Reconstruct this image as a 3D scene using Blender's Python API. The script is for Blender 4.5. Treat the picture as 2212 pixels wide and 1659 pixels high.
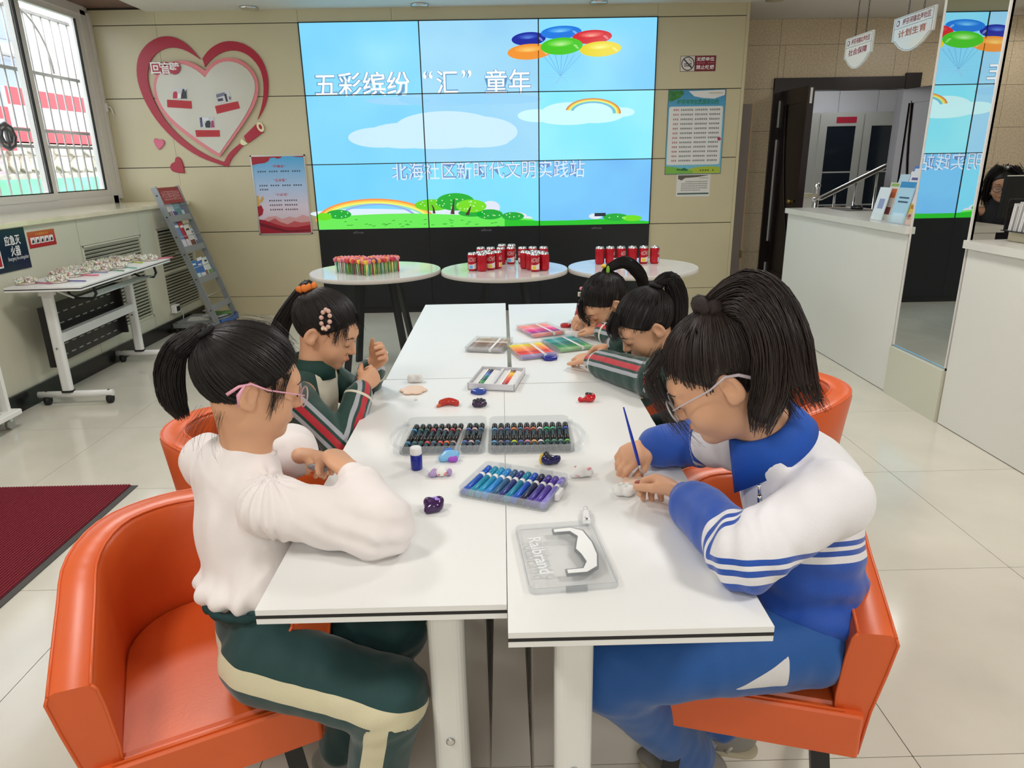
import bpy, bmesh, math, random
import numpy as np
from mathutils import Vector, Matrix, Euler
rnd = random.Random(7)
for o in list(bpy.data.objects): bpy.data.objects.remove(o)
scene = bpy.context.scene
COL = scene.collection
PI = math.pi

# ---------------------------------------------------------------- camera
IW, IH, FPX = 2212, 1659, 1500.0
HC = 1.42
PITCH, ROLL, YAW = .30874574, -.01820693, .0096173
_f = np.array([math.sin(YAW)*math.cos(PITCH), math.cos(YAW)*math.cos(PITCH), -math.sin(PITCH)])
_r = np.array([math.cos(YAW), -math.sin(YAW), 0.0]); _u = np.cross(_r, _f)
CR = math.cos(ROLL)*_r+math.sin(ROLL)*_u; CU = -math.sin(ROLL)*_r+math.cos(ROLL)*_u; CF = _f
CAMP = np.array([0, 0, HC])
cam_d = bpy.data.cameras.new('camera'); cam = bpy.data.objects.new('camera', cam_d); COL.objects.link(cam)
cam_d.sensor_fit = 'HORIZONTAL'; cam_d.sensor_width = 36; cam_d.lens = 36*FPX/IW; cam_d.clip_start = .02; cam_d.clip_end = 200
mw = Matrix.Identity(4)
for i in range(3):
    mw[i][0], mw[i][1], mw[i][2], mw[i][3] = CR[i], CU[i], -CF[i], CAMP[i]
cam.matrix_world = mw
scene.camera = cam
def at(px, py, **k):
    """the real point that the photograph shows at a pixel, on a known plane x=, y= or z="""
    d = CF*FPX+CR*(px-IW/2)-CU*(py-IH/2)
    a, v = list(k.items())[0]; i = 'xyz'.index(a)
    p = CAMP+d*(v-CAMP[i])/d[i]
    return Vector((float(p[0]), float(p[1]), float(p[2])))

# ---------------------------------------------------------------- world, lights, exposure
w = bpy.data.worlds.new('world'); scene.world = w; w.use_nodes = True
bg = w.node_tree.nodes['Background']; bg.inputs[0].default_value = (.93, .96, 1, 1); bg.inputs[1].default_value = 4.2
vs = scene.view_settings
vs.view_transform = 'Standard'; vs.look = 'None'; vs.gamma = 1; vs.use_curve_mapping = False; vs.exposure = 0.0
scene.display_settings.display_device = 'sRGB'
ZC = 2.75
def lamp(name, x, y, z, size, power, col=(1, .985, .965), shape='DISK', sy=None, rot=None):
    l = bpy.data.lights.new(name, 'AREA'); l.shape = shape; l.size = size
    if sy: l.size_y = sy
    l.energy = power; l.color = col
    o = bpy.data.objects.new(name, l); o.location = (x, y, z)
    if rot: o.rotation_euler = rot
    COL.objects.link(o); return o
CEIL_LAMPS = [(-1.5, .3), (1.5, .3), (-1.5, 2.9), (1.5, 2.9), (-1.3, 5.2), (1.3, 5.2), (0, -1.6), (5.2, 1.6), (4.6, 6.2)]
for i, (x, y) in enumerate(CEIL_LAMPS):
    lamp('ceiling_lamp_light', x, y, ZC-.085, .5, 22 if y < 4.5 else 8)
lamp('inner_room_light', 4.6, 9.6, 2.6, .5, 10, (.92, .95, 1))

# ---------------------------------------------------------------- materials
MATS = {}
def lin(c):
    return tuple(((v/255/12.92) if v <= 10.3 else ((v/255+.055)/1.055)**2.4) for v in c)
def M(name, col=(200, 200, 200), rough=.5, metal=0, spec=.5, emit=None, es=1, alpha=1, trans=0, noise=None, bump=None, coat=0, sheen=0, sss=0, stretch=None, ior=None, aniso=0):
    if name in MATS: return MATS[name]
    m = bpy.data.materials.new(name); m.use_nodes = True; MATS[name] = m
    nt = m.node_tree; b = nt.nodes['Principled BSDF']; L = nt.links.new
    c = lin(col)
    b.inputs['Base Color'].default_value = (*c, 1); b.inputs['Roughness'].default_value = rough
    b.inputs['Metallic'].default_value = metal; b.inputs['Specular IOR Level'].default_value = spec
    b.inputs['Alpha'].default_value = alpha; b.inputs['Transmission Weight'].default_value = trans
    b.inputs['Coat Weight'].default_value = coat; b.inputs['Coat Roughness'].default_value = .08
    b.inputs['Sheen Weight'].default_value = sheen
    if aniso: b.inputs['Anisotropic'].default_value = aniso
    if ior: b.inputs['IOR'].default_value = ior
    if sss: b.inputs['Subsurface Weight'].default_value = sss; b.inputs['Subsurface Radius'].default_value = (.012, .005, .003); b.inputs['Subsurface Scale'].default_value = 1
    if emit is not None:
        b.inputs['Emission Color'].default_value = (*lin(emit), 1); b.inputs['Emission Strength'].default_value = es
    if noise or bump:
        tc = nt.nodes.new('ShaderNodeTexCoord'); vec = tc.outputs['Object']
        if stretch:
            mp = nt.nodes.new('ShaderNodeMapping'); mp.inputs['Scale'].default_value = stretch; L(vec, mp.inputs[0]); vec = mp.outputs[0]
    if noise:
        sc, am = noise[:2]; c2 = lin(noise[2]) if len(noise) > 2 else tuple(v*(1-am) for v in c); c1 = c if len(noise) > 2 else tuple(min(1, v*(1+am*.5)) for v in c)
        n = nt.nodes.new('ShaderNodeTexNoise'); n.inputs['Scale'].default_value = sc; n.inputs['Detail'].default_value = 5; L(vec, n.inputs['Vector'])
        r = nt.nodes.new('ShaderNodeValToRGB'); r.color_ramp.elements[0].position = .35; r.color_ramp.elements[1].position = .68
        r.color_ramp.elements[0].color = (*c1, 1); r.color_ramp.elements[1].color = (*c2, 1)
        L(n.outputs['Fac'], r.inputs[0]); L(r.outputs[0], b.inputs['Base Color'])
    if bump:
        n2 = nt.nodes.new('ShaderNodeTexNoise'); n2.inputs['Scale'].default_value = bump[0]; n2.inputs['Detail'].default_value = 4; L(vec, n2.inputs['Vector'])
        bp = nt.nodes.new('ShaderNodeBump'); bp.inputs['Strength'].default_value = bump[1]; bp.inputs['Distance'].default_value = bump[2] if len(bump) > 2 else .004
        L(n2.outputs['Fac'], bp.inputs['Height']); L(bp.outputs[0], b.inputs['Normal'])
    return m
def E(name, col, es=1.0):
    """a lit screen colour"""
    if name in MATS: return MATS[name]
    m = bpy.data.materials.new(name); m.use_nodes = True; MATS[name] = m
    nt = m.node_tree; b = nt.nodes['Principled BSDF']
    b.inputs['Base Color'].default_value = (.01, .01, .012, 1); b.inputs['Roughness'].default_value = .25
    b.inputs['Emission Color'].default_value = (*lin(col), 1); b.inputs['Emission Strength'].default_value = es
    return m

# ---------------------------------------------------------------- mesh builders
class MB:
    def __init__(s): s.v = []; s.f = []; s.sm = []
    def add(s, vs, fs, smooth=False):
        n = len(s.v); s.v += [tuple(p) for p in vs]; s.f += [tuple(i+n for i in f) for f in fs]; s.sm += [smooth]*len(fs); return s
    def box(s, x0, x1, y0, y1, z0, z1, m=None):
        vs = [(x, y, z) for z in (z0, z1) for y in (y0, y1) for x in (x0, x1)]
        if m is not None: vs = [m @ Vector(p) for p in vs]
        return s.add(vs, [(0, 2, 3, 1), (4, 5, 7, 6), (0, 1, 5, 4), (2, 6, 7, 3), (0, 4, 6, 2), (1, 3, 7, 5)])
    def cbox(s, cx, cy, cz, sx, sy, sz, m=None): return s.box(cx-sx/2, cx+sx/2, cy-sy/2, cy+sy/2, cz-sz/2, cz+sz/2, m)
    def rbox(s, x0, x1, y0, y1, z0, z1, r, seg=3, m=None, bev=0):
        """box with rounded vertical edges (and a small top/bottom bevel)"""
        pts = []
        for cx, cy, a0 in ((x1-r, y1-r, 0), (x0+r, y1-r, 90), (x0+r, y0+r, 180), (x1-r, y0+r, 270)):
            for i in range(seg+1):
                a = math.radians(a0+90*i/seg); pts.append((cx+r*math.cos(a), cy+r*math.sin(a)))
        return s.prism(pts, z0, z1, m, bev)
    def prism(s, pts, z0, z1, m=None, bev=0, smooth=False):
        n = len(pts)
        if bev:
            cx = sum(p[0] for p in pts)/n; cy = sum(p[1] for p in pts)/n
            def ins(d):
                o = []
                for i in range(n):
                    p0, p1, p2 = Vector(pts[i-1]), Vector(pts[i]), Vector(pts[(i+1) % n])
                    e1 = (p1-p0); e2 = (p2-p1)
                    nn = Vector((-(e1.y+e2.y), e1.x+e2.x)); nn = nn.normalized() if nn.length > 1e-9 else Vector((0, 0))
                    o.append((p1.x+nn.x*d, p1.y+nn.y*d))
                return o
            rings = [(ins(bev), z0), (pts, z0+bev), (pts, z1-bev), (ins(bev), z1)]
        else: rings = [(pts, z0), (pts, z1)]
        vs = [(p[0], p[1], z) for ps, z in rings for p in ps]
        if m is not None: vs = [m @ Vector(p) for p in vs]
        fs = [tuple(range(n-1, -1, -1)), tuple(range((len(rings)-1)*n, len(rings)*n))]
        base = len(s.v); s.add(vs, fs)
        fs2 = [(k*n+i, k*n+(i+1) % n, (k+1)*n+(i+1) % n, (k+1)*n+i) for k in range(len(rings)-1) for i in range(n)]
        s.f += [tuple(i+base for i in f) for f in fs2]; s.sm += [smooth]*len(fs2)
        return s
    def tube(s, path, r, seg=8, cap=True, smooth=True, up=None, ry=None, ang0=0):
        P = [Vector(p) for p in path]; n = len(P)
        R = r if isinstance(r, (list, tuple)) else [r]*n
        vs = []; prev = None
        for i, p in enumerate(P):
            t = (P[min(i+1, n-1)]-P[max(i-1, 0)]); t = t.normalized() if t.length > 1e-9 else Vector((0, 0, 1))
            if prev is None:
                a = Vector(up) if up else (Vector((0, 0, 1)) if abs(t.z) < .9 else Vector((1, 0, 0)))
            else: a = prev
            x = (a-t*a.dot(t)); x = x.normalized() if x.length > 1e-6 else t.orthogonal().normalized(); y = t.cross(x); prev = x
            for k in range(seg):
                an = ang0+2*PI*k/seg; vs.append(p+x*R[i]*math.cos(an)+y*(R[i] if ry is None else R[i]*ry)*math.sin(an))
        fs = [(i*seg+k, i*seg+(k+1) % seg, (i+1)*seg+(k+1) % seg, (i+1)*seg+k) for i in range(n-1) for k in range(seg)]
        base = len(s.v); s.add(vs, fs, smooth)
        if cap:
            s.f += [tuple(base+k for k in range(seg-1, -1, -1)), tuple(base+(n-1)*seg+k for k in range(seg))]; s.sm += [False, False]
        return s
    def bar(s, a, b, w, h, up=(0, 0, 1)):
        """rectangular bar from a to b"""
        a, b = Vector(a), Vector(b); t = (b-a).normalized(); u = Vector(up); u = (u-t*u.dot(t)).normalized(); x = t.cross(u)
        vs = [p+x*(w/2*i)+u*(h/2*j) for p in (a, b) for i, j in ((-1, -1), (1, -1), (1, 1), (-1, 1))]
        return s.add(vs, [(3, 2, 1, 0), (4, 5, 6, 7), (0, 1, 5, 4), (1, 2, 6, 5), (2, 3, 7, 6), (3, 0, 4, 7)])
    def lathe(s, prof, seg=20, m=None, smooth=True, cap=True):
        vs = [(r*math.cos(2*PI*k/seg), r*math.sin(2*PI*k/seg), z) for r, z in prof for k in range(seg)]
        if m is not None: vs = [m @ Vector(p) for p in vs]
        n = len(prof)
        fs = [(i*seg+k, i*seg+(k+1) % seg, (i+1)*seg+(k+1) % seg, (i+1)*seg+k) for i in range(n-1) for k in range(seg)]
        base = len(s.v); s.add(vs, fs, smooth)
        if cap:
            s.f += [tuple(base+k for k in range(seg-1, -1, -1)), tuple(base+(n-1)*seg+k for k in range(seg))]; s.sm += [False, False]
        return s
    def ball(s, c, r, seg=12, rings=8, m=None):
        rr = r if isinstance(r, (list, tuple)) else (r, r, r)
        vs = []; fs = []
        for i in range(rings+1):
            th = PI*i/rings
            for k in range(seg):
                ph = 2*PI*k/seg; p = Vector((rr[0]*math.sin(th)*math.cos(ph), rr[1]*math.sin(th)*math.sin(ph), rr[2]*math.cos(th)))
                if m is not None: p = m @ p
                vs.append(p+Vector(c))
        for i in range(rings):
            for k in range(seg): fs.append((i*seg+k, (i+1)*seg+k, (i+1)*seg+(k+1) % seg, i*seg+(k+1) % seg))
        return s.add(vs, fs, True)
    def quad(s, a, b, c, d): return s.add([a, b, c, d], [(0, 1, 2, 3)])
    def poly(s, pts): return s.add(pts, [tuple(range(len(pts)))])
    def mesh(s, name, mat=None):
        me = bpy.data.meshes.new(name); me.from_pydata([tuple(p) for p in s.v], [], s.f); 
        me.polygons.foreach_set('use_smooth', s.sm)
        if mat is not None: me.materials.append(mat)
        me.update(); return me

def obj(name, me, parent=None, mat=None, loc=None, rot=None, mtx=None):
    if isinstance(me, MB): me = me.mesh(name, mat)
    o = bpy.data.objects.new(name, me); COL.objects.link(o)
    if parent is not None: o.parent = parent
    if loc is not None: o.location = loc
    if rot is not None: o.rotation_euler = rot
    if mtx is not None: o.matrix_local = mtx
    return o
def tag(o, label=None, cat=None, group=None, kind=None):
    if label: o['label'] = label
    if cat: o['category'] = cat
    if group: o['group'] = group
    if kind: o['kind'] = kind
    return o
def thing(name, label, cat, loc=(0, 0, 0), rz=0, group=None, rot=None):
    o = bpy.data.objects.new(name, None); COL.objects.link(o); o.location = loc; o.rotation_euler = rot if rot else (0, 0, rz); o.empty_display_size = .05
    return tag(o, label, cat, group)
def struct(name, mb, mat, parent=None):
    o = obj(name, mb, parent, mat)
    if parent is None: o['kind'] = 'structure'
    return o
def copy_tree(o, parent=None):
    c = o.copy(); COL.objects.link(c); c.parent = parent
    for ch in list(o.children): copy_tree(ch, c)
    return c
def frame(o, x, y):
    """matrix with given origin and x / y axes (z = x cross y)"""
    x = Vector(x).normalized(); y = Vector(y); y = (y-x*y.dot(x)).normalized(); z = x.cross(y)
    m = Matrix.Identity(4)
    for i in range(3): m[i][0], m[i][1], m[i][2], m[i][3] = x[i], y[i], z[i], o[i]
    return m
TXT = {}
def text_mesh(s, depth=0.0, bold=0.0, res=2):
    key = (s, depth, bold)
    if key in TXT: return TXT[key]
    cu = bpy.data.curves.new('lettering', 'FONT'); cu.body = s; cu.size = 1; cu.align_x = 'CENTER'; cu.align_y = 'CENTER'; cu.resolution_u = res; cu.extrude = depth; cu.offset = bold
    o = bpy.data.objects.new('tmp', cu); COL.objects.link(o)
    bpy.context.view_layer.update()
    me = bpy.data.meshes.new_from_object(o.evaluated_get(bpy.context.evaluated_depsgraph_get()))
    bpy.data.objects.remove(o); bpy.data.curves.remove(cu)
    n = len(me.vertices); co = np.zeros(n*3); me.vertices.foreach_get('co', co); co = co.reshape(-1, 3)
    TXT[key] = (co, [tuple(p.vertices) for p in me.polygons]); bpy.data.meshes.remove(me)
    return TXT[key]
def text(s, w, h, mat, parent, mtx, name='lettering', depth=0.0, bold=0.0):
    """lettering fitted to w x h metres, in the x/y plane of mtx (parent space)"""
    co, fs = text_mesh(s, depth, bold)
    lo, hi = co.min(0), co.max(0); c = (co-(lo+hi)/2)*np.array([w/max(hi[0]-lo[0], 1e-6), h/max(hi[1]-lo[1], 1e-6), 1 if depth == 0 else h])
    me = bpy.data.meshes.new(name); me.from_pydata([tuple(p) for p in c], [], fs); me.materials.append(mat); me.update()
    return obj(name, me, parent, mtx=mtx)
# ================================================================ the setting
YB = 6.914            # back wall face
YF = 7.75             # tiled wall further back, with the door
XW = -3.64            # window wall
XLW = -3.02           # low wall under the sill
XC = 2.393            # line of the counters
TS = .81
m_tile = M('floor_tile_polished', (218, 212, 198), .16, spec=.5, noise=(3.2, .06), coat=.15)
m_grout = M('grout', (96, 88, 78), .8)
m_beige = M('beige_wall_panel', (205, 194, 160), .33, noise=(1.6, .03))
m_groove = M('panel_groove', (58, 50, 40), .8)
m_ceil = M('ceiling_white', (226, 222, 214), .7)
m_brown = M('brown_soffit', (122, 92, 82), .55, noise=(9, .15))
m_lowwall = M('greenish_white_panel', (214, 212, 192), .3, noise=(2, .03))
m_black = M('black_stone', (22, 21, 22), .25)
m_marble = M('cream_marble', (232, 224, 196), .12, noise=(5, .1), coat=.3)
m_granite = M('beige_granite_tile', (222, 204, 174), .3, noise=(60, .18))
m_white = M('white_paint', (238, 237, 232), .45)
m_chrome = M('chrome', (215, 215, 215), .12, 1)
m_alu = M('white_aluminium', (226, 221, 216), .35)
m_rubber = M('black_rubber', (24, 24, 24), .7)

# floor: a bed of grout with every tile laid on it
fl = struct('floor', MB().box(-3.66, 6.6, -2.6, 11.2, -.05, -.0025), m_grout)
tile_me = MB().rbox(.0012, TS-.0012, .0012, TS-.0012, -.02, 0, .001, 1).mesh('tile', m_tile)
for i in range(-6, 7):
    for j in range(-5, 12):
        x, y = .99+TS*i, 1.345+TS*j
        if x+TS < -3.1 or x > 6.5: continue
        if y > YF and (x+TS < 2.2 or x > 6.2): continue
        if y > YB-.02 and x+TS < 2.2: continue
        obj('tile', tile_me, fl, loc=(x, y, 0))

# back wall with the grooved panels
wb = struct('wall_back', MB().box(XW-.1, 2.25, YB+.006, YF+.12, 0, ZC+.1), m_groove)
zr = [0, .187, .826, 1.431, 2.037, 2.642, ZC+.02]
def wpanel(x0, x1, z0, z1, g=.0035, parent=wb, y=YB, mat=None):
    obj('panel', MB().box(x0+g*.35, x1-g*.35, y, y+.012, z0+g, z1-g), parent, mat or m_beige)
for k in range(6):
    g = .0035 if k else .001
    wpanel(XW, -3.05, zr[k], zr[k+1], g); wpanel(-3.05, -1.785, zr[k], zr[k+1], g); wpanel(1.433, 2.235, zr[k], zr[k+1], g)
wpanel(-1.785, -.95, zr[5], zr[6]); wpanel(-.95, 1.433, zr[5], zr[6])
obj('corner_trim', MB().box(2.235, 2.262, YB-.004, YF, 0, ZC), wb, m_beige)

# ceiling, soffit by the window
ce = struct('ceiling', MB().box(-3.118, 6.6, -2.6, YF+.1, ZC, ZC+.08), m_ceil)
struct('trim_1', MB().box(XW-.1, -3.1, -2.6, YB+.01, ZC+.035, ZC+.12), m_brown)
struct('ceiling_inner', MB().box(2.2, 6.6, YF+.1, 11.2, ZC, ZC+.08), m_ceil)
# walls out of view
struct('wall_right', MB().box(6.5, 6.6, -2.6, 11.2, 0, ZC), m_white)
struct('wall_front', MB().box(XW-.1, 6.6, -2.7, -2.6, 0, ZC+.1), m_white)
struct('wall_inner', MB().box(2.2, 6.6, 11.1, 11.2, 0, ZC), m_white)

# far wall of granite tiles round the doorway
DX0, DX1, DZ = 2.93, 4.22, 2.13
wf = struct('wall_far', MB().box(2.2, DX0, YF+.008, YF+.1, 0, ZC).box(DX1, 6.5, YF+.008, YF+.1, 0, ZC).box(DX0, DX1, YF+.008, YF+.1, DZ, ZC), m_groove)
zf = [0]+[at(1650, p, y=YF).z for p in (460, 372, 284, 192, 98)]+[ZC]
zf = [0, .42, .86, 1.27, 1.68, 2.09, 2.5, ZC] if abs(zf[1]-zf[2]) < .1 else [0, zf[1]-.42]+zf[1:]
xf = [2.2, 2.87, 3.47, 4.07, 4.67, 5.27, 5.87, 6.5]
for a in range(len(xf)-1):
    for b in range(len(zf)-1):
        rs = [(xf[a], xf[a+1], zf[b], zf[b+1])]
        out = []
        for (x0, x1, z0, z1) in rs:
            if x1 <= DX0 or x0 >= DX1 or z0 >= DZ: out.append((x0, x1, z0, z1)); continue
            if x0 < DX0: out.append((x0, DX0, z0, z1))
            if x1 > DX1: out.append((DX1, x1, z0, z1))
            if z1 > DZ: out.append((max(x0, DX0), min(x1, DX1), DZ, z1))
        for (x0, x1, z0, z1) in out:
            if z1-z0 > .02: obj('tile', MB().box(x0+.0015, x1-.0015, YF, YF+.01, z0+.0015, z1-.0015), wf, m_granite)
struct('baseboard_far', MB().box(2.2, DX0-.1, YF-.015, YF, 0, .11).box(DX1+.1, 6.5, YF-.015, YF, 0, .11), m_black)

# door frame with two leaves, both opened towards the room
m_door = M('dark_walnut_door', (38, 27, 30), .28, noise=(6, .3), stretch=(1, 1, .15))
m_lockplate = M('steel_plate', (200, 200, 196), .25, 1)
dr = struct('door_1', MB().box(DX0-.09, DX0+.02, YF-.03, YF+.12, 0, DZ+.07).box(DX1-.02, DX1+.14, YF-.03, YF+.12, 0, DZ+.1).box(DX0-.09, DX1+.1, YF-.025, YF+.12, DZ-.05, DZ+.07), m_door)
def leaf(hx, ang, wd, side):
    p = bpy.data.objects.new('door_leaf', MB().box(0, wd, -.02, .02, .02, DZ-.06).mesh('door_leaf', m_door)); COL.objects.link(p); p.parent = dr
    p.location = (hx, YF-.03, 0); p.rotation_euler = (0, 0, ang)
    for sgn in (-1, 1):
        y = .02*sgn; e = .012*sgn
        obj('rail', MB().box(.0, .1, min(y, y+e), max(y, y+e), .02, DZ-.06).box(wd-.1, wd, min(y, y+e), max(y, y+e), .02, DZ-.06).box(.1, wd-.1, min(y, y+e), max(y, y+e), DZ-.2, DZ-.06).box(.1, wd-.1, min(y, y+e), max(y, y+e), .02, .25), p, m_door)
        obj('inlay', MB().tube([(.14+.36*t*wd/.62, y+e*.6, 1.95-1.5*t**.55) for t in [i/12 for i in range(13)]], .008, 6), p, m_door)
    obj('edge_plate', MB().box(wd-.001, wd+.002, -.012, .012, DZ-.22, DZ-.08), p, m_lockplate)
    obj('handle', MB().tube([(wd-.06, -.03*side, 1.0), (wd-.06, -.08*side, 1.0)], .012, 8).ball((wd-.06, -.09*side, 1.0), .028, 10, 6), p, M('brass', (150, 130, 80), .3, 1))
    return p
lf = leaf(DX0+.02, math.radians(-88), .62, 1)
leaf(DX1-.0, math.radians(-82), .5, -1)
for z0, z1 in ((1.72, 1.98), (.55, 1.6), (.02, .32)):
    obj('aluminium_strip', MB().box(DX0-.03, DX0-.012, YF-.036, YF-.03, z0, z1), dr, M('strip_white', (205, 205, 205), .4))

# window wall, low wall with panels, sill
wl = struct('wall_left', MB().box(XW-.12, XW, -2.6, 3.2, 1.1, ZC+.1).box(XW-.12, XW, 6.86, YB+.01, 1.1, ZC+.1).box(XW-.12, XW, -2.6, YB+.01, 0, 1.12), m_alu)
lw = struct('wall_radiator', MB().box(XW, XLW-.012, -2.6, YB+.006, 0, 1.09), M('dark_recess', (44, 41, 36), .8))
def lpanel(y0, y1, z0, z1, g=.0025): obj('panel', MB().box(XLW-.01, XLW, y0+g, y1-g, z0+g, z1-g), lw, m_lowwall)
G1 = (5.09, 5.93, .215, .90); G2 = (6.22, 6.9, .165, .915)
lpanel(-2.6, 1.0, 0, 1.09); lpanel(1.0, 3.1, 0, 1.09); lpanel(3.1, G1[0]-.012, 0, 1.09)
lpanel(G1[0]-.012, G1[1]+.012, G1[3], 1.09); lpanel(G1[0]-.012, G1[1]+.012, 0, G1[2])
lpanel(G1[1]+.012, G2[0]-.012, 0, 1.09); lpanel(G2[0]-.012, YB, G2[3], 1.09); lpanel(G2[0]-.012, YB, 0, G2[2])
slat_me = None
for (y0, y1, z0, z1) in (G1, G2):
    gf = obj('grille_frame', MB().box(XLW-.012, XLW+.006, y0-.012, y0+.012, z0, z1).box(XLW-.012, XLW+.006, y1-.012, y1+.012, z0, z1).box(XLW-.012, XLW+.006, y0, y1, z1-.014, z1).box(XLW-.012, XLW+.006, y0, y1, z0, z0+.014).box(XLW-.012, XLW+.003, y0, y1, (z0+z1)/2-.02, (z0+z1)/2-.004), lw, m_lowwall)
    n = int((z1-z0-.03)/.0262)
    for k in range(n):
        z = z0+.02+k*.0262
        m = Matrix.Translation((XLW-.004, (y0+y1)/2, z+.008)) @ Matrix.Rotation(math.radians(38), 4, 'Y')
        obj('slat', MB().cbox(0, 0, 0, .003, y1-y0-.02, .024, m), gf, m_lowwall)
struct('baseboard_left', MB().box(XLW, XLW+.02, -2.6, YB, 0, .112), m_black)
struct('trim_2', MB().rbox(XW, XLW+.03, -2.6, YB+.0, 1.09, 1.125, .006, 2, bev=.006), m_marble)

# window: outer frame, two sliding sashes with black gaskets, glass, and the barred grille outside
wn = struct('window_1', MB().box(XW-.1, XW+.012, 3.2, 6.86, 1.125, 1.19).box(XW-.1, XW+.012, 3.2, 6.86, ZC-.035, ZC+.06).box(XW-.1, XW+.012, 6.78, 6.87, 1.125, ZC).box(XW-.1, XW+.012, 3.15, 3.24, 1.125, ZC), m_alu)
obj('side_cover', MB().box(XW, XW+.03, 6.872, YB-.002, 1.16, ZC-.01), wn, m_alu)
obj('catch', MB().box(XW+.03, XW+.045, 6.885, 6.9, 1.93, 2.0).tube([(XW+.04, 6.89, 1.98), (XW+.075, 6.895, 1.96), (XW+.085, 6.9, 1.9)], .006, 6), wn, m_white)
m_glass = M('window_glass', (240, 246, 248), .02, trans=1, ior=1.02, spec=.15)
def sash(y0, y1, xo):
    b = .055
    s = obj('sash', MB().box(xo-.02, xo+.02, y0, y0+b, 1.19, ZC-.035).box(xo-.02, xo+.02, y1-b, y1, 1.19, ZC-.035).box(xo-.02, xo+.02, y0+b, y1-b, 1.19, 1.19+b).box(xo-.02, xo+.02, y0+b, y1-b, ZC-.035-b*.8, ZC-.035), wn, m_alu)
    g = .012
    obj('gasket', MB().box(xo+.005, xo+.0205, y0+b, y0+b+g, 1.19+b, ZC-.08).box(xo+.005, xo+.0205, y1-b-g, y1-b, 1.19+b, ZC-.08).box(xo+.005, xo+.0205, y0+b, y1-b, 1.19+b, 1.19+b+.008), s, m_rubber)
    obj('pane', MB().box(xo-.003, xo+.001, y0+b-.005, y1-b+.005, 1.24, ZC-.075), s, m_glass)
sash(5.86, 6.785, XW-.03); sash(4.86, 5.93, XW-.0); sash(3.9, 4.88, XW-.03); sash(3.2, 3.92, XW)
# barred grille
m_bar = M('grey_bar', (196, 190, 186), .5)
gx = XW-.32
gr = thing('window_grille', 'grey steel bar grille fixed outside the window', 'grille', (gx, 5.0, 1.2))
def wpart(name, mb, parent, mat):
    o = obj(name, mb, parent, mat); o.matrix_parent_inverse = Matrix.Translation(parent.location).inverted(); return o
for z in (1.16, 1.62, 1.75, 2.22, 2.7): wpart('rail', MB().box(gx-.014, gx+.014, 3.2, 7.25, z-.012, z+.012), gr, m_bar)
y = 3.25
while y < 7.25:
    wpart('bar', MB().tube([(gx, y, 1.1), (gx, y, 2.75)], .009, 6), gr, m_bar); y += .125
for yc, r in ((5.3, .3), (5.35, .17), (6.35, .42)):
    wpart('arch', MB().tube([(gx+.012, yc+r*math.cos(a), 2.24+r*1.15*math.sin(a)) for a in [PI*i/14 for i in range(15)]], .009, 6), gr, m_bar)
wpart('medallion', MB().tube([(gx+.01, 5.96+.1*math.cos(a), 1.69+.1*math.sin(a)) for a in [2*PI*i/8 for i in range(9)]], .014, 6, False).tube([(gx+.01, 5.96+.06*math.cos(a), 1.69+.06*math.sin(a)) for a in [2*PI*i/8 for i in range(9)]], .012, 6, False).box(gx, gx+.02, 5.95, 5.97, 1.6, 1.78), gr, M('grille_dark', (90, 84, 84), .5))
# ---------------------------------------------------------------- outside the window
XO = -7.6
m_conc = M('outside_render', (222, 212, 198), .9, noise=(2, .12))
gd = struct('ground_outside', MB().box(-16, XW-.2, -3, 16, -.6, -.5), M('asphalt', (150, 150, 146), .9))
zb0, zb1 = at(100, 385, x=XO).z, at(100, 308, x=XO).z
sw = thing('retaining_wall', 'pale rough stone retaining wall outside the window', 'stone wall', (XO, 10, -.5))
wpart('core', MB().box(XO-.4, XO-.05, 4, 16, -.5, zb1), sw, M('mortar', (168, 160, 148), .95))
m_stone = [M('stone_%s' % n, c, .9, noise=(7, .15)) for n, c in (('a', (214, 202, 184)), ('b', (198, 190, 176)), ('c', (226, 214, 194)))]
rs = random.Random(3)
z = zb1-.02; row = 0
while z > zb0-.5:
    h = rs.uniform(.17, .27); yy = 8.6+rs.uniform(0, .2)
    while yy < 15.2:
        wd = rs.uniform(.2, .48); n = 7
        pts = []
        for i in range(n):
            a = 2*PI*i/n+rs.uniform(-.25, .25); k = max(abs(math.cos(a)), abs(math.sin(a)))
            pts.append((wd/2*math.cos(a)/k*rs.uniform(.86, .98), h/2*math.sin(a)/k*rs.uniform(.84, .98)))
        mt = Matrix(((0, 0, 1, XO-.06), (1, 0, 0, yy+wd/2), (0, 1, 0, z-h/2), (0, 0, 0, 1)))
        wpart('stone', MB().prism(pts, 0, rs.uniform(.04, .08), mt, bev=.015), sw, rs.choice(m_stone)); yy += wd
    z -= h
gn = tag(obj('hedge_net', MB().box(XO+.25, XO+.3, 4, 15.4, -.5, zb0-.0), None, M('green_net', (118, 196, 150), .8, noise=(3, .25))), 'green netting along the foot of the stone wall outside', 'netting')
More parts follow.
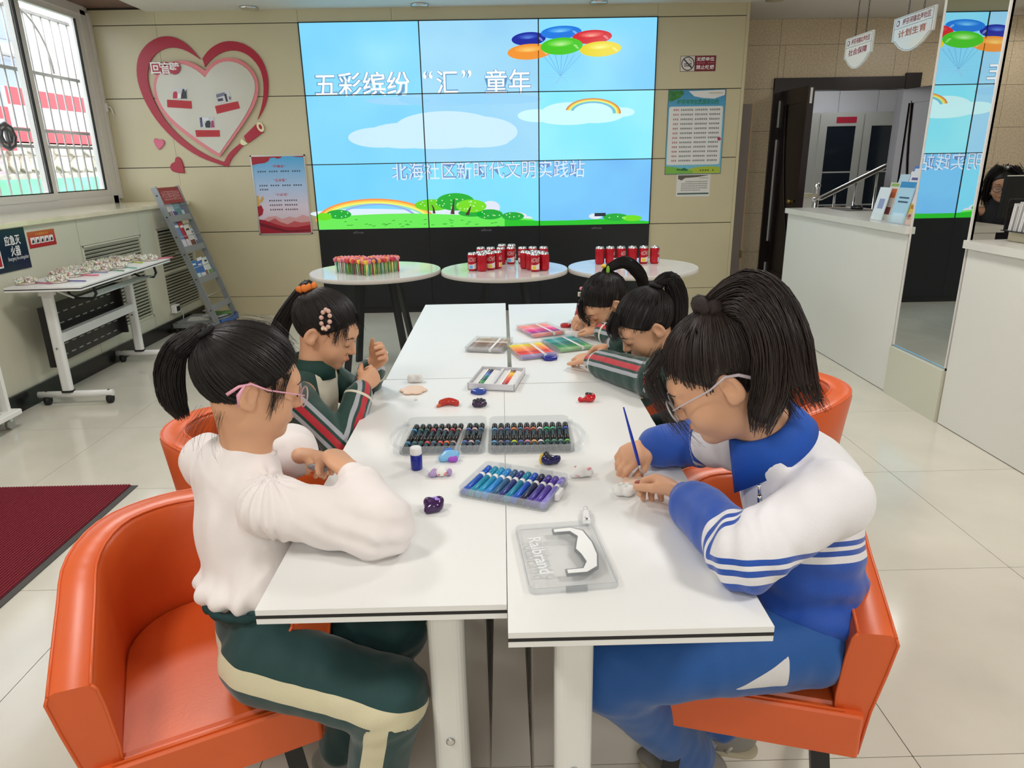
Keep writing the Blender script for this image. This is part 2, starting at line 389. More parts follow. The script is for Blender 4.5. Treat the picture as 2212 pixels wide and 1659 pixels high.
# banner boards above it
m_ban = M('banner_white', (246, 236, 238), .6); m_bred = M('banner_red', (214, 58, 66), .6); m_bpink = M('banner_pink', (238, 196, 226), .6)
zt = at(100, 198, x=XO).z
ya, yb_, yc_ = at(30, 250, x=XO).y, at(165, 250, x=XO).y, at(0, 250, x=XO).y
bn = thing('banner_board', 'white and red banner board on top of the stone wall outside', 'banner', (XO, (ya+yb_)/2, zb1))
wpart('board', MB().box(XO-.1, XO-.05, ya, yb_+1.2, zb1-.02, zt), bn, m_ban)
wpart('top_band', MB().box(XO-.05, XO-.045, ya, yb_+1.2, zt-.26, zt), bn, m_bred)
wpart('bottom_band', MB().box(XO-.05, XO-.045, ya, yb_+1.2, zb1, zb1+.22), bn, m_bred)
wpart('tint', MB().box(XO-.05, XO-.046, ya, ya+1.2, zb1+.4, zt-.28), bn, m_bpink)
cx, cz = at(132, 236, x=XO).y, at(132, 240, x=XO).z
text('\u65e5\u4e2d', .95, .5, m_bred, None, frame((XO-.03, cx+.25, cz), (0, 1, 0), (0, 0, 1))).parent = bn
bn.children[-1].matrix_parent_inverse = Matrix.Translation(bn.location).inverted()
b2 = thing('notice_board', 'red framed white notice board standing before the stone wall outside', 'notice board', (XO+.2, at(10, 280, x=XO+.2).y, zb1-.6))
y1 = at(28, 280, x=XO+.2).y; zz0, zz1 = at(10, 325, x=XO+.2).z, at(10, 230, x=XO+.2).z
wpart('frame', MB().box(XO+.16, XO+.2, y1-2, y1, zz0, zz1), b2, m_bred)
wpart('sheet', MB().box(XO+.2, XO+.205, y1-1.9, y1-.16, zz0+.12, zz1-.18), b2, m_ban)
for k in range(6): wpart('text_line', MB().box(XO+.205, XO+.208, y1-1.6, y1-.4, zz1-.4-k*.14, zz1-.36-k*.14), b2, M('pale_ink', (206, 150, 160), .7))
# house behind, with windows
hs = thing('house', 'pale rendered house with grey shutters beyond the stone wall', 'building', (-13, 12, -.5))
wpart('wall', MB().box(-14, -12.5, 8, 24, -.5, 5.6), hs, m_conc)
for i, (y0, y1, z0, z1) in enumerate(((13.5, 14.9, 2.6, 4.0), (16.2, 17.6, 2.6, 4.2), (18.6, 20, 2.6, 4.2), (12.8, 15.2, 4.5, 5.4), (17.5, 20.5, 4.5, 5.5))):
    f = wpart('window', MB().box(-12.5, -12.44, y0, y1, z0, z1), hs, M('shutter_grey', (150, 156, 166), .5))
    f2 = obj('pane', MB().box(-12.44, -12.42, y0+.1, y1-.1, z0+.1, z1-.1), f, M('house_glass', (120, 130, 142), .2))
wpart('ledge', MB().box(-12.5, -12.1, 8, 24, 4.22, 4.42), hs, M('ledge_grey', (176, 172, 166), .8))

# ---------------------------------------------------------------- video wall
vw = thing('video_wall', 'large nine-panel video wall showing balloons, rainbow and hills', 'video wall', (0, YB, .826))
VX0, PW, PH, VZ0 = -1.784, 1.0725, .6053, .826
def pt(px, py, dy=0):
    p = at(px, py, y=YB-.002); return (p.x, YB-.004-dy, p.z)
def sky_mat(name, c1, c2):
    m = E(name, c1, 1.0); nt = m.node_tree; L = nt.links.new; b = nt.nodes['Principled BSDF']
    tc = nt.nodes.new('ShaderNodeTexCoord'); n = nt.nodes.new('ShaderNodeTexNoise'); n.inputs['Scale'].default_value = 1.3; n.inputs['Detail'].default_value = 2
    r = nt.nodes.new('ShaderNodeValToRGB'); r.color_ramp.elements[0].position = .35; r.color_ramp.elements[1].position = .65
    r.color_ramp.elements[0].color = (*lin(c1), 1); r.color_ramp.elements[1].color = (*lin(c2), 1)
    L(tc.outputs['Object'], n.inputs['Vector']); L(n.outputs['Fac'], r.inputs[0]); L(r.outputs[0], b.inputs['Emission Color'])
    return m
PC = [[((122, 214, 253), (140, 222, 252)), ((150, 212, 248), (168, 226, 252)), ((138, 226, 255), (128, 210, 252))],
      [((122, 212, 253), (138, 222, 252)), ((148, 214, 250), (162, 220, 250)), ((128, 232, 254), (150, 240, 254))],
      [((112, 210, 255), (124, 216, 255)), ((122, 220, 254), (130, 226, 255)), ((112, 184, 246), (122, 204, 254))]]
for r in range(3):
    for c in range(3):
        x0 = VX0+c*PW; z1 = VZ0+(3-r)*PH
        wpart('display_panel', MB().box(x0, x0+PW, YB-.004, YB+.004, z1-PH, z1), vw, sky_mat('screen_sky_%d%d' % (r, c), *PC[r][c]))
LAY = [0]
def shape(name, polys, mat):
    LAY[0] += 1; b = MB(); d = .0001*LAY[0]
    for po in polys: b.poly([pt(x, y, d) for x, y in po])
    return wpart(name, b, vw, mat)
def el(cx, cy, rx, ry, rot=0, n=36, a0=0, a1=360):
    o = []; r = math.radians(rot)
    for i in range(n):
        a = math.radians(a0+(a1-a0)*i/(n if a1-a0 == 360 else n-1)); x, y = rx*math.cos(a), ry*math.sin(a)
        o.append((cx+x*math.cos(r)-y*math.sin(r), cy+x*math.sin(r)+y*math.cos(r)))
    return o
def band(cx, cy, rx0, ry0, rx1, ry1, a0, a1, n=30, rot=0):
    A = el(cx, cy, rx0, ry0, rot, n, a0, a1); B = el(cx, cy, rx1, ry1, rot, n, a0, a1)
    return [[A[i], A[i+1], B[i+1], B[i]] for i in range(n-1)]
shape('haze', [el(960, 215, 100, 14), el(1060, 214, 110, 12), el(860, 218, 70, 9)], E('sc_haze', (152, 214, 250)))
shape('cloud', [el(965, 276, 112, 36), el(1030, 285, 88, 34), el(875, 293, 86, 28), el(820, 297, 68, 22), el(940, 302, 110, 20), el(1030, 305, 70, 14)], E('sc_cloud', (204, 238, 254)))
shape('cloud_right', [el(1230, 245, 62, 24), el(1285, 244, 66, 22), el(1160, 250, 42, 14), el(1345, 242, 26, 10), el(1225, 258, 60, 12)], E('sc_cloud2', (206, 250, 254)))
def rainbow(cx, cy, rx, ry, th, a0, a1, cols, nm):
    k = th/len(cols)
    for i, c in enumerate(cols):
        shape(nm, band(cx, cy, rx-i*k, ry-i*k*.62, rx-(i+1)*k, ry-(i+1)*k*.62, a0, a1), E('sc_rb_%d%d%d' % c, c))
rainbow(1281, 243, 60, 31, 17, 190, 365, [(216, 130, 60), (240, 196, 70), (244, 240, 120), (120, 214, 190), (110, 176, 232)], 'rainbow_band')
shape('white_mist', [el(800, 462, 130, 11), el(985, 458, 75, 8)], E('sc_mist', (222, 240, 252)))
rainbow(812, 479, 130, 50, 22, 180, 352, [(252, 150, 70), (252, 206, 84), (246, 246, 110), (150, 226, 190)], 'rainbow_band')
shape('rainbow_inner', band(815, 480, 92, 40, 86, 37, 195, 345), E('sc_rbv', (150, 170, 238)))
shape('shadow_cloud', [el(1060, 448, 20, 14), el(1112, 466, 26, 8), el(1140, 472, 10, 5), el(1000, 460, 40, 6), el(1286, 467, 14, 6)], E('sc_shcl', (226, 232, 246)))
shape('hill', [[(686.5, 470)]+[(x, 470-9*math.sin(PI*min(1, max(0, (x-686)/420)))**1.0) if x < 900 else (x, 461.5+(x-900)**1.5*.0028) for x in range(690, 1170, 20)]+[(1167, 490), (930, 493), (689, 496)]], E('sc_hill', (106, 236, 86)))
shape('hill_right', [[(1090, 472), (1130, 475), (1165, 477), (1230, 476), (1300, 473), (1340, 472), (1402, 478), (1401, 484), (1166, 490), (1090, 491)]], E('sc_hill2', (34, 196, 40)))
shape('bush', [el(732, 463, 27, 10), el(1020, 460, 30, 8), el(1058, 463, 28, 11), el(1108, 467, 24, 9), el(1330, 469, 28, 8)], E('sc_bush', (20, 170, 52)))
shape('bush_light', [el(700, 468, 17, 8), el(1365, 471, 21, 6.5)], E('sc_bushl', (108, 222, 20)))
shape('tree_crown', [el(934, 443, 38, 12.5)], E('sc_t1', (104, 214, 24)))
shape('tree_crown', [el(984, 436, 41, 19)], E('sc_t2', (22, 176, 44)))
shape('tree_crown', [el(1018, 445, 33, 14)], E('sc_t3', (116, 222, 24)))
rr = random.Random(5); dots = []
for (cx, cy, rx, ry, n) in ((934, 443, 34, 10, 9), (984, 436, 36, 15, 16), (1018, 445, 28, 11, 10), (732, 463, 22, 7, 6), (1058, 463, 22, 8, 7), (1108, 467, 18, 6, 5), (1330, 469, 22, 5, 4)):
    for i in range(n):
        a = rr.uniform(0, 2*PI); q = math.sqrt(rr.random()); dots.append(el(cx+rx*q*math.cos(a), cy+ry*q*math.sin(a), 1.5, 1.3, 0, 8))
shape('blossom', dots, E('sc_dot', (206, 246, 190)))
shape('trunk', [[(932, 443), (934, 443), (938, 449), (941, 461), (935, 461), (935, 450)], [(980, 430), (982, 430), (981, 445), (982, 463), (973, 462), (977, 447)], [(1016, 446), (1018, 446), (1013, 465), (1005, 464)]], E('sc_trunk', (72, 40, 40)))
shape('grass_tuft', [el(rr.uniform(695, 1080), rr.uniform(474, 489), rr.uniform(3, 5), 1, -8, 8) for i in range(34)], E('sc_tuft', (66, 178, 60)))
bal = [('navy', 1142, 84, 37, 14.5, (10, 30, 160), (90, 130, 220)), ('blue', 1212, 70, 44, 14, (20, 120, 226), (120, 200, 250)), ('red', 1279, 80, 43, 15, (214, 26, 42), (250, 160, 140)), ('orange', 1144, 112, 48, 17, (244, 150, 46), (252, 206, 110)), ('yellow', 1297, 106, 45, 16.5, (232, 214, 14), (244, 240, 130)), ('green', 1213, 100, 45.5, 18.5, (66, 200, 20), (180, 240, 150))]
for i in range(7): shape('balloon_string', [[(1170+i*14, 118), (1172+i*14, 118), (1211.5, 165), (1210, 165)]], E('sc_str', (110, 190, 236)))
shape('balloon_bow', band(1211, 163, 47, 5, 45, 3.6, 0, 360)+[[(1211, 164), (1213, 166), (1203, 180), (1197, 181)], [(1211, 165), (1213, 164), (1230, 180), (1228, 180)]], E('sc_bow', (142, 210, 244)))
for n, cx, cy, rx, ry, c, h in bal:
    shape('balloon', [el(cx, cy, rx, ry, -4)], E('sc_b_'+n, c)); LAY[0] += 1
    for q in range(4): shape('balloon_shine', [el(cx-rx*.05, cy-ry*.35+q*.8, rx*(.62-.15*q), ry*(.42-.1*q), -4)], E('sc_bs_%s%d' % (n, q), tuple(int(c[j]+(h[j]-c[j])*(.25+.25*q)) for j in range(3))))
    shape('balloon_glint', [el(cx+rx*.66, cy-ry*.05, 5, 2.4, 25, 10), el(cx+rx*.74, cy+ry*.18, 4, 2, 25, 10)], E('sc_bg_'+n, tuple(int(v+(255-v)*.45) for v in c)))
for s, px, py, wpx, hpx in (('\u4e94\u5f69\u7f24\u7eb7', 783, 182, 205, 53), ('\u201c', 924, 162, 21, 17), ('\u6c47', 966, 178, 46, 51), ('\u201d', 1008, 160, 21, 17), ('\u7ae5\u5e74', 1097, 176, 98, 53)):
    p = at(px, py, y=YB); sc_ = (at(px+wpx/2, py, y=YB).x-at(px-wpx/2, py, y=YB).x); hh = at(px, py-hpx/2, y=YB).z-at(px, py+hpx/2, y=YB).z
    for k, (off, bd, mt) in enumerate(((0, .035, E('sc_txto', (96, 150, 196))), (.0006, .008, E('sc_txt', (248, 254, 255))))):
        o = text(s, sc_*(1.02 if k == 0 else 1), hh*(1.03 if k == 0 else 1), mt, vw, frame((p.x, YB-.0075-off, p.z), (1, 0, 0), (0, 0, 1)), bold=bd); o.matrix_parent_inverse = Matrix.Translation(vw.location).inverted()
p = at(1055, 367, y=YB)
for k, (off, bd, mt) in enumerate(((0, .03, E('sc_txto2', (110, 140, 196))), (.0006, 0.0, E('sc_txt2', (222, 240, 255))))):
    o = text('\u5317\u6d77\u793e\u533a\u65b0\u65f6\u4ee3\u6587\u660e\u5b9e\u8df5\u7ad9', 1.83, .165, mt, vw, frame((p.x, YB-.0075-off, p.z), (1, 0, 0), (0, 0, 1)), bold=bd); o.matrix_parent_inverse = Matrix.Translation(vw.location).inverted()
m_bez = M('bezel', (16, 22, 26), .4)
for c in range(4): wpart('bezel', MB().box(VX0+c*PW-.005, VX0+c*PW+.005, YB-.0095, YB-.003, VZ0, VZ0+3*PH), vw, m_bez)
for r in range(4): wpart('bezel', MB().box(VX0-.004, VX0+3*PW+.004, YB-.0095, YB-.003, VZ0+r*PH-.004, VZ0+r*PH+.004), vw, m_bez)
wpart('screen_label', MB().box(*sorted((at(1284, 462, y=YB).x, at(1308, 462, y=YB).x)), YB-.011, YB-.009, at(1290, 467, y=YB).z, at(1290, 460, y=YB).z), vw, M('status_label', (50, 64, 84), .5))  # small dark slate label strip low on the screens
# cabinets under the screens
m_cab = M('black_cabinet', (13, 18, 24), .3)
for c in range(3):
    x0 = VX0+c*PW
    cb = thing('display_cabinet', ['black lower cabinet under the screens, behind the lollipop table', 'black lower cabinet under the screens, behind the can pyramid table', 'black lower cabinet under the screens, behind the row of six cans'][c], 'cabinet', (x0+PW/2, YB-.02, 0), group='black cabinets under the video wall')
    obj('body', MB().box(-PW/2+.001, PW/2-.001, -.0, .015, .06, .822), cb, m_cab)
    obj('plinth', MB().box(-PW/2, PW/2, .008, .015, 0, .06), cb, m_rubber)
    text('alhua', .1, .022, M('logo_grey', (120, 126, 130), .4), cb, frame((.02 if c else -.15, -.001, .80), (1, 0, 0), (0, 0, 1)))
# ================================================================ on the back wall
m_crim = M('crimson_acrylic', (172, 20, 48), .32)
m_pink = M('pink_acrylic', (226, 128, 132), .25)
m_hwhite = M('milky_acrylic', (206, 202, 188), .15)
WALLM = frame((0, YB-.0012, 0), (1, 0, 0), (0, 0, 1))
def wshape(name, pts, z0, z1, parent, mat, conv=None, bev=0):
    P = [conv(*p) if conv else p for p in pts]
    Q = [(at(x, y, y=YB).x, at(x, y, y=YB).z) for x, y in P]
    a = sum(Q[i][0]*Q[(i+1) % len(Q)][1]-Q[(i+1) % len(Q)][0]*Q[i][1] for i in range(len(Q)))
    if a < 0: Q.reverse()
    return wpart(name, MB().prism(Q, z0, z1, WALLM, bev), parent, mat)
def smooth(pts, it=2, keep=()):
    pts = list(pts); K = set(keep)
    for _ in range(it):
        o = []; nk = set()
        for i, p in enumerate(pts):
            q = pts[(i+1) % len(pts)]
            if i in K: nk.add(len(o)); o.append(p)
            else: o.append((p[0]*.75+pts[i-1][0]*.125+q[0]*.125, p[1]*.75+pts[i-1][1]*.125+q[1]*.125))
            o.append(((p[0]+q[0])/2, (p[1]+q[1])/2))
        pts = o; K = nk
    return pts
cv = lambda x, y: (280+x/5.185, 60+y/5.185)
hb = thing('heart_board', 'big crimson heart ribbon drawn by a pencil round a white heart with photos', 'wall decoration', at(440, 250, y=YB))
L1 = [(795, 355), (700, 230), (600, 150), (500, 105), (420, 95), (320, 110), (220, 165), (140, 250), (95, 350), (82, 470), (95, 600), (140, 740), (200, 870), (300, 1030), (420, 1170), (560, 1300), (720, 1410), (860, 1480), (1000, 1525), (1105, 1560), (1130, 1500), (1165, 1440), (1275, 1322), (1240, 1298), (1150, 1370), (1100, 1430), (1065, 1503), (960, 1470), (820, 1400), (680, 1310), (540, 1190), (420, 1060), (330, 920), (265, 790), (220, 660), (205, 540), (215, 430), (255, 340), (330, 265), (420, 228), (500, 220), (600, 240), (700, 290)]
wshape('ribbon', smooth(L1, 1, (0, 19, 22, 23, 26)), 0, .012, hb, m_crim, cv)
L2 = [(820, 350), (870, 270), (960, 195), (1060, 155), (1160, 150), (1280, 175), (1400, 250), (1490, 360), (1545, 500), (1562, 640), (1550, 800), (1500, 930), (1437, 1030), (1480, 900), (1505, 760), (1505, 620), (1480, 490), (1420, 390), (1340, 310), (1240, 262), (1140, 252), (1040, 275), (950, 330), (890, 390), (850, 440), (835, 390)]
wshape('ribbon', smooth(L2, 1, (0, 12, 24)), 0, .012, hb, m_crim, cv)
H1 = [(860, 485), (760, 410), (640, 370), (540, 368), (430, 400), (340, 480), (290, 580), (280, 700), (310, 830), (380, 960), (500, 1090), (640, 1200), (800, 1310), (930, 1400), (1020, 1450), (1080, 1370), (1180, 1230), (1300, 1060), (1400, 900), (1450, 760), (1455, 630), (1420, 520), (1340, 420), (1230, 350), (1110, 335), (1000, 355), (920, 410)]
H2 = [(862, 560), (770, 480), (640, 415), (540, 408), (450, 430), (360, 510), (320, 600), (312, 690), (345, 820), (420, 945), (540, 1070), (680, 1180), (820, 1280), (940, 1360), (1020, 1410), (1100, 1290), (1200, 1150), (1320, 970), (1400, 800), (1425, 660), (1400, 560), (1330, 460), (1230, 400), (1120, 375), (1020, 395), (930, 455)]
wshape('pink_heart', smooth(H1, 1, (0, 14)), .018, .026, hb, m_pink, cv)
wshape('white_heart', smooth(H2, 1, (0, 14)), .026, .031, hb, m_hwhite, cv)
m_creamp = M('cream_acrylic', (236, 226, 182), .3)
pencil = wshape('pencil', [(1285, 1215), (1440, 1062), (1508, 1165), (1340, 1290), (1310, 1270)], 0, .014, hb, m_crim, cv)
wshape('pencil_end', [(cx+0, cy) for cx, cy in [(1470+38*math.cos(a)*1.0+18*math.sin(a), 1112+55*math.sin(a)) for a in [2*PI*i/20 for i in range(20)]]], .014, .017, hb, m_creamp, cv)
wshape('pencil_lead', [(1472+18*math.cos(a)+9*math.sin(a), 1110+28*math.sin(a)) for a in [2*PI*i/16 for i in range(16)]], .017, .018, hb, m_crim, cv)
wshape('pencil_tip', [(1260, 1240), (1290, 1265), (1320, 1290), (1330, 1300), (1290, 1318), (1255, 1310), (1245, 1280)], 0, .016, hb, m_creamp, cv)
for k, (cx, ch) in enumerate(((315, '\u56de'), (423, '\u97f3'), (525, '\u58c1'))):
    wshape('badge', [(cx+66*math.cos(a), 458+71*math.sin(a)) for a in [2*PI*i/28 for i in range(28)]], .033+.002*k, .037+.002*k, hb, m_crim, cv)
    p = at(*cv(cx, 458), y=YB); o = text(ch, .092, .098, M('badge_white', (245, 240, 238), .4), hb, frame((p.x, YB-.0392-.002*k, p.z), (1, 0, 0), (0, 0, 1)), bold=.02); o.matrix_parent_inverse = Matrix.Translation(hb.location).inverted()
m_photo = M('photo_paper', (206, 204, 206), .3)
def photo_print(pts, blobs, lab, nm):
    t = thing('photo_print', nm, 'photo', at(*cv(*pts[0]), y=YB))
    wshape('paper', pts, .032, .0335, t, m_photo, cv)
    for q, (bp, c) in enumerate(blobs): wshape('figure', bp, .0335, .034, t, M('print_%d%d%d' % c, c, .4), cv)
    t2 = thing('caption_strip', lab, 'caption', at(*cv(*pts[0]), y=YB))
    return t, t2
def caption(t, pts):
    wshape('strip', pts, .032, .034, t, M('red_card', (190, 44, 54), .5), cv)
    a, b, c, d = [Vector(p) for p in pts]
    for k in range(3):
        f = .3+.2*k; p, q = a.lerp(d, f), b.lerp(c, f); s, e = p.lerp(q, .12), p.lerp(q, .88)
        wshape('text_line', [s, e, e+Vector((0, 3)), s+Vector((0, 3))], .034, .0343, t, M('faint_print', (160, 30, 42), .5), cv)
t, t2 = photo_print([(500, 672), (665, 683), (668, 803), (500, 795)], [([(505, 740), (515, 720), (545, 715), (555, 745), (552, 795), (503, 795)], (190, 40, 70)), ([(560, 740), (590, 740), (598, 790), (556, 792)], (240, 238, 236)), ([(600, 740), (612, 690), (630, 690), (640, 720), (655, 690), (662, 798), (590, 798)], (34, 30, 40))], 'red caption strip under the photo beside the badges', 'small photo of two people talking, above the tilted-down red strip')
caption(t2, [(438, 808), (710, 824), (716, 910), (441, 893)])
t, t2 = photo_print([(968, 735), (1125, 703), (1160, 820), (1005, 858)], [([(985, 750), (1080, 725), (1085, 760), (990, 790)], (120, 120, 140)), ([(1075, 750), (1098, 740), (1118, 830), (1096, 832)], (34, 32, 44)), ([(1000, 800), (1060, 790), (1066, 820), (1008, 830)], (70, 70, 84)), ([(1124, 770), (1150, 780), (1152, 805), (1130, 812)], (110, 104, 120))], 'tilted red caption strip under the crowd photo', 'small tilted photo of a seated crowd')
caption(t2, [(972, 880), (1228, 826), (1250, 905), (994, 968)])
t, t2 = photo_print([(795, 1000), (960, 1000), (970, 1122), (808, 1125)], [([(800, 1010), (825, 1005), (840, 1110), (812, 1118)], (74, 80, 110)), ([(860, 1080), (880, 1045), (910, 1040), (925, 1060), (920, 1122), (870, 1120)], (30, 36, 38)), ([(932, 1045), (955, 1040), (968, 1118), (925, 1120)], (178, 50, 110)), ([(820, 1010), (900, 1005), (900, 1035), (825, 1050)], (224, 222, 232))], 'red caption strip nearest the tip of the white heart', 'small photo of three people shaking hands')
caption(t2, [(752, 1148), (1022, 1148), (1028, 1222), (765, 1224)])
def solo(name, pts, z0, z1, mat, label, cat, bev=.004):
    Q = [(at(*cv(*p), y=YB).x, at(*cv(*p), y=YB).z) for p in pts]
    c = (sum(q[0] for q in Q)/len(Q), sum(q[1] for q in Q)/len(Q)); Q = [(q[0]-c[0], q[1]-c[1]) for q in Q]
    if sum(Q[i][0]*Q[(i+1) % len(Q)][1]-Q[(i+1) % len(Q)][0]*Q[i][1] for i in range(len(Q))) < 0: Q.reverse()
    o = obj(name, MB().prism(Q, z0, z1, frame((0, 0, 0), (1, 0, 0), (0, 0, 1)), bev), None, mat, loc=(c[0], YB, c[1])); return tag(o, label, cat)
solo('wall_heart', smooth([(330, 1260), (305, 1237), (280, 1242), (272, 1275), (300, 1330), (338, 1368), (380, 1330), (398, 1300), (392, 1262), (365, 1248)], 1, (5,)), 0, .014, M('rose_acrylic', (220, 102, 132), .25), 'small rose pink heart stuck on the wall under the heart board', 'heart')
solo('wall_heart', smooth([(515, 1508), (480, 1512), (455, 1550), (470, 1600), (520, 1622), (620, 1630), (615, 1560), (585, 1470), (545, 1440), (512, 1460)], 1, (5,)), 0, .014, m_crim, 'small crimson heart stuck on the wall above the magazine rack', 'heart')

def sheet(name, label, cat, c0, c1, th, frame_w=0, fm=None):
    """flat sheet on the back wall between two pixels; returns the thing and a unit mapper"""
    a, b = at(*c0, y=YB), at(*c1, y=YB); x0, x1, z0, z1 = a.x, b.x, b.z, a.z
    t = thing(name, label, cat, ((x0+x1)/2, YB, (z0+z1)/2))
    W_, H_ = x1-x0, z1-z0
    if frame_w:
        f = frame_w
        obj('frame', MB().box(-W_/2, W_/2, -th-.004, 0, H_/2-f, H_/2).box(-W_/2, W_/2, -th-.004, 0, -H_/2, -H_/2+f).box(-W_/2, -W_/2+f, -th-.004, 0, -H_/2, H_/2).box(W_/2-f, W_/2, -th-.004, 0, -H_/2, H_/2), t, fm)
    def U(u, v, d=0): return (-W_/2+W_*u, -th-d, H_/2-H_*v)
    def rect(nm, u0, v0, u1, v1, mat, d=.0004): return obj(nm, MB().quad(U(u0, v1, d), U(u1, v1, d), U(u1, v0, d), U(u0, v0, d)), t, mat)
    def pol(nm, pts, mat, d=.0006): return obj(nm, MB().poly([U(u, v, d) for u, v in reversed(pts)]), t, mat)
    def tx(s, u, v, w, h, mat, d=.001, bold=.0): return text(s, w*W_, h*H_, mat, t, frame(U(u, v, d), (1, 0, 0), (0, 0, 1)), bold=bold)
    return t, U, rect, pol, tx, W_, H_
def grad(name, stops, axis='Z', lo=-.4, hi=.4, rough=.35):
    """printed vertical colour gradient (ink on paper)"""
    if name in MATS: return MATS[name]
    m = M(name, (200, 200, 200), rough); nt = m.node_tree; L = nt.links.new
    tc = nt.nodes.new('ShaderNodeTexCoord'); sp = nt.nodes.new('ShaderNodeSeparateXYZ'); mr = nt.nodes.new('ShaderNodeMapRange'); r = nt.nodes.new('ShaderNodeValToRGB')
    mr.inputs[1].default_value = lo; mr.inputs[2].default_value = hi
    L(tc.outputs['Object'], sp.inputs[0]); L(sp.outputs[axis], mr.inputs[0]); L(mr.outputs[0], r.inputs[0])
    e = r.color_ramp.elements
    e[0].position, e[0].color = stops[0][0], (*lin(stops[0][1]), 1); e[1].position, e[1].color = stops[-1][0], (*lin(stops[-1][1]), 1)
    for p, c in stops[1:-1]:
        n = e.new(p); n.color = (*lin(c), 1)
    L(r.outputs[0], nt.nodes['Principled BSDF'].inputs['Base Color']); return m
ri = random.Random(11)
def print_line(t, U, u0, u1, v, h, mat, n=16, d=.0009, gaps=()):
    b = MB()
    for i in range(n):
        if i in gaps: continue
        a = u0+(u1-u0)*i/n; e = a+(u1-u0)/n*.82
        for k in range(3):
            vv = v-h/2+h*k/3+ri.uniform(0, h*.1); s = a+(e-a)*ri.uniform(0, .25)
            b.quad(U(s, vv+h*.17, d), U(e, vv+h*.17, d), U(e, vv, d), U(s, vv, d))
        c = a+(e-a)*ri.uniform(.2, .7); b.quad(U(c, v+h/2, d), U(c+(e-a)*.2, v+h/2, d), U(c+(e-a)*.2, v-h/2, d), U(c, v-h/2, d))
    o = obj('small_print', b, t, mat); o['kind'] = 'stuff'; return o
m_ink = M('print_ink', (52, 52, 60), .5); m_redink = M('red_ink', (190, 50, 70), .5); m_whiteink = M('white_ink', (240, 238, 236), .5)
# red and blue poster in a silver frame
t, U, rect, pol, tx, W_, H_ = sheet('framed_poster', 'silver framed poster with red drapery, blue sky and mountains', 'poster', (540, 336), (676, 505), .006, .012, M('silver_frame', (205, 203, 198), .3, .6))
H2_ = H_/2
rect('print', .02, .015, .98, .985, grad('poster_sky', [(0, (214, 190, 196)), (.35, (222, 208, 222)), (.6, (176, 200, 232)), (1, (66, 168, 220))], 'Z', -H2_, H2_), 0)
m_drap = M('poster_red', (164, 22, 44), .4); m_drap2 = M('poster_dark_red', (116, 14, 36), .4)
pol('drapery', [(.02, .015), (.58, .015), (.56, .035), (.5, .045), (.44, .03), (.36, .035), (.33, .07), (.26, .095), (.12, .105), (.02, .12)], m_drap)
pol('drapery', [(.72, .015), (.98, .015), (.98, .03), (.86, .028)], m_drap)
pol('mountain', [(.1, .81), (.2, .77), (.34, .76), (.46, .8), (.6, .77), (.72, .79), (.85, .75), (.98, .78), (.98, .9), (.02, .9)], M('poster_mount', (216, 160, 160), .4), .0004)
pol('mountain', [(.02, .84), (.2, .83), (.32, .79), (.42, .84), (.55, .87), (.68, .83), (.8, .85), (.98, .84), (.98, .93), (.02, .93)], M('poster_mount2', (196, 88, 92), .4), .0005)
pol('drapery', [(.02, .8), (.12, .81), (.3, .86), (.48, .9), (.7, .91), (.98, .88), (.98, .985), (.02, .985)], m_drap, .0006)
pol('fold', [(.02, .84), (.3, .9), (.55, .95), (.98, .94), (.98, .96), (.5, .975), (.2, .92), (.02, .88)], m_drap2, .0007)
pol('pillar', [(.03, .5), (.07, .5), (.08, .64), (.02, .64)], M('poster_gold', (214, 170, 80), .4), .0008)
pol('pillar_wing', [(.08, .56), (.15, .5), (.16, .54), (.1, .6)], MATS['poster_gold'], .0009)
pol('pillar_base', [(.02, .64), (.1, .62), (.13, .68), (.1, .74), (.02, .77)], m_drap, .0009)
for s, v in (('\u201c\u56db\u5c0a\u4f1a\u201d', .137), ('\u201c\u4e94\u5173\u7231\u201d', .31), ('\u201c\u516d\u5fc5\u8bbf\u201d', .49)): tx(s, .5, v, .24, .036, m_redink, bold=.012)
for u0, u1, v, n in ((.1, .9, .2, 19), (.1, .9, .375, 19), (.1, .27, .425, 4), (.25, .78, .565, 13), (.25, .78, .622, 13), (.25, .78, .68, 13)): print_line(t, U, u0, u1, v, .02, m_ink, n, gaps=(4, 9, 14) if n == 19 else (6,))
# no smoking
t, U, rect, pol, tx, W_, H_ = sheet('no_smoking_sign', 'white and dark red no smoking sign on the wall', 'sign', (1470.5, 121), (1545, 153.5), .003)
rect('board', 0, 0, 1, 1, M('sign_brown', (92, 40, 44), .4), 0); rect('board', .01, .03, .4, .97, M('sign_white', (222, 212, 206), .4), .0003); rect('board', .42, .03, .985, .97, M('sign_darkred', (128, 22, 44), .4), .0003)
ring = MB()
for i in range(32):
    a, b = 2*PI*i/32, 2*PI*(i+1)/32
    ring.quad(*[(-W_/2+W_*.21+.06*k*math.cos(q), -.0038, .06*k*math.sin(q)) for k, q in ((1, a), (1, b), (.86, b), (.86, a))])
c0 = -W_/2+W_*.21
ring.quad((c0-.042, -.0039, .034), (c0-.034, -.0039, .042), (c0+.042, -.0039, -.034), (c0+.034, -.0039, -.042))
obj('prohibition_ring', ring, t, m_ink)
obj('cigarette', MB().quad((c0-.035, -.0036, -.006), (c0+.035, -.0036, -.006), (c0+.035, -.0036, .001), (c0-.035, -.0036, .001)).quad((c0-.035, -.0036, -.022), (c0+.035, -.0036, -.022), (c0+.035, -.0036, -.015), (c0-.035, -.0036, -.015)), t, m_rubber)
obj('smoke', MB().tube([(c0+.03, -.0036, .005), (c0+.03, -.0036, .02), (c0+.015, -.0036, .03), (c0+.008, -.0036, .042)], .003, 5), t, M('grey_ink', (130, 130, 130), .5))
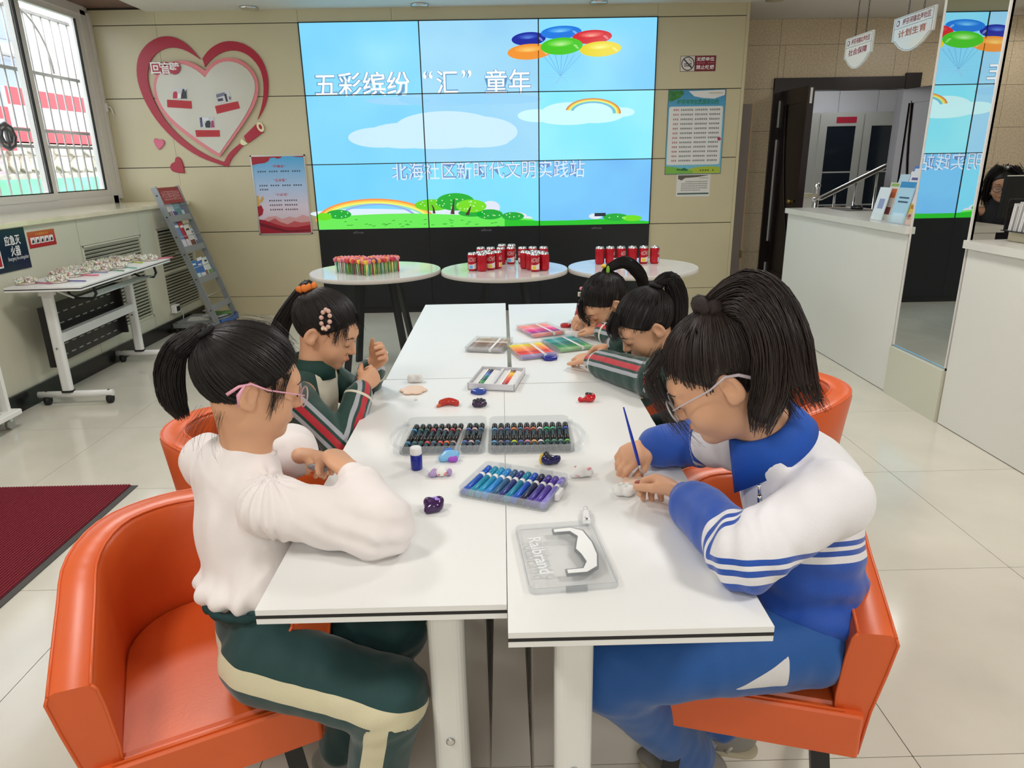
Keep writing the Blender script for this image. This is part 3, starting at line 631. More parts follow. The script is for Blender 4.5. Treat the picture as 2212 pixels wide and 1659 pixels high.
tx('\u65e0\u70df\u5355\u4f4d', .7, .22, .5, .26, m_whiteink, bold=.02); tx('\u7981\u6b62\u5438\u70df', .7, .74, .5, .28, m_whiteink, bold=.02)
print_line(t, U, .45, .96, .47, .07, M('pale_red_ink', (200, 130, 140), .5), 8, gaps=(4,))
# green community pledge poster
t, U, rect, pol, tx, W_, H_ = sheet('pledge_poster', 'green and blue community pledge poster with a white text panel', 'poster', (1444, 194), (1556, 375), .005)
H2_ = H_/2
obj('board', MB().box(-W_/2, W_/2, -.005, 0, -H2_, H2_), t, M('poster_edge', (70, 92, 82), .5))
rect('print', .008, .006, .992, .994, grad('pledge_sky', [(0, (120, 190, 214)), (.6, (96, 176, 214)), (1, (58, 140, 186))], 'Z', -H2_, H2_), .0002)
pol('cloud', [(.35, .02), (.98, .01), (.98, .07), (.8, .11), (.6, .1), (.45, .08)], M('poster_white', (226, 226, 224), .4), .0004)
pol('leaves', [(.01, .01), (.25, .01), (.27, .05), (.2, .1), (.12, .12), (.05, .14), (.01, .12)], M('poster_leaf', (52, 130, 60), .4, noise=(30, .4)), .0005)
rp = []
for cx, cy, a0 in ((.93, .22, -90), (.93, .86, 0), (.06, .86, 90), (.06, .22, 180)):
    for i in range(6):
        a = math.radians(a0+18*i); rp.append((cx+.035*math.cos(a), cy+.025*math.sin(a)))
pol('text_panel', rp, MATS['poster_white'], .0006)
pol('hill', [(.01, .9), (.15, .91), (.35, .935), (.5, .96), (.5, .992), (.01, .992)], M('poster_hill2', (120, 180, 70), .4), .0008)
pol('hill', [(.3, .96), (.55, .915), (.8, .905), (.985, .92), (.985, .992), (.3, .992)], M('poster_hill', (170, 190, 62), .4), .0007)
pol('bushes', [(.2, .95), (.22, .93), (.28, .94), (.34, .92), (.42, .945), (.4, .96)], M('poster_bush', (36, 112, 66), .4), .0009)
pol('flower', [(.9, .57), (.93, .555), (.97, .58), (.95, .6), (.91, .6)], M('poster_flower', (170, 50, 100), .4), .0009)
tx('\u7ee5\u82ac\u6cb3\u5e02\u793e\u533a\u5c45\u6c11\u516c\u7ea6', .52, .143, .72, .058, M('title_green', (20, 130, 66), .4), bold=.025)
print_line(t, U, .7, .94, .045, .014, M('gold_ink', (196, 160, 80), .5), 8)
for k in range(12):
    v = .235+k*.0545; print_line(t, U, .1, .2, v, .022, m_redink, 3, d=.0011); print_line(t, U, .23, .92, v, .021, m_ink, 22, gaps=(7, 15), d=.0011)
print_line(t, U, .62, .88, .955, .018, m_ink, 6, gaps=(4,), d=.0012)
# small note
t, U, rect, pol, tx, W_, H_ = sheet('paper_note', 'small white printed note taped under the pledge poster', 'note', (1462, 377), (1532, 424), .002)
rect('paper', 0, 0, 1, 1, M('paper_white', (222, 221, 216), .6), 0)
pol('header', [(.04, .04), (.98, .04), (.6, .13), (.25, .16), (.15, .27), (.04, .2)], M('note_grey', (92, 84, 76), .5), .0004)
rect('footer', .04, .83, .97, .9, M('note_green', (70, 96, 88), .5), .0004)
print_line(t, U, .66, .94, .17, .05, M('tan_ink', (190, 160, 120), .5), 7)
for k in range(5): print_line(t, U, .26 if k == 0 else .14, .92 if k < 4 else .72, .33+.095*k, .05, M('soft_ink', (130, 128, 128), .5), 16 if k < 4 else 12)
# clips on the wall near the ceiling
# ================================================================ left side
m_magwhite = M('paper_sheet', (226, 226, 224), .5)
# signs on the low wall
LWM = frame((XLW, 0, 0), (0, 1, 0), (0, 0, 1))
y0, y1 = at(0, 490, x=XLW).y-.28, at(47, 487, x=XLW).y; za, zb = at(47, 487, x=XLW).z, at(67, 577, x=XLW).z
sg = thing('extinguisher_sign', 'navy blue emergency fire extinguisher sign in white lettering', 'sign', (XLW, (y0+y1)/2, (za+zb)/2))
cy, cz, hw, hh = (y0+y1)/2, (za+zb)/2, (y1-y0)/2, (za-zb)/2
obj('board', MB().box(0, .006, -hw, hw, -hh, hh), sg, M('navy_board', (14, 16, 62), .25, noise=(2.5, .4, (16, 42, 56))))
obj('pictogram', MB().box(.006, .007, -hw, -.015, -hh+.03, hh*.02), sg, m_whiteink); obj('pictogram_fill', MB().box(.007, .0075, -hw, -.024, -hh+.04, hh*.0), sg, M('signal_red', (178, 10, 36), .4))
sm = lambda y, z: frame((.0085, y, z), (0, 1, 0), (0, 0, 1))
ty = hw*.53
text('\u5e94\u6025\u706d', .145, .062, m_whiteink, sg, sm(ty-.018, hh*.4), bold=.02); text('\u706b\u5668', .092, .062, m_whiteink, sg, sm(ty-.008, -hh*.1), bold=.02)
text('Emergency fire extinguisher', .19, .03, m_whiteink, sg, sm(ty+.005, -hh*.46))
ya, yb2, za, zb = at(57, 502, x=XLW).y, at(122, 526, x=XLW).y, at(57, 502, x=XLW).z, at(63, 538, x=XLW).z
fl_ = thing('instruction_label', 'orange and red five-picture instruction label on the low wall', 'label', (XLW, (ya+yb2)/2, (za+zb)/2))
hw, hh = (yb2-ya)/2, (za-zb)/2
obj('board', MB().box(0, .002, -hw, hw, -hh, hh), fl_, grad('label_red', [(0, (176, 8, 30)), (.45, (190, 30, 40)), (1, (196, 100, 40))], 'Z', -hh, hh))
for k in range(5):
    y = -hw*.86+k*hw*.345
    q = obj('picture', MB().box(.002, .0024, y, y+hw*.3, -hh*.52, hh*.28), fl_, m_whiteink)
    obj('figure', MB().prism([(.2, .1), (.9, .15), (.85, .5), (.6, .7), (.35, .45)], 0, .0002, frame((.0026, y, -hh*.5), (0, 1, 0), (0, 0, 1)) @ Matrix.Diagonal((hw*.28, hh*.8, 1, 1))), q, m_ink)
text('\u706d\u706b\u5668\u4f7f\u7528\u65b9\u6cd5', hw*.95, hh*.3, M('yellow_ink', (238, 190, 60), .5), fl_, frame((.003, 0, hh*.62), (0, 1, 0), (0, 0, 1)))

# folding table on castors against the low wall
m_ttop = M('table_laminate', (240, 240, 238), .28, spec=.4)
m_tedge = M('edge_black', (22, 22, 24), .4)
m_tleg = M('leg_white', (232, 232, 230), .35)
def table_top(t, hx, hy, z):
    obj('top', MB().box(-hx, hx, -hy, hy, z-.010, z), t, m_ttop)
    obj('edge_stripe', MB().box(-hx-.0003, hx+.0003, -hy-.0003, hy+.0003, z-.016, z-.010), t, m_tedge)
    obj('underside', MB().box(-hx, hx, -hy, hy, z-.026, z-.016), t, m_ttop)
def castor(t, x, y, r=.028):
    c = obj('castor', MB().tube([(x-.012, y, r), (x+.012, y, r)], r, 14), t, m_rubber)
    obj('castor_hood', MB().tube([(x-.016, y, r*1.1), (x+.016, y, r*1.1)], [r*.9, r*.9], 10).tube([(x, y, r*1.5), (x, y, .09)], .008, 6), c, m_rubber)
ft = thing('folding_table', 'white folding table on castors against the low wall, holding candy wands', 'table', (-2.735, 4.735, 0), math.radians(2.6))
table_top(ft, .218, .645, .77)
for s in (-1, 1):
    y = .505*s
    obj('post', MB().rbox(-.095, -.03, y-.022, y+.022, .085, .72, .018, 4), ft, m_tleg)
    obj('post_collar', MB().rbox(-.1, -.025, y-.026, y+.026, .083, .095, .02, 4), ft, m_rubber)
    obj('top_bracket', MB().rbox(-.105, -.02, y-.03, y+.03, .70, .744, .015, 3), ft, m_tleg)
    obj('foot', MB().tube([(-.25, y, .068), (.21, y, .068)], .021, 14, ry=.8), ft, m_tleg)
    castor(ft, -.2, y); castor(ft, .185, y)
    obj('bolt', MB().lathe([(.007, 0), (.007, .003)], 10, Matrix.Translation((-.062, y-.0225, .37)) @ Matrix.Rotation(PI/2, 4, 'X')), ft, m_chrome)
    ba = obj('basket_arm', MB().tube([(.02, y*.86, .74), (.03, y*.86, .69), (.07, y*.86, .665), (.17, y*.86, .66), (.19, y*.86, .69), (.18, y*.86, .742)], .009, 8), ft, m_rubber)
    obj('strut', MB().bar((-.06, y*.92, .735), (.06, y*.88, .67), .02, .008), ft, m_tleg)
obj('crossbar', MB().rbox(-.085, -.04, -.49, .49, .40, .455, .006, 2), ft, m_tleg)
for k in range(5): obj('basket_rod', MB().tube([(.06+.03*k, -.435, .665+.002*k), (.06+.03*k, .435, .665+.002*k)], .0035, 6), ft, M('grey_rod', (188, 198, 196), .3, .5))
m_mod = M('modesty_black', (34, 32, 33), .35)
md = obj('modesty_panel', MB().box(-.15, -.147, -.47, .47, .24, .62).box(-.15, -.11, -.49, -.47, .24, .62).box(-.15, -.11, .47, .49, .24, .62), ft, m_mod)
m_slot = M('slot_grey', (168, 166, 160), .6)
for r in range(5):
    for c in range(9):
        yy = -.42+c*.095+(.03 if r % 2 else 0); zz = .275+r*.068
        obj('slot', MB().box(-.1468, -.1462, yy, yy+.05, zz, zz+.007), md, m_slot)
# candy wands: heads of bright twists on a stick
wcols = [(252, 250, 240), (244, 200, 204), (228, 238, 218), (240, 226, 170), (214, 140, 150), (176, 206, 196)]
wm = [M('twist_%d' % i, c, .3, noise=None) for i, c in enumerate(wcols)]
def wand_head(kind, seed):
    r = random.Random(seed); b = MB(); mi = []
    n = 0
    while n < 120:
        x, y = r.uniform(-1, 1), r.uniform(-1, 1)
        if kind == 'heart':
            u = x*1.1; v = y*1.15+.15
            if (u*u+v*v-.75)**3-u*u*v*v*v > 0: continue
        elif kind == 'ring':
            if not .35 < math.hypot(x, y) < 1: continue
        elif math.hypot(x, y) > 1: continue
        n += 1; R = .062; f0 = len(b.f)
        h = .012+.016*max(0, 1-math.hypot(x, y))+r.uniform(0, .01)
        mt = Euler((r.uniform(0, 6), r.uniform(0, 6), r.uniform(0, 6))).to_matrix()
        b.ball((x*R, y*R, h), (.0085, .0055, .0045), 5, 3, mt)
        if r.random() < .7:
            a = r.uniform(0, 6.3); e = Vector((x*R+.012*math.cos(a), y*R+.012*math.sin(a), h+.012)); b.add([(x*R, y*R, h), e, e+Vector((.005, .004, .002))], [(0, 1, 2)])
        c = r.choice([0, 0, 0, 0, 1, 2, 2, 3, 4, 5]); mi += [c]*(len(b.f)-f0)
    me = b.mesh('candy_head')
    for m in wm: me.materials.append(m)
    me.polygons.foreach_set('material_index', mi); return me
heads = {k: wand_head(k, s) for k, s in (('heart', 1), ('round', 2), ('ring', 3))}
base_me = MB().lathe([(.056, 0), (.064, .004), (.056, .012)], 16).mesh('candy_base', M('foil_base', (214, 200, 190), .3, .3))
scols = {'pink': (236, 110, 140), 'violet': (120, 116, 170), 'green': (110, 170, 130), 'lime': (186, 204, 60), 'teal': (130, 196, 176), 'rose': (196, 110, 140), 'mint': (120, 160, 130), 'grey': (150, 160, 190)}
W = [(30, 612, 'round', 'rose', 'candy wand with rose stick at the post end of the folding table'), (125, 608, 'round', 'violet', 'round candy wand with dark violet stick on the folding table'), (85, 595, 'heart', 'rose', 'candy wand lying between the violet wand and the low wall'), (150, 596, 'round', 'pink', 'candy wand with bright pink stick'),
     (110, 588, 'ring', 'grey', 'candy ring wand with grey stick behind the pink one'), (170, 588, 'round', 'grey', 'candy wand with pale grey-blue stick'), (140, 578, 'heart', 'teal', 'heart candy wand next to the low wall'), (185, 578, 'round', 'rose', 'deep pink candy wand head in the middle of the table'),
     (218, 584, 'round', 'mint', 'candy wand with mint green stick'), (255, 577, 'round', 'teal', 'candy wand with teal stick'), (215, 567, 'ring', 'green', 'candy wand touching the radiator grille'), (262, 565, 'heart', 'lime', 'candy wand with lime green stick'),
     (240, 558, 'round', 'rose', 'candy wand under the radiator slats'), (290, 558, 'round', 'green', 'candy wand towards the magazine rack end'), (325, 556, 'round', 'pink', 'candy wand with pink stick poking past the table end')]
WP = []
for (px, py, kd, sc, lab) in W:
    p = at(px, py, z=.775); WP.append(Vector((min(max(p.x, -2.89), -2.6), min(max(p.y, 4.18), 5.28))))
for _ in range(150):
    for i in range(len(WP)):
        for j in range(i):
            d = WP[i]-WP[j]; l = max(d.length, 1e-4)
            if l < .131: q = d/l*(.131-l)/2; WP[i] += q; WP[j] -= q
        WP[i].x = min(max(WP[i].x, -2.895), -2.59); WP[i].y = min(max(WP[i].y, 4.17), 5.3)
for i, (px, py, kd, sc, lab) in enumerate(W):
    p = WP[i]
    t = thing('candy_wand', lab, 'wand', (p.x, p.y, .7705), ri.uniform(-.35, .35)+(.9 if i == 14 else 0), 'candy wands on the folding table')
    obj('foil_base', base_me, t); o = obj('candy_head', heads[kd], t, rot=(0, 0, ri.uniform(0, 6))); o['kind'] = 'stuff'
    obj('stick', MB().tube([(.05, 0, .007), (.17, -.02, .005)], .0045, 6), t, M('stick_'+sc, scols[sc], .4))

# white display cart at the edge of the picture
ct = thing('display_cart', 'white shelf cart on castors holding stacked books', 'cart', (-2.9, 3.55, 0))
obj('bottom_board', MB().rbox(-.1, .1, -.5, .28, .085, .115, .012, 3, bev=.004), ct, m_white)
obj('side_panel', MB().box(-.1, .06, .22, .245, .115, 1.0), ct, m_white); obj('side_panel', MB().box(-.1, .06, -.5, -.475, .115, 1.0), ct, m_white)
obj('back_panel', MB().box(-.1, -.09, -.475, .22, .115, 1.0), ct, m_white)
obj('glass_shelf', MB().box(-.09, .055, -.475, .22, .33, .336), ct, M('shelf_glass', (200, 214, 210), .05, alpha=.45))
obj('top_board', MB().box(-.1, .08, -.5, .28, 1.0, 1.02), ct, m_white)
for x, y in ((.03, .25), (.03, -.45), (-.07, .25), (-.07, -.45)):
    c = obj('castor', MB().tube([(x-.01, y, .03), (x+.01, y, .03)], .03, 16), ct, M('clear_castor', (170, 168, 160), .3))
    obj('castor_fork', MB().box(x-.014, x+.014, y-.012, y+.012, .045, .085), c, m_chrome)
for k, (c, lab) in enumerate((((150, 140, 146), 'grey book at the foot of the pile on the cart'), ((206, 200, 206), 'pale book second in the pile on the cart'), ((130, 70, 84), 'maroon book in the pile on the cart'), ((50, 130, 70), 'green book on top of the pile on the cart'))):
    b = thing('book', lab, 'book', (-2.9, 3.62, .1155+.024*k), .05*k, 'books on the display cart')
    obj('pages', MB().box(-.075, .05, -.1, .1, .002, .02), b, m_magwhite); obj('cover', MB().box(-.08, .052, -.102, .102, .0, .002).box(-.08, .052, -.102, .102, .02, .022).box(-.082, -.08, -.102, .102, 0, .022), b, M('cover_%d' % k, c, .4))
# wall socket timer
ts = thing('wall_timer', 'cream wall socket with dark dial low on the radiator wall', 'socket', (XLW, 6.29, .2))
obj('body', MB().rbox(0, .05, -.045, .045, -.03, .04, .008, 2), ts, m_white); obj('dial', MB().box(.05, .053, -.03, .03, -.018, .028), ts, m_rubber)
obj('cable', MB().tube([(.03, .045, -.01), (.04, .09, -.03), (.03, .12, -.09), (.02, .1, -.16)], .004, 6), ts, m_white)

# magazine rack
m_rack = M('rack_grey', (150, 154, 158), .4, .3)
rk = thing('magazine_rack', 'grey leaning magazine rack with a red header board', 'magazine rack', (-2.77, 6.4, 0))
def fx(z): return .205-.375*(z-.05)/1.21      # front line of the leaning sides (local x)
for s in (-1, 1):
    y = .215*s
    obj('side_rail', MB().bar((fx(.03)-.02, y, .03), (fx(1.27)-.02, y, 1.27), .012, .05, (1, 0, .3)), rk, m_rack)
    obj('base_rail', MB().box(-.22, .2, y-.008, y+.008, .045, .085), rk, m_rack)
    for z in (.2, .48, .7, .85, 1.02, 1.2):
        obj('bolt', MB().lathe([(.006, 0), (.006, .004)], 8, Matrix.Translation((fx(z)-.02, y+.008*s, z)) @ Matrix.Rotation(-PI/2*s, 4, 'X')), rk, m_rubber)
    for x in (-.19, .16): castor(rk, x, y, .02)
hd = obj('header', MB().quad((fx(1.13), -.2, 1.13), (fx(1.13), .2, 1.13), (fx(1.265), .2, 1.265), (fx(1.265), -.2, 1.265)), rk, M('header_red', (160, 40, 48), .4))
sl = Vector((fx(1.265)-fx(1.13), 0, .135)).normalized()
text('\u793e\u533a\u4fbf\u6c11\u670d\u52a1\u680f', .34, .085, M('header_pink', (232, 170, 172), .5), rk, frame((fx(1.197)+.0015, 0, 1.197), (0, 1, 0), sl))
SH = [(.985, .06), (.72, .09), (.45, .10), (.2, .11)]
for i, (z, d) in enumerate(SH):
    x1 = fx(z)
    obj('shelf', MB().box(x1-.1, x1, -.205, .205, z-.008, z), rk, m_rack)
    obj('shelf_lip', MB().quad((x1, -.205, z-.01), (x1, .205, z-.01), (x1-.015, .205, z+.045), (x1-.015, -.205, z+.045)), rk, m_rack)
    obj('retaining_rod', MB().tube([(fx(z+.13)+.004, -.205, z+.13), (fx(z+.13)+.004, .205, z+.13)], .003, 6), rk, M('grey_rod', (188, 198, 196), .3, .5))
obj('lower_panel', MB().box(-.21, .2, -.2, .2, .085, .09), rk, m_rack)
obj('front_bow', MB().tube([(.2, -.2, .09), (.235, -.1, .085), (.245, 0, .085), (.235, .1, .085), (.2, .2, .09)], .02, 6), rk, M('bow_blue', (52, 92, 160), .4))
mag = [(0, -.15, .11, .2, (228, 232, 228), (60, 110, 80), 'white leaflet with green head on the top rack shelf'), (0, -.07, .1, .21, (236, 226, 224), (180, 120, 130), 'cream leaflet with rosy figures on the top rack shelf'), (0, 0, .1, .2, (214, 224, 238), (60, 70, 140), 'pale leaflet with dark blue foot on the top rack shelf'), (0, .07, .13, .25, (140, 184, 196), (90, 150, 150), 'tall teal brochure on the top rack shelf'), (0, .155, .08, .2, (120, 130, 160), (220, 224, 232), 'slate blue booklet on the top rack shelf'),
       (1, -.11, .16, .27, (110, 146, 200), (226, 224, 236), 'large sky blue brochure edged in red on the second rack shelf'), (1, .0, .1, .26, (176, 30, 48), (230, 220, 226), 'crimson booklet on the second rack shelf'), (1, .07, .11, .22, (226, 218, 214), (120, 60, 50), 'white booklet with brown picture on the second rack shelf'), (1, .15, .09, .18, (196, 206, 214), (90, 120, 150), 'grey-blue leaflet at the wall end of the second rack shelf'),
       (2, -.13, .13, .19, (46, 120, 190), (220, 240, 236), 'blue leaflet with pale green head on the third rack shelf'), (2, -.01, .11, .17, (60, 110, 190), (236, 236, 240), 'royal blue folded leaflet on the third rack shelf'), (2, .06, .1, .2, (240, 240, 240), (150, 110, 90), 'white leaflet with brown photo on the third rack shelf'), (2, .15, .09, .19, (226, 232, 226), (120, 160, 90), 'white leaflet with green sprigs on the third rack shelf')]
for s, y, wd, h, c, c2, lab in mag:
    z = SH[s][0]; x = fx(z)-.03; lean = math.radians(17)+ri.uniform(-.03, .03)
    b = thing('brochure', lab, 'brochure', (-2.77+x+ri.uniform(-.012, .0), 6.4+y, z+.001), group='brochures in the magazine rack', rot=(ri.uniform(-.05, .05), -lean, 0))
    obj('cover', MB().box(0, .004, -wd/2, wd/2, 0, h), b, M('mag_%d%d%d' % c, c, .35))
    obj('print', MB().box(.004, .0046, -wd*.42, wd*.42, h*.08, h*.38), b, M('mag_%d%d%d' % c2, c2, .35)); obj('title', MB().box(.004, .0046, -wd*.3, wd*.3, h*.78, h*.86), b, m_whiteink if sum(c) < 500 else m_ink)
for k, (x, y, rz, c, lab) in enumerate(((-.05, -.05, .2, (214, 212, 206), 'loose newspaper on the rack base'), (.06, .05, -.25, (206, 208, 206), 'folded white leaflet lying on the rack base'), (.08, .13, .5, (110, 160, 90), 'green leaflet lying on the rack base'))):
    b = thing('leaflet', lab, 'leaflet', (-2.77+x, 6.4+y, .0905+.009*k), rz)
    obj('sheet', MB().box(-.09, .09, -.07, .07, 0, .004), b, M('lf_%d' % k, c, .5)); obj('fold', MB().box(-.09, .0, -.07, .07, .004, .008, Matrix.Rotation(.04, 4, 'Y')), b, M('lf_%d' % k, c, .5))
# ================================================================ right side: counters, mirror, signs, inner room
m_lam = M('counter_white', (232, 230, 222), .4, noise=(1.2, .02)); m_ctop = M('counter_top', (224, 222, 214), .22, noise=(3, .05))
def counter(nm, label, y0, y1, zt):
    t = thing(nm, label, 'counter', (XC, (y0+y1)/2, 0)); h = (y1-y0)/2
    obj('front_panel', MB().box(0, .02, -h, h, .004, zt-.04), t, m_lam)
    obj('end_panel', MB().box(.02, .52, -h, -h+.02, .004, zt-.04), t, m_lam); obj('end_panel', MB().box(.02, .52, h-.02, h, .004, zt-.04), t, m_lam)
    obj('worktop', MB().box(-.025, .56, -h-.012, h+.012, zt-.04, zt), t, m_ctop)
    obj('plinth', MB().box(.003, .01, -h, h, 0, .004), t, m_rubber)
    return t
counter('reception_counter', 'white reception counter in front of the doorway, with leaflets on top', 4.135, 5.93, 1.018)
counter('reception_counter', 'white reception counter with the file rack, beside the mirror panel', 1.2, 3.575, 1.0)
lg = tag(obj('counter_ledge', MB().box(-.12, .12, -1.15, 1.15, 0, .05), None, m_marble, loc=(XC+.28, 2.38, 1.001)), 'raised cream ledge along the counter carrying the file rack', 'ledge')
# mirror panel standing between the counters
mp = thing('mirror_panel', 'tall mirror panel with steel edges between the two counters', 'mirror', (XC+.005, 3.85, 0))
m_mirror = M('mirror', (225, 228, 226), .0, 1)
obj('plinth', MB().box(-.02, .05, -.262, .272, 0, .3), mp, m_lowwall)
obj('core', MB().box(.004, .016, -.262, .272, .3, ZC), mp, m_granite)
obj('mirror_glass', MB().box(-.002, .004, -.252, .262, .31, ZC), mp, m_mirror)
obj('edge_strip', MB().box(-.006, .016, -.262, -.252, .3, ZC), mp, m_alu); obj('edge_strip', MB().box(-.006, .016, .262, .272, .3, ZC), mp, m_alu)
obj('bottom_strip', MB().box(-.008, .004, -.262, .272, .298, .312), mp, m_chrome)
# hanging signs over the counter
m_sgn = M('acrylic_sign', (226, 228, 224), .12, coat=.4); m_sred = M('sign_red_letter', (150, 40, 66), .4); m_sorg = M('sign_orange_letter', (176, 82, 44), .4)
def hanging(label, yL, yR, zt, zb, big, cbig):
    hw = (yL-yR)/2; t = thing('hanging_sign', label, 'hanging sign', (2.44, (yL+yR)/2, zt)); h = zt-zb
    out = [(-hw, 0), (-hw, -h*.62), (-hw*.88, -h*.64), (-hw*.6, -h*.84), (-hw*.3, -h*.96), (0, -h), (hw*.3, -h*.96), (hw*.6, -h*.84), (hw*.88, -h*.64), (hw, -h*.62), (hw, 0)]
    F = frame((0, 0, 0), (0, -1, 0), (0, 0, 1))
    obj('board', MB().prism(out, -.006, .006, F), t, m_sgn)
    lnp = MB(); ins = [(x*.93, y*.94-.006) for x, y in out]
    for i in range(len(ins)):
        a, b = Vector((*ins[i], 0)), Vector((*ins[(i+1) % len(ins)], 0)); lnp.bar(F @ Vector((a.x, a.y, .0065)), F @ Vector((b.x, b.y, .0065)), .0015, .001, (-1, 0, 0))
    lnp.bar(F @ Vector((-hw*.93, -h*.3, .0065)), F @ Vector((hw*.93, -h*.3, .0065)), .0015, .001, (-1, 0, 0))
    obj('border_line', lnp, t, m_ink)['kind'] = 'stuff'
    def tm(u, v): return F @ Matrix.Translation((u, v, .0072))
    obj('emblem', MB().lathe([(.018, 0), (.018, .0006)], 20, tm(-hw*.76, -h*.16)), t, M('emblem_mauve', (128, 96, 124), .4))
    obj('emblem_ring', MB().lathe([(.011, .0008), (.011, .0012)], 16, tm(-hw*.76, -h*.16)), t, m_sgn)
    text('\u7ee5\u82ac\u6cb3\u9547\u5317\u6d77\u793e\u533a', hw*1.35, h*.17, m_sred, t, tm(hw*.15, -h*.16), bold=.01)
    text(big, hw*1.35, h*.2, cbig, t, tm(0, -h*.47), bold=.01)
    for u in (-hw*.35, hw*.4):
        ch = MB(); n = int((ZC-zt)/.016)
        for k in range(n):
            z = .008+k*.016; a = k % 2; ch.tube([(0.005*math.cos(q)*(1 if a else 0), -u+.005*math.cos(q)*(0 if a else 1), z+.010*math.sin(q)) for q in [2*PI*i/6 for i in range(7)]], .0015, 4, False)
        obj('chain', ch, t, m_ink)['kind'] = 'stuff'
hanging('hanging shield sign with crimson lettering for social security', 5.327, 4.95, 2.2, 1.99, '\u793e\u4f1a\u4fdd\u969c', m_sred)
hanging('hanging shield sign with orange-brown lettering for family planning', 4.705, 4.274, 2.215, 2.01, '\u8ba1\u5212\u751f\u80b2', m_sorg)
# leaflets standing in clear holders on the counter
def bro(px0, px1, pyt, pyb, x, c, bits, lab, lean=.2):
    a, b = at(px0, pyb, x=x), at(px1, pyb, x=x); y0, y1 = sorted((a.y, b.y)); h = at((px0+px1)/2, pyt, x=x+.04).z-1.019
    t = thing('counter_leaflet', lab, 'leaflet', (x, (y0+y1)/2, 1.0195), group='leaflets on the reception counter', rot=(0, lean, 0)); w2 = (y1-y0)/2
    obj('sheet', MB().box(0, .006, -w2, w2, 0, h), t, M('bro_%d%d%d' % c, c, .35))
    for (u0, v0, u1, v1, cc) in bits: obj('print', MB().box(-.0006, 0, w2-2*w2*u1, w2-2*w2*u0, h*(1-v1), h*(1-v0)), t, M('bro_%d%d%d' % cc, cc, .4))
    return t
bro(1938, 1962, 356, 470, 2.56, (88, 120, 200), [(.1, .05, .9, .12, (230, 236, 250))], 'blue leaflet at the back of the counter display')
bro(1934, 1962, 368, 470, 2.53, (232, 232, 236), [(.2, .12, .85, .17, (96, 84, 150)), (.2, .22, .85, .25, (150, 150, 170))], 'white leaflet with violet title in the counter display')
bro(1914, 1936, 374, 468, 2.53, (190, 214, 230), [(.2, .2, .8, .25, (90, 120, 150))], 'pale blue leaflet in the back row of the counter display')
bro(1900, 1920, 392, 470, 2.5, (226, 222, 214), [(.15, .16, .85, .4, (214, 110, 60)), (.2, .65, .8, .85, (140, 60, 60)), (.1, .02, .9, .1, (150, 180, 90))], 'cream leaflet with orange lettering in the counter display')
bro(1880, 1903, 402, 470, 2.46, (226, 234, 240), [(.3, .35, .8, .65, (150, 160, 200))], 'white leaflet with a pale violet ring, end of the counter display')
bro(1918, 1950, 390, 482, 2.44, (176, 214, 236), [(0, .0, 1, .14, (52, 140, 200)), (.2, .36, .85, .4, (60, 80, 110)), (.2, .46, .85, .5, (60, 80, 110)), (.15, .75, .9, .98, (206, 232, 246))], 'light blue leaflet with dark blue head in front of the display')
bro(1952, 1985, 368, 484, 2.45, (234, 226, 236), [(.1, .1, .3, .22, (140, 130, 150)), (.4, .45, .6, .54, (170, 90, 170)), (.66, .45, .86, .54, (150, 90, 170)), (0, .6, 1, .78, (222, 196, 90)), (.1, .63, .3, .7, (236, 150, 60)), (.4, .63, .6, .7, (190, 200, 60)), (.7, .63, .9, .7, (200, 180, 40)), (0, .78, 1, 1, (236, 190, 160)), (.1, .8, .3, .9, (206, 50, 50)), (.4, .8, .6, .9, (206, 50, 50)), (.7, .8, .9, .9, (206, 50, 50))], 'white leaflet with rows of coloured icons next to the mirror')
bro(1940, 1956, 410, 484, 2.47, (206, 120, 96), [], 'brick red leaflet tucked behind the icon leaflet')
hd_ = thing('leaflet_holder', 'clear acrylic leaflet holder on the reception counter', 'holder', (2.47, 4.34, 1.0185))
m_acr = M('clear_acrylic', (235, 240, 240), .05, alpha=.18, spec=.8)
obj('tray', MB().box(-.05, .12, -.24, .26, 0, .004), hd_, m_acr); obj('front_lip', MB().box(-.05, -.046, -.24, .26, 0, .05), hd_, m_acr)
ms = thing('computer_mouse', 'black computer mouse on its pad on the counter', 'mouse', (2.79, 5.58, 1.0232), .4)
obj('shell', MB().ball((0, 0, .01), (.032, .055, .024), 14, 8), ms, M('mouse_black', (16, 16, 18), .2)); obj('wheel', MB().tube([(-.004, .03, .03), (.004, .03, .03)], .007, 8), ms, m_rubber)
tag(obj('mouse_pad', MB().rbox(-.11, .11, -.15, .15, 0, .004, .02, 3), None, M('pad_grey', (90, 88, 84), .6), loc=(2.77, 5.6, 1.0185)), 'dark grey mouse pad on the reception counter', 'mouse pad')
tag(obj('paper_pad', MB().rbox(-.06, .06, -.08, .08, 0, .006, .005, 2), None, M('pad_brown', (128, 110, 96), .6), loc=(2.74, 5.83, 1.0185)), 'brown notepad on the counter beside the mouse', 'notepad')
# grey board leaning past the wall corner
bd = thing('grey_board', 'tall grey board with wooden edge standing past the wall corner', 'board', (2.3, 7.35, 0))
obj('face', MB().box(-.1, .2, 0, .012, .0, 1.93), bd, M('board_grey', (132, 122, 118), .45)); obj('wooden_edge', MB().box(.2, .212, 0, .03, 0, 1.93), bd, M('raw_wood', (186, 150, 110), .6)); obj('hinge', MB().box(.19, .214, -.004, 0, .42, .5), bd, M('brass', (150, 130, 80), .3, 1))
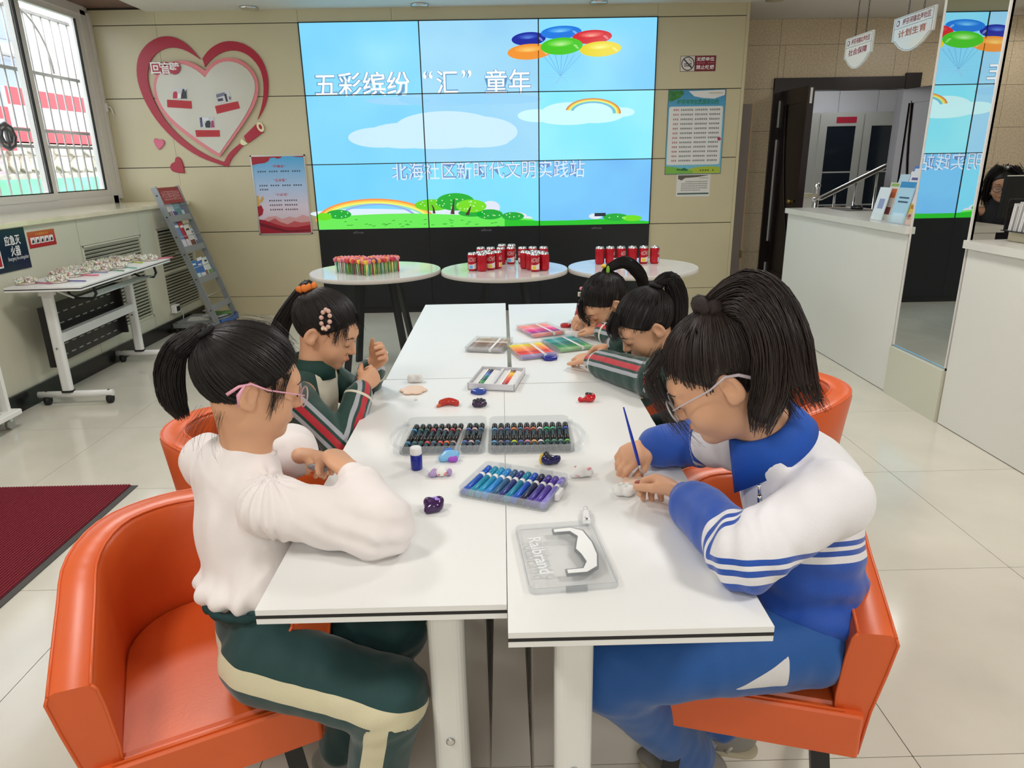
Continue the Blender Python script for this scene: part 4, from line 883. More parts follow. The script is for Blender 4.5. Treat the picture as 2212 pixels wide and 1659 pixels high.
# behind the second counter: desk, monitor, file rack
dk = thing('office_desk', 'cream office desk behind the counters', 'desk', (3.6, 4.75, 0))
obj('top', MB().box(-.6, .6, -.35, .35, .72, .75), dk, m_marble); obj('panel', MB().box(-.58, -.55, -.33, .33, 0, .72), dk, m_lam); obj('panel', MB().box(.55, .58, -.33, .33, 0, .72), dk, m_lam); obj('front', MB().box(-.55, .55, -.33, -.31, .1, .72), dk, m_lam)
p = at(2200, 430, y=4.7)
mo = thing('computer_monitor', 'black computer monitor seen from behind on the office desk', 'monitor', (p.x+.09, 4.7, .7505))
obj('screen', MB().rbox(-.2, .2, -.02, .02, .26, .53, .005, 2), mo, m_rubber); obj('rim', MB().box(-.205, .205, -.022, -.018, .527, .534), mo, m_white); obj('stand', MB().box(-.03, .03, -.01, .03, .012, .27), mo, m_rubber); obj('foot', MB().rbox(-.11, .11, -.08, .08, 0, .012, .02, 3), mo, m_rubber)
fr = thing('file_rack', 'black mesh file rack standing on the counter ledge', 'file rack', (2.6, 3.42, 1.0515))
fr_m = M('mesh_black', (20, 20, 22), .4)
for y, h in ((.085, .15), (-.16, .11), (-.3, .11)):
    d = obj('divider', MB().bar((-.09, y, 0), (-.09, y+.0, h), .008, .008, (0, 1, 0)).bar((.09, y, 0), (.09, y, h), .008, .008, (0, 1, 0)).bar((-.09, y, h), (.09, y, h), .008, .008), fr, fr_m)
    for k in range(5): obj('slat', MB().bar((-.09, y, .02+.025*k*h/.12), (.09, y, .02+.025*k*h/.12), .004, .007), d, fr_m)
    for k in range(5): obj('wire', MB().bar((-.075+.0375*k, y, 0), (-.075+.0375*k, y, h), .004, .004, (0, 1, 0)), d, fr_m)
obj('tray', MB().box(-.1, .1, -.31, .1, 0, .004), fr, fr_m)
for k in range(9):
    c = [(226, 224, 222), (206, 206, 204), (232, 230, 230), (190, 196, 194), (222, 220, 214)][k % 5] if k != 8 else (150, 36, 56)
    y = 3.42+.065-.035*k
    t = thing('document_folder', ['white document wad right behind the tall mesh divider', 'grey folder second in the file rack', 'white folder third in the file rack', 'greenish grey folder in the file rack', 'cream folder with a yellow tab in the file rack', 'white folder halfway along the file rack', 'grey folder beyond the yellow tab in the file rack', 'white folder leaning on the red folder', 'dark red folder in the file rack'][k], 'folder', (2.6, y, 1.056), group='folders in the file rack', rot=(.1+.02*k, 0, 0))
    obj('cover', MB().box(-.085, .085, -.004, .004, 0, .13+.01*((k*7) % 3)), t, M('fold_%d%d%d' % c, c, .6)); obj('pages', MB().box(-.08, .08, -.009, -.004, 0, .12+.008*((k*5) % 3)), t, m_magwhite)
    if k == 4: obj('tab', MB().box(-.088, -.084, -.006, .006, .04, .06), t, M('tab_yellow', (226, 206, 60), .5))
for x, y, z, sx, sy, sz, c, lab in ((3.32, 5.95, .75, .3, .16, .3, (40, 40, 46), 'dark box file behind the seated woman'), (3.2, 5.95, 1.05, .24, .1, .1, (226, 150, 160), 'pink folder on the dark box file')):
    t = thing('office_box', lab, 'box', (x+.3, y, z)); obj('body', MB().rbox(-sx/2, sx/2, -sy/2, sy/2, 0, sz, .01, 2), t, M('ob_%d' % c[0], c, .5)); obj('label_holder', MB().box(-.04, .04, -sy/2-.002, -sy/2, sz*.3, sz*.6), t, m_magwhite)
sb_ = tag(obj('side_cabinet', MB().box(-.6, .6, -.2, .2, 0, .75), None, m_lam, loc=(3.6, 6.0, 0)), 'low white cabinet behind the office desk', 'cabinet')
# inner room seen through the doorway
ip = struct('wall_inner_panelled', MB().box(2.6, 6.5, 10.6, 10.7, 0, ZC), m_groove)
for k in range(7): obj('panel', MB().box(2.6+.56*k+.003, 2.6+.56*(k+1)-.003, 10.588, 10.6, 0, ZC), ip, M('inner_panel', (206, 206, 210), .5))
gc = thing('glass_cabinet', 'grey steel cabinet with dark glass doors in the inner room', 'cabinet', (4.95, 10.2, 0)); m_steel = M('cabinet_grey', (158, 158, 152), .45)
obj('carcass', MB().box(-.75, .75, -.0, .36, 0, 2.0), gc, m_steel)
for k in (0, 1):
    x0 = -.52+.62*k; d = obj('door', MB().box(x0, x0+.1, -.02, 0, .02, 1.98).box(x0+.5, x0+.6, -.02, 0, .02, 1.98).box(x0+.1, x0+.5, -.02, 0, 1.82, 1.98).box(x0+.1, x0+.5, -.02, 0, .02, .2), gc, m_steel)
    obj('glass', MB().box(x0+.1, x0+.5, -.012, -.006, .2, 1.82), d, M('dark_glass', (26, 32, 40), .08)); obj('shelf_edge', MB().box(x0+.1, x0+.5, -.013, -.012, 1.2, 1.22).box(x0+.1, x0+.5, -.013, -.012, .75, .77), d, m_steel)
obj('door_label', MB().box(-.3, -.02, -.022, -.02, 1.86, 1.94), gc, M('label_crimson', (150, 20, 44), .5))
hr = thing('stair_handrail', 'polished steel handrail with posts in the inner room', 'handrail', (4.2, 8.9, 0))
obj('rail', MB().tube([(-.32, 0, .92), (-.22, 0, .93), (.5, .0, 1.28), (1.1, 0, 1.55)], .03, 10), hr, m_chrome)
for x, zt in ((-.27, 1.05), (-.05, .98), (.2, 1.1), (.45, 1.22), (.8, 1.4)): obj('post', MB().tube([(x, 0, 0), (x, 0, zt)], .016 if x > -.2 else .024, 8), hr, m_chrome)
obj('post_knob', MB().ball((-.27, 0, 1.08), .035, 12, 8), hr, m_chrome)
pd_ = thing('white_pedestal', 'white pedestal with cream top just inside the doorway', 'pedestal', (3.62, 8.75, 0)); obj('body', MB().box(-.2, .12, -.15, .15, 0, .96), pd_, m_white); obj('top', MB().rbox(-.22, .17, -.18, .18, .96, 1.0, .01, 2), pd_, m_marble)
jr = thing('glass_jar', 'small dark glass jar on the white pedestal', 'jar', (3.56, 8.72, 1.0005)); obj('body', MB().lathe([(.03, 0), (.05, .02), (.052, .09), (.035, .12), (.035, .14)], 14), jr, M('jar_dark', (70, 66, 64), .15)); obj('lid', MB().lathe([(.04, .14), (.04, .155)], 14), jr, m_chrome)
# ceiling lamps
m_lampface = M('lamp_face', (255, 250, 244), .4, emit=(255, 250, 240), es=5)
for i, (x, y) in enumerate(CEIL_LAMPS):
    t = thing('ceiling_lamp', 'round white ceiling lamp with lit diffuser', 'ceiling lamp', (x, y, ZC-.075), group='round ceiling lamps'); obj('housing', MB().lathe([(.27, .02), (.28, .04), (.28, .0745)], 28), t, m_white); obj('diffuser', MB().lathe([(.0, .0), (.25, .005), (.27, .02)], 28, cap=False), t, M('lamp_glow', (255, 250, 244), .4, emit=(255, 250, 240), es=3))
for px, py in ((545, 20), (910, 15), (1290, 8), (1667, 1)):
    p = at(px, py, z=ZC)
    t = thing('downlight', 'small recessed steel ceiling downlight near the video wall', 'downlight', (p.x, min(p.y, YB-.12), ZC-.022), group='downlights near the video wall'); obj('rim', MB().lathe([(.055, .0), (.078, .004), (.08, .0215), (.06, .0215)], 20), t, m_chrome); obj('bulb', MB().lathe([(.0, .004), (.05, .003)], 16, cap=False), t, m_white)
p = at(2196, 62, z=ZC-.12)
t = thing('ceiling_lamp', 'lit round ceiling lamp beyond the mirror panel', 'ceiling lamp', (p.x, min(p.y, 7.3), ZC-.16)); obj('housing', MB().lathe([(.2, .03), (.22, .05), (.22, .1595)], 24), t, m_white); obj('diffuser', MB().lathe([(.0, .0), (.19, .01), (.2, .03)], 24, cap=False), t, m_lampface)
for px, py in ((1822, 75), (2172, 140)):
    pass
# ================================================================ round tables, lollipops, cans
m_round = M('round_top', (236, 236, 236), .12, noise=(6, .05), coat=.2); m_redge = M('round_edge', (214, 208, 202), .4)
for (x, y, r, lab) in ((-.89, 4.88, .45, 'round white table carrying the heart of lollipops'), (.008, 4.83, .437, 'round white table carrying the cluster of cans'), (.896, 4.82, .445, 'round white table carrying the row of six cans')):
    t = thing('round_table', lab, 'table', (x, y, 0), group='round tables before the video wall')
    obj('top', MB().lathe([(r-.004, .712), (r-.003, .72)], 56, smooth=False), t, m_round); obj('edge', MB().lathe([(r-.01, .69), (r, .693), (r, .717), (r-.003, .72)], 56, cap=False), t, m_redge); obj('underside', MB().lathe([(r-.01, .69), (r-.01, .7)], 40, smooth=False), t, m_redge)
    for k in range(4):
        a = PI/4+k*PI/2; c, s = math.cos(a), math.sin(a)
        lg_ = obj('leg', MB().bar((.17*c, .17*s, .69), (.31*c, .31*s, 0), .045, .028, (c, s, 0)), t, M('leg_black', (20, 22, 26), .35)); obj('bracket', MB().box(-.03+.18*c, .03+.18*c, -.03+.18*s, .03+.18*s, .684, .69), lg_, m_chrome)
# lollipops
candy_c = {'red': (206, 60, 66), 'pink': (232, 140, 160), 'orange': (236, 150, 80), 'yellow': (240, 200, 50), 'green': (60, 140, 76), 'violet': (84, 60, 110), 'rose': (214, 110, 130)}
stick_c = [(240, 240, 236), (110, 190, 70), (196, 60, 50), (236, 226, 120), (90, 180, 140)]
can_me = {k: MB().ball((0, 0, .091), (.0135, .0135, .0145), 8, 6).lathe([(.004, .073), (.009, .081), (.0085, .085)], 7).mesh('candy', M('candy_'+k, v, .25)) for k, v in candy_c.items()}
st_me = [MB().tube([(0, 0, 0), (0, 0, .078)], .0035, 5).mesh('stick', M('lstick_%d' % i, c, .4)) for i, c in enumerate(stick_c)]
tip = at(793, 597, z=.72); lft, rgt = at(738, 581, z=.72), at(870, 577, z=.72)
hwid = (rgt.x-lft.x)/2; cxh = (rgt.x+lft.x)/2; hdep = .30
rl = random.Random(21); rows = 0
yy = 0
ny = 13
for j in range(ny):
    for i in range(-9, 10):
        u = (i+(.5 if j % 2 else 0))/8.6; v = j/(ny-1)      # v: 0 tip .. 1 back
        lim = min(1, v*1.75+.02) if v < .62 else 1.0
        if v > .62:
            q = (abs(u)-.52)/.5; top = .78+.22*math.sqrt(max(0, 1-q*q)) if abs(q) <= 1 else 0
            if v > top: continue
        if abs(u) > lim: continue
        x = tip.x+(cxh-tip.x)*min(1, v*1.6)+u*hwid; y = tip.y+v*hdep
        c = rl.choice(['pink', 'rose', 'pink', 'orange', 'red'] if v > .35 else ['red', 'yellow', 'green', 'violet', 'red', 'orange', 'pink'])
        t = thing('lollipop', '%s lollipop standing in the heart-shaped block' % c, 'lollipop', (x, y, .7202), rl.uniform(0, 6), 'lollipops in the heart on the round table')
        obj('candy', can_me[c], t); obj('stick', rl.choice(st_me), t)
# cans
def can_meshes():
    body = MB().lathe([(.0, .0035), (.024, .0015), (.026, 0), (.0275, .003), (.0315, .009), (.033, .014), (.033, .104), (.0315, .11)], 24, cap=False).mesh('can_body', M('can_red', (190, 22, 40), .25, .3))
    ends = MB().lathe([(.0315, .11), (.028, .118), (.0272, .122), (.0255, .122), (.025, .1185), (0, .118)], 24, cap=False).mesh('can_lid', M('can_alu', (206, 206, 206), .25, .9))
    def wrap(pts, r): return [(r*math.sin(a), -r*math.cos(a), z) for a, z in pts]
    co, fs = text_mesh('\u53ef\u53e3\u53ef\u4e50'); lo, hi = co.min(0), co.max(0)
    T = MB(); c = (co-(lo+hi)/2)/(hi-lo+1e-9); T.add(wrap([(p[0]*1.9+.25*p[1], .078+p[1]*.032) for p in c], .0333), fs); txt = T.mesh('can_lettering', M('can_white', (236, 226, 226), .35))
    pan = {}
    for nm, c1 in (('blue', (110, 180, 226)), ('yellow', (236, 206, 50)), ('plain', (232, 226, 226))):
        b = MB(); n = 12
        for i in range(n):
            a0, a1 = -.95+1.9*i/n, -.95+1.9*(i+1)/n; w = lambda a: .052-.006*math.cos(a*1.6)+.006*a
            b.add(wrap([(a0, .015), (a1, .015), (a1, w(a1)), (a0, w(a0))], .0332), [(0, 1, 2, 3)])
        p1 = b.mesh('can_panel', M('can_white', (236, 226, 226), .35)); b = MB()
        for i in range(6):
            a0, a1 = -.7+.75*i/6, -.7+.75*(i+1)/6; b.add(wrap([(a0, .017), (a1, .017), (a1, .042), (a0, .038)], .0334), [(0, 1, 2, 3)])
        pan[nm] = (p1, b.mesh('can_picture', M('canp_'+nm, c1, .35)))
    return body, ends, txt, pan
cb_, ce_, ctx, cpan = can_meshes()
def can(x, y, z, rz, kind, lab, grp):
    t = thing('drink_can', lab, 'can', (x, y, z), rz, grp)
    obj('body', cb_, t); obj('lid', ce_, t); obj('lettering', ctx, t); obj('white_panel', cpan[kind][0], t); obj('picture', cpan[kind][1], t)
tops = [(220, 395), (450, 405), (650, 375), (815, 350), (425, 262), (660, 262), (930, 192), (900, 265), (1160, 192), (1140, 255), (1420, 255), (1665, 250), (1925, 250), (1480, 350), (1620, 375), (1720, 405), (1850, 358), (1945, 385), (560, 340), (430, 358), (1700, 340)]
P = [at(1000+a/11.06, 510+b/11.06, z=.842) for a, b in tops]; P = [Vector((p.x, p.y)) for p in P]
for _ in range(200):
    for i in range(len(P)):
        for j in range(i):
            d = P[i]-P[j]; l = max(d.length, 1e-5)
            if l < .0668: q = d/l*(.0668-l)/2; P[i] += q; P[j] -= q
rz = {0: 0, 1: 2.4, 2: .3, 3: 1.3, 9: 0, 10: -.8, 13: 1.5, 14: .9, 15: .1, 17: 3.0}
kd = {0: 'blue', 9: 'blue', 2: 'yellow', 3: 'yellow', 15: 'yellow'}
for i, p in enumerate(P): can(p.x, p.y, .7203, rz.get(i, rl.uniform(-2, 2)), kd.get(i, 'plain'), {'blue': 'red drink can with blue picture in the cluster of cans', 'yellow': 'red drink can with yellow picture in the cluster of cans', 'plain': 'plain red and white drink can in the cluster of cans'}[kd.get(i, 'plain')], 'cans clustered on the middle round table')
for i, px in enumerate((1296, 1318.5, 1342, 1366.5, 1391, 1415)):
    p = at(px, 533-i*.35, z=.842); can(p.x, p.y, .7203, [2.6, 1.6, .8, 2.2, .2, 1.5][i], ['plain', 'plain', 'yellow', 'plain', 'yellow', 'blue'][i], 'red drink can in the straight row of six', 'row of six cans')
# ================================================================ organic shapes: smooth union of simple solids, meshed
def V3(p): return np.array([p[0], p[1], p[2]], dtype=np.float32)
class Org:
    def __init__(s): s.p = []
    def cap(s, a, b, ra, rb=None, k=.01, sub=False, flat=None):
        """tapered capsule; flat=(axis, factor) squashes it along an axis"""
        s.p.append(('cap', V3(a), V3(b), ra, ra if rb is None else rb, k, sub, flat)); return s
    def chain(s, pts, rs, k=.01, flat=None):
        for i in range(len(pts)-1): s.cap(pts[i], pts[i+1], rs[i], rs[i+1], k, False, flat)
        return s
    def ell(s, c, r, R=None, k=.01, sub=False):
        r = (r, r, r) if not isinstance(r, (tuple, list)) else r
        s.p.append(('ell', V3(c), np.array(r, np.float32), None if R is None else np.array([[R[i][j] for j in range(3)] for i in range(3)], np.float32), k, sub)); return s
    def cut(s, o, n, k=.004):
        """keep only the side of a plane that n points to"""
        n = Vector(n).normalized(); s.p.append(('cut', V3(o), V3(n), k)); return s
    def grid(s, res, disp=None):
        lo = np.full(3, 1e9); hi = -lo
        for q in s.p:
            if q[0] == 'cap' and not q[6]:
                f = 1 if q[7] is None else max(1, q[7][1]); r = max(q[3], q[4])*f
                lo = np.minimum(lo, np.minimum(q[1], q[2])-r); hi = np.maximum(hi, np.maximum(q[1], q[2])+r)
            elif q[0] == 'ell' and not q[5]:
                r = q[2].max(); lo = np.minimum(lo, q[1]-r); hi = np.maximum(hi, q[1]+r)
        lo -= .012+2*res; hi += .012+2*res
        n = np.ceil((hi-lo)/res).astype(int)+1
        D = np.full(n, 1.0, np.float32)
        ax = [(lo[i]+res*np.arange(n[i])).astype(np.float32) for i in range(3)]
        for q in s.p:
            if q[0] == 'cut':
                d = -((ax[0][:, None, None]-q[1][0])*q[2][0]+(ax[1][None, :, None]-q[1][1])*q[2][1]+(ax[2][None, None, :]-q[1][2])*q[2][2])
                k = q[3]; h = np.clip(.5-.5*(D-d)/k, 0, 1).astype(np.float32); D = D*(1-h)+d*h+k*h*(1-h); continue
            if q[0] == 'cap':
                f = 1 if q[7] is None else max(1, q[7][1]); r = max(q[3], q[4])*f; k = q[5]; sub = q[6]
                a0 = np.minimum(q[1], q[2])-r-k-3*res; a1 = np.maximum(q[1], q[2])+r+k+3*res
            else:
                r = q[2].max(); k = q[4]; sub = q[5]; a0 = q[1]-r-k-3*res; a1 = q[1]+r+k+3*res
            i0 = np.maximum(0, np.floor((a0-lo)/res).astype(int)); i1 = np.minimum(n, np.ceil((a1-lo)/res).astype(int)+1)
            if (i1 <= i0).any(): continue
            sl = tuple(slice(i0[i], i1[i]) for i in range(3))
            X, Y, Z = np.meshgrid(ax[0][sl[0]], ax[1][sl[1]], ax[2][sl[2]], indexing='ij', sparse=True)
            if q[0] == 'cap':
                ba = q[2]-q[1]; l2 = max(float(ba@ba), 1e-9)
                px, py, pz = X-q[1][0], Y-q[1][1], Z-q[1][2]
                t = np.clip((px*ba[0]+py*ba[1]+pz*ba[2])/l2, 0, 1)
                vx, vy, vz = px-t*ba[0], py-t*ba[1], pz-t*ba[2]
                if q[7] is not None:
                    nx = V3(Vector(q[7][0]).normalized()); vn = vx*nx[0]+vy*nx[1]+vz*nx[2]; g = 1/q[7][1]-1
                    vx, vy, vz = vx+nx[0]*vn*g, vy+nx[1]*vn*g, vz+nx[2]*vn*g
                d = np.sqrt(vx*vx+vy*vy+vz*vz)-(q[3]+(q[4]-q[3])*t)
            else:
                px, py, pz = X-q[1][0], Y-q[1][1], Z-q[1][2]
                if q[3] is not None:
                    R = q[3]; px, py, pz = R[0, 0]*px+R[1, 0]*py+R[2, 0]*pz, R[0, 1]*px+R[1, 1]*py+R[2, 1]*pz, R[0, 2]*px+R[1, 2]*py+R[2, 2]*pz
                rr = q[2]; k0 = np.sqrt((px/rr[0])**2+(py/rr[1])**2+(pz/rr[2])**2); k1 = np.sqrt((px/rr[0]**2)**2+(py/rr[1]**2)**2+(pz/rr[2]**2)**2)+1e-9
                d = k0*(k0-1)/k1
            a = D[sl]
            if sub:
                h = np.clip(.5-.5*(a+d)/k, 0, 1); D[sl] = a*(1-h)-d*h+k*h*(1-h)
            else:
                h = np.clip(.5+.5*(a-d)/k, 0, 1); D[sl] = a*(1-h)+d*h-k*h*(1-h)
        if disp is not None:
            near = np.abs(D) < .03; I = np.argwhere(near); P = (lo+I*res).astype(np.float32); D[near] += disp(P)
        return D, lo, res
    def mesh(s, name, mat, res, disp=None, smooth=1, attrs=None, off=(0, 0, 0)):
        D, lo, res = s.grid(res, disp)
        v, f = nets(D, lo, res)
        if smooth: v = relax(v, f, smooth)
        me = bpy.data.meshes.new(name); n = len(v); m = len(f)
        me.vertices.add(n); me.vertices.foreach_set('co', (v-np.array(off, np.float32)).astype(np.float32).ravel())
        me.loops.add(m*4); me.loops.foreach_set('vertex_index', f.astype(np.int32).ravel())
        me.polygons.add(m); me.polygons.foreach_set('loop_start', (np.arange(m)*4).astype(np.int32))
        me.polygons.foreach_set('use_smooth', np.ones(m, bool))
        if mat: me.materials.append(mat)
        if attrs:
            for an, fn in attrs.items():
                at_ = me.attributes.new(an, 'FLOAT', 'POINT'); at_.data.foreach_set('value', fn(v).astype(np.float32))
        me.update(calc_edges=True); me.validate(); return me
def nets(D, lo, res):
    s = D < 0
    c = sum(s[i:s.shape[0]-1+i, j:s.shape[1]-1+j, k:s.shape[2]-1+k].astype(np.uint8) for i in (0, 1) for j in (0, 1) for k in (0, 1))
    act = (c > 0) & (c < 8); I = np.argwhere(act)
    acc = np.zeros((len(I), 3), np.float32); cnt = np.zeros(len(I), np.float32)
    corners = [(i, j, k) for i in (0, 1) for j in (0, 1) for k in (0, 1)]
    val = {q: D[I[:, 0]+q[0], I[:, 1]+q[1], I[:, 2]+q[2]] for q in corners}
    for q in corners:
        for a in range(3):
            if q[a]: continue
            q2 = tuple(1 if i == a else q[i] for i in range(3)); va, vb = val[q], val[q2]
            m = (va < 0) != (vb < 0); t = np.where(m, va/np.where(m, va-vb, 1), 0)
            for i in range(3): acc[:, i] += np.where(m, q[i]+(t if i == a else 0), 0)
            cnt += m
    v = (lo+res*(I+acc/cnt[:, None])).astype(np.float32)
    mp = np.full(act.shape, -1, np.int32); mp[act] = np.arange(len(I))
    F = []
    for a in range(3):
        b, c2 = (a+1) % 3, (a+2) % 3
        n = list(s.shape); sl0 = [slice(None)]*3; sl1 = [slice(None)]*3
        sl0[a] = slice(0, n[a]-1); sl1[a] = slice(1, n[a])
        ch = s[tuple(sl0)] != s[tuple(sl1)]
        E_ = np.argwhere(ch); E_ = E_[(E_[:, b] > 0) & (E_[:, c2] > 0) & (E_[:, b] < n[b]-1) & (E_[:, c2] < n[c2]-1)]
        ins = s[E_[:, 0], E_[:, 1], E_[:, 2]]
        def cell(db, dc):
            q = E_.copy(); q[:, b] -= db; q[:, c2] -= dc; return mp[q[:, 0], q[:, 1], q[:, 2]]
        Q = np.stack([cell(1, 1), cell(0, 1), cell(0, 0), cell(1, 0)], 1)
        Q = np.where(ins[:, None], Q, Q[:, ::-1]); F.append(Q)
    F = np.concatenate(F); return v, F[(F >= 0).all(1)]
def relax(v, f, it):
    e = np.concatenate([f[:, [0, 1]], f[:, [1, 2]], f[:, [2, 3]], f[:, [3, 0]]]); e = np.concatenate([e, e[:, ::-1]])
    for k in range(it):
        acc = np.stack([np.bincount(e[:, 0], v[e[:, 1], i], len(v)) for i in range(3)], 1); cnt = np.bincount(e[:, 0], minlength=len(v))
        v = v*.5+.5*(acc/np.maximum(cnt, 1)[:, None]).astype(np.float32)
    return v
_nr = np.random.RandomState(5); _lat = _nr.rand(32, 32, 32).astype(np.float32)*2-1
def vnoise(P, sc):
    q = P*sc; i = np.floor(q).astype(int); f = q-i; f = f*f*(3-2*f); o = 0
    for a in (0, 1):
        for b in (0, 1):
            for c in (0, 1):
                w = (f[:, 0] if a else 1-f[:, 0])*(f[:, 1] if b else 1-f[:, 1])*(f[:, 2] if c else 1-f[:, 2])
                o = o+w*_lat[(i[:, 0]+a) % 32, (i[:, 1]+b) % 32, (i[:, 2]+c) % 32]
    return o

# ================================================================ the four work tables
m_post = M('post_white', (236, 236, 232), .25)
m_modg = M('modesty_grey', (118, 112, 106), .5)
def work_table(label, x, y, hx, hy, rz):
    t = thing('work_table', label, 'table', (x, y, 0), rz, 'white work tables pushed together')
    table_top(t, hx, hy, .75)
    for s in (-1, 1):
        yy = (hy-.085)*s
        obj('post', MB().rbox(-.125, -.06, yy-.024, yy+.024, .085, .7, .02, 5), t, m_post); obj('top_bracket', MB().rbox(-.13, -.055, yy-.03, yy+.03, .69, .724, .015, 3), t, m_post)
        obj('foot', MB().tube([(-.19, yy, .068), (.19, yy, .068)], .021, 14, ry=.8), t, m_tleg); castor(t, -.16, yy); castor(t, .165, yy)
        obj('bolt', MB().lathe([(.008, 0), (.008, .003), (.004, .004)], 12, Matrix.Translation((-.092, yy-.0245*s*s if s < 0 else yy+.0245, .42)) @ Matrix.Rotation(PI/2 if s < 0 else -PI/2, 4, 'X')), t, m_chrome)
    md = obj('modesty_panel', MB().box(-.162, -.159, -hy+.1, hy-.1, .3, .66), t, m_modg)
    for r in range(6):
        for c in range(11):
            yy = -hy+.13+c*.093+(.045 if r % 2 else 0)
            if yy+.07 < hy-.1: obj('slot', MB().box(-.1625, -.1585, yy, yy+.066, .33+r*.055, .336+r*.055), md, m_tedge)
    return t
work_table('white work table under the elbow of the girl in the white blouse', -.2055, 1.5595, .2, .613, PI)
work_table('white work table holding the clear box lid', .1958, 1.488, .2, .612, 0)
work_table('white work table with the brown marker box, before the lollipop table', -.192, 2.806, .2, .628, PI)
work_table('white work table holding the pink, orange and teal marker boxes', .222, 2.752, .2, .645, 0)

# ================================================================ orange tub chairs
m_orange = M('orange_leather', (224, 98, 44), .36, bump=(140, .08, .002), noise=(4, .06))
m_leg = M('chair_leg_black', (20, 20, 22), .4)
def chair(label, x, y, rz, col=None):
    m = col or m_orange
    t = thing('tub_chair', label, 'chair', (x, y, 0), rz, 'orange tub chairs round the work tables')
    R = .168; YC = .045; path = [(-R, -.235), (-R, -.16), (-R, -.08), (-R, 0)]+[(R*math.cos(a), YC+R*1.1*math.sin(a)) for a in [PI-PI*i/20 for i in range(21)]]+[(R, 0), (R, -.08), (R, -.16), (R, -.235)]
    prof = [(-.022, .352), (-.026, .5), (-.02, .64), (-.014, .688), (-.006, .699), (.045, .703), (.055, .698), (.06, .685), (.05, .6), (.034, .45), (.024, .352)]
    n = len(path); b = MB(); vs = []; fs = []
    for i, p in enumerate(path):
        q0, q1 = Vector(path[max(0, i-1)]), Vector(path[min(n-1, i+1)]); tg = (q1-q0).normalized(); nn = Vector((-tg.y, tg.x))
        if nn.dot(Vector((p[0], max(0, p[1]-YC)))) < 0: nn = -nn
        ea = abs(i-(n-1)/2)/((n-1)/2); drop = .085*max(0, (ea-.3)/.7)**1.4
        for a, z in prof: vs.append((p[0]+nn.x*a, p[1]+nn.y*a, z-drop*max(0, min(1, (z-.45)/.2))))
    k = len(prof)
    for i in range(n-1):
        for j in range(k): fs.append((i*k+j, i*k+(j+1) % k, (i+1)*k+(j+1) % k, (i+1)*k+j))
    b.add(vs, fs, True); b.add(vs[:k], [tuple(range(k))]); b.add(vs[-k:], [tuple(range(k-1, -1, -1))])
    sh = obj('back_shell', b, t, m)
    for j in (4, 6):
        obj('piping', MB().tube([vs[i*k+j] for i in range(n)], .0032, 6), sh, m)
    for i in (0, n-1): obj('piping', MB().tube([vs[i*k+j] for j in (0, 1, 2, 3, 4)], .003, 6).tube([vs[i*k+j] for j in (6, 7, 8, 9, 10)], .003, 6), sh, m)
    seat = [(-R+.02, -.23), (-R+.02, YC-.02)]+[((R-.02)*math.cos(a), YC+(R-.02)*1.1*math.sin(a)) for a in [PI-PI*i/14 for i in range(1, 14)]]+[(R-.02, YC-.02), (R-.02, -.23)]
    seat.reverse()
    se = obj('seat', MB().prism(seat, .385, .452, None, .008), t, m)
    obj('front_rail', MB().rbox(-R-.022, R+.022, -.252, -.226, .352, .448, .008, 3, bev=.004), t, m)
    obj('piping', MB().tube([(-R+.01, -.242, .45), (R-.01, -.242, .45)], .003, 6), se, m)
    obj('base', MB().box(-R, R, -.22, .16, .352, .387), t, m_leg)
    for sx in (-1, 1):
        for sy in (-1, 1):
            lg = obj('leg', MB().bar((.13*sx, .16*sy-.03, .354), (.17*sx, .205*sy-.03, .012), .034, .034, (0, 1, 0)), t, m_leg); obj('foot_cap', MB().bar((.17*sx, .205*sy-.03, .014), (.1705*sx, .2055*sy-.03, 0), .037, .037, (0, 1, 0)), lg, m_rubber)
    return t
chair('orange tub chair of the girl in the white blouse', -.65, 1.23, math.radians(26))
chair('orange tub chair of the girl in the blue and white jacket', .524, 1.30, math.radians(-15.7))
chair('orange tub chair of the girl with the orange hair tie', -.72, 1.95, math.radians(95))
chair('orange tub chair of the girl with bangs drawing with a grey pen', .85, 2.2, math.radians(-90))
chair('orange tub chair of the girl with cream bow clips', .72, 2.85, math.radians(-88))
# entrance mat
mt = thing('entrance_mat', 'ribbed dark red entrance mat with grey rubber edge', 'mat', (-2.6, 2.0, .0))
mx0, mx1, my1 = -3.0, -1.74, 2.995
obj('backing', MB().box(mx0+2.6, mx1+2.6, -1.6, my1-2.0, 0.0005, .004), mt, M('mat_grey', (82, 80, 78), .8)); obj('pile_bed', MB().box(mx0+2.6, mx1+2.6-.03, -1.6, my1-2.0-.002, .004, .007), mt, M('mat_red_dark', (92, 14, 30), .9))
rib = MB(); x = mx0+2.6
while x < mx1+2.6-.035:
    rib.box(x, x+.0075, -1.6, my1-2.0, .007, .0105); x += .0128
o = obj('ribs', rib, mt, M('mat_red', (128, 24, 42), .9, bump=(400, .5, .003))); o['kind'] = 'stuff'
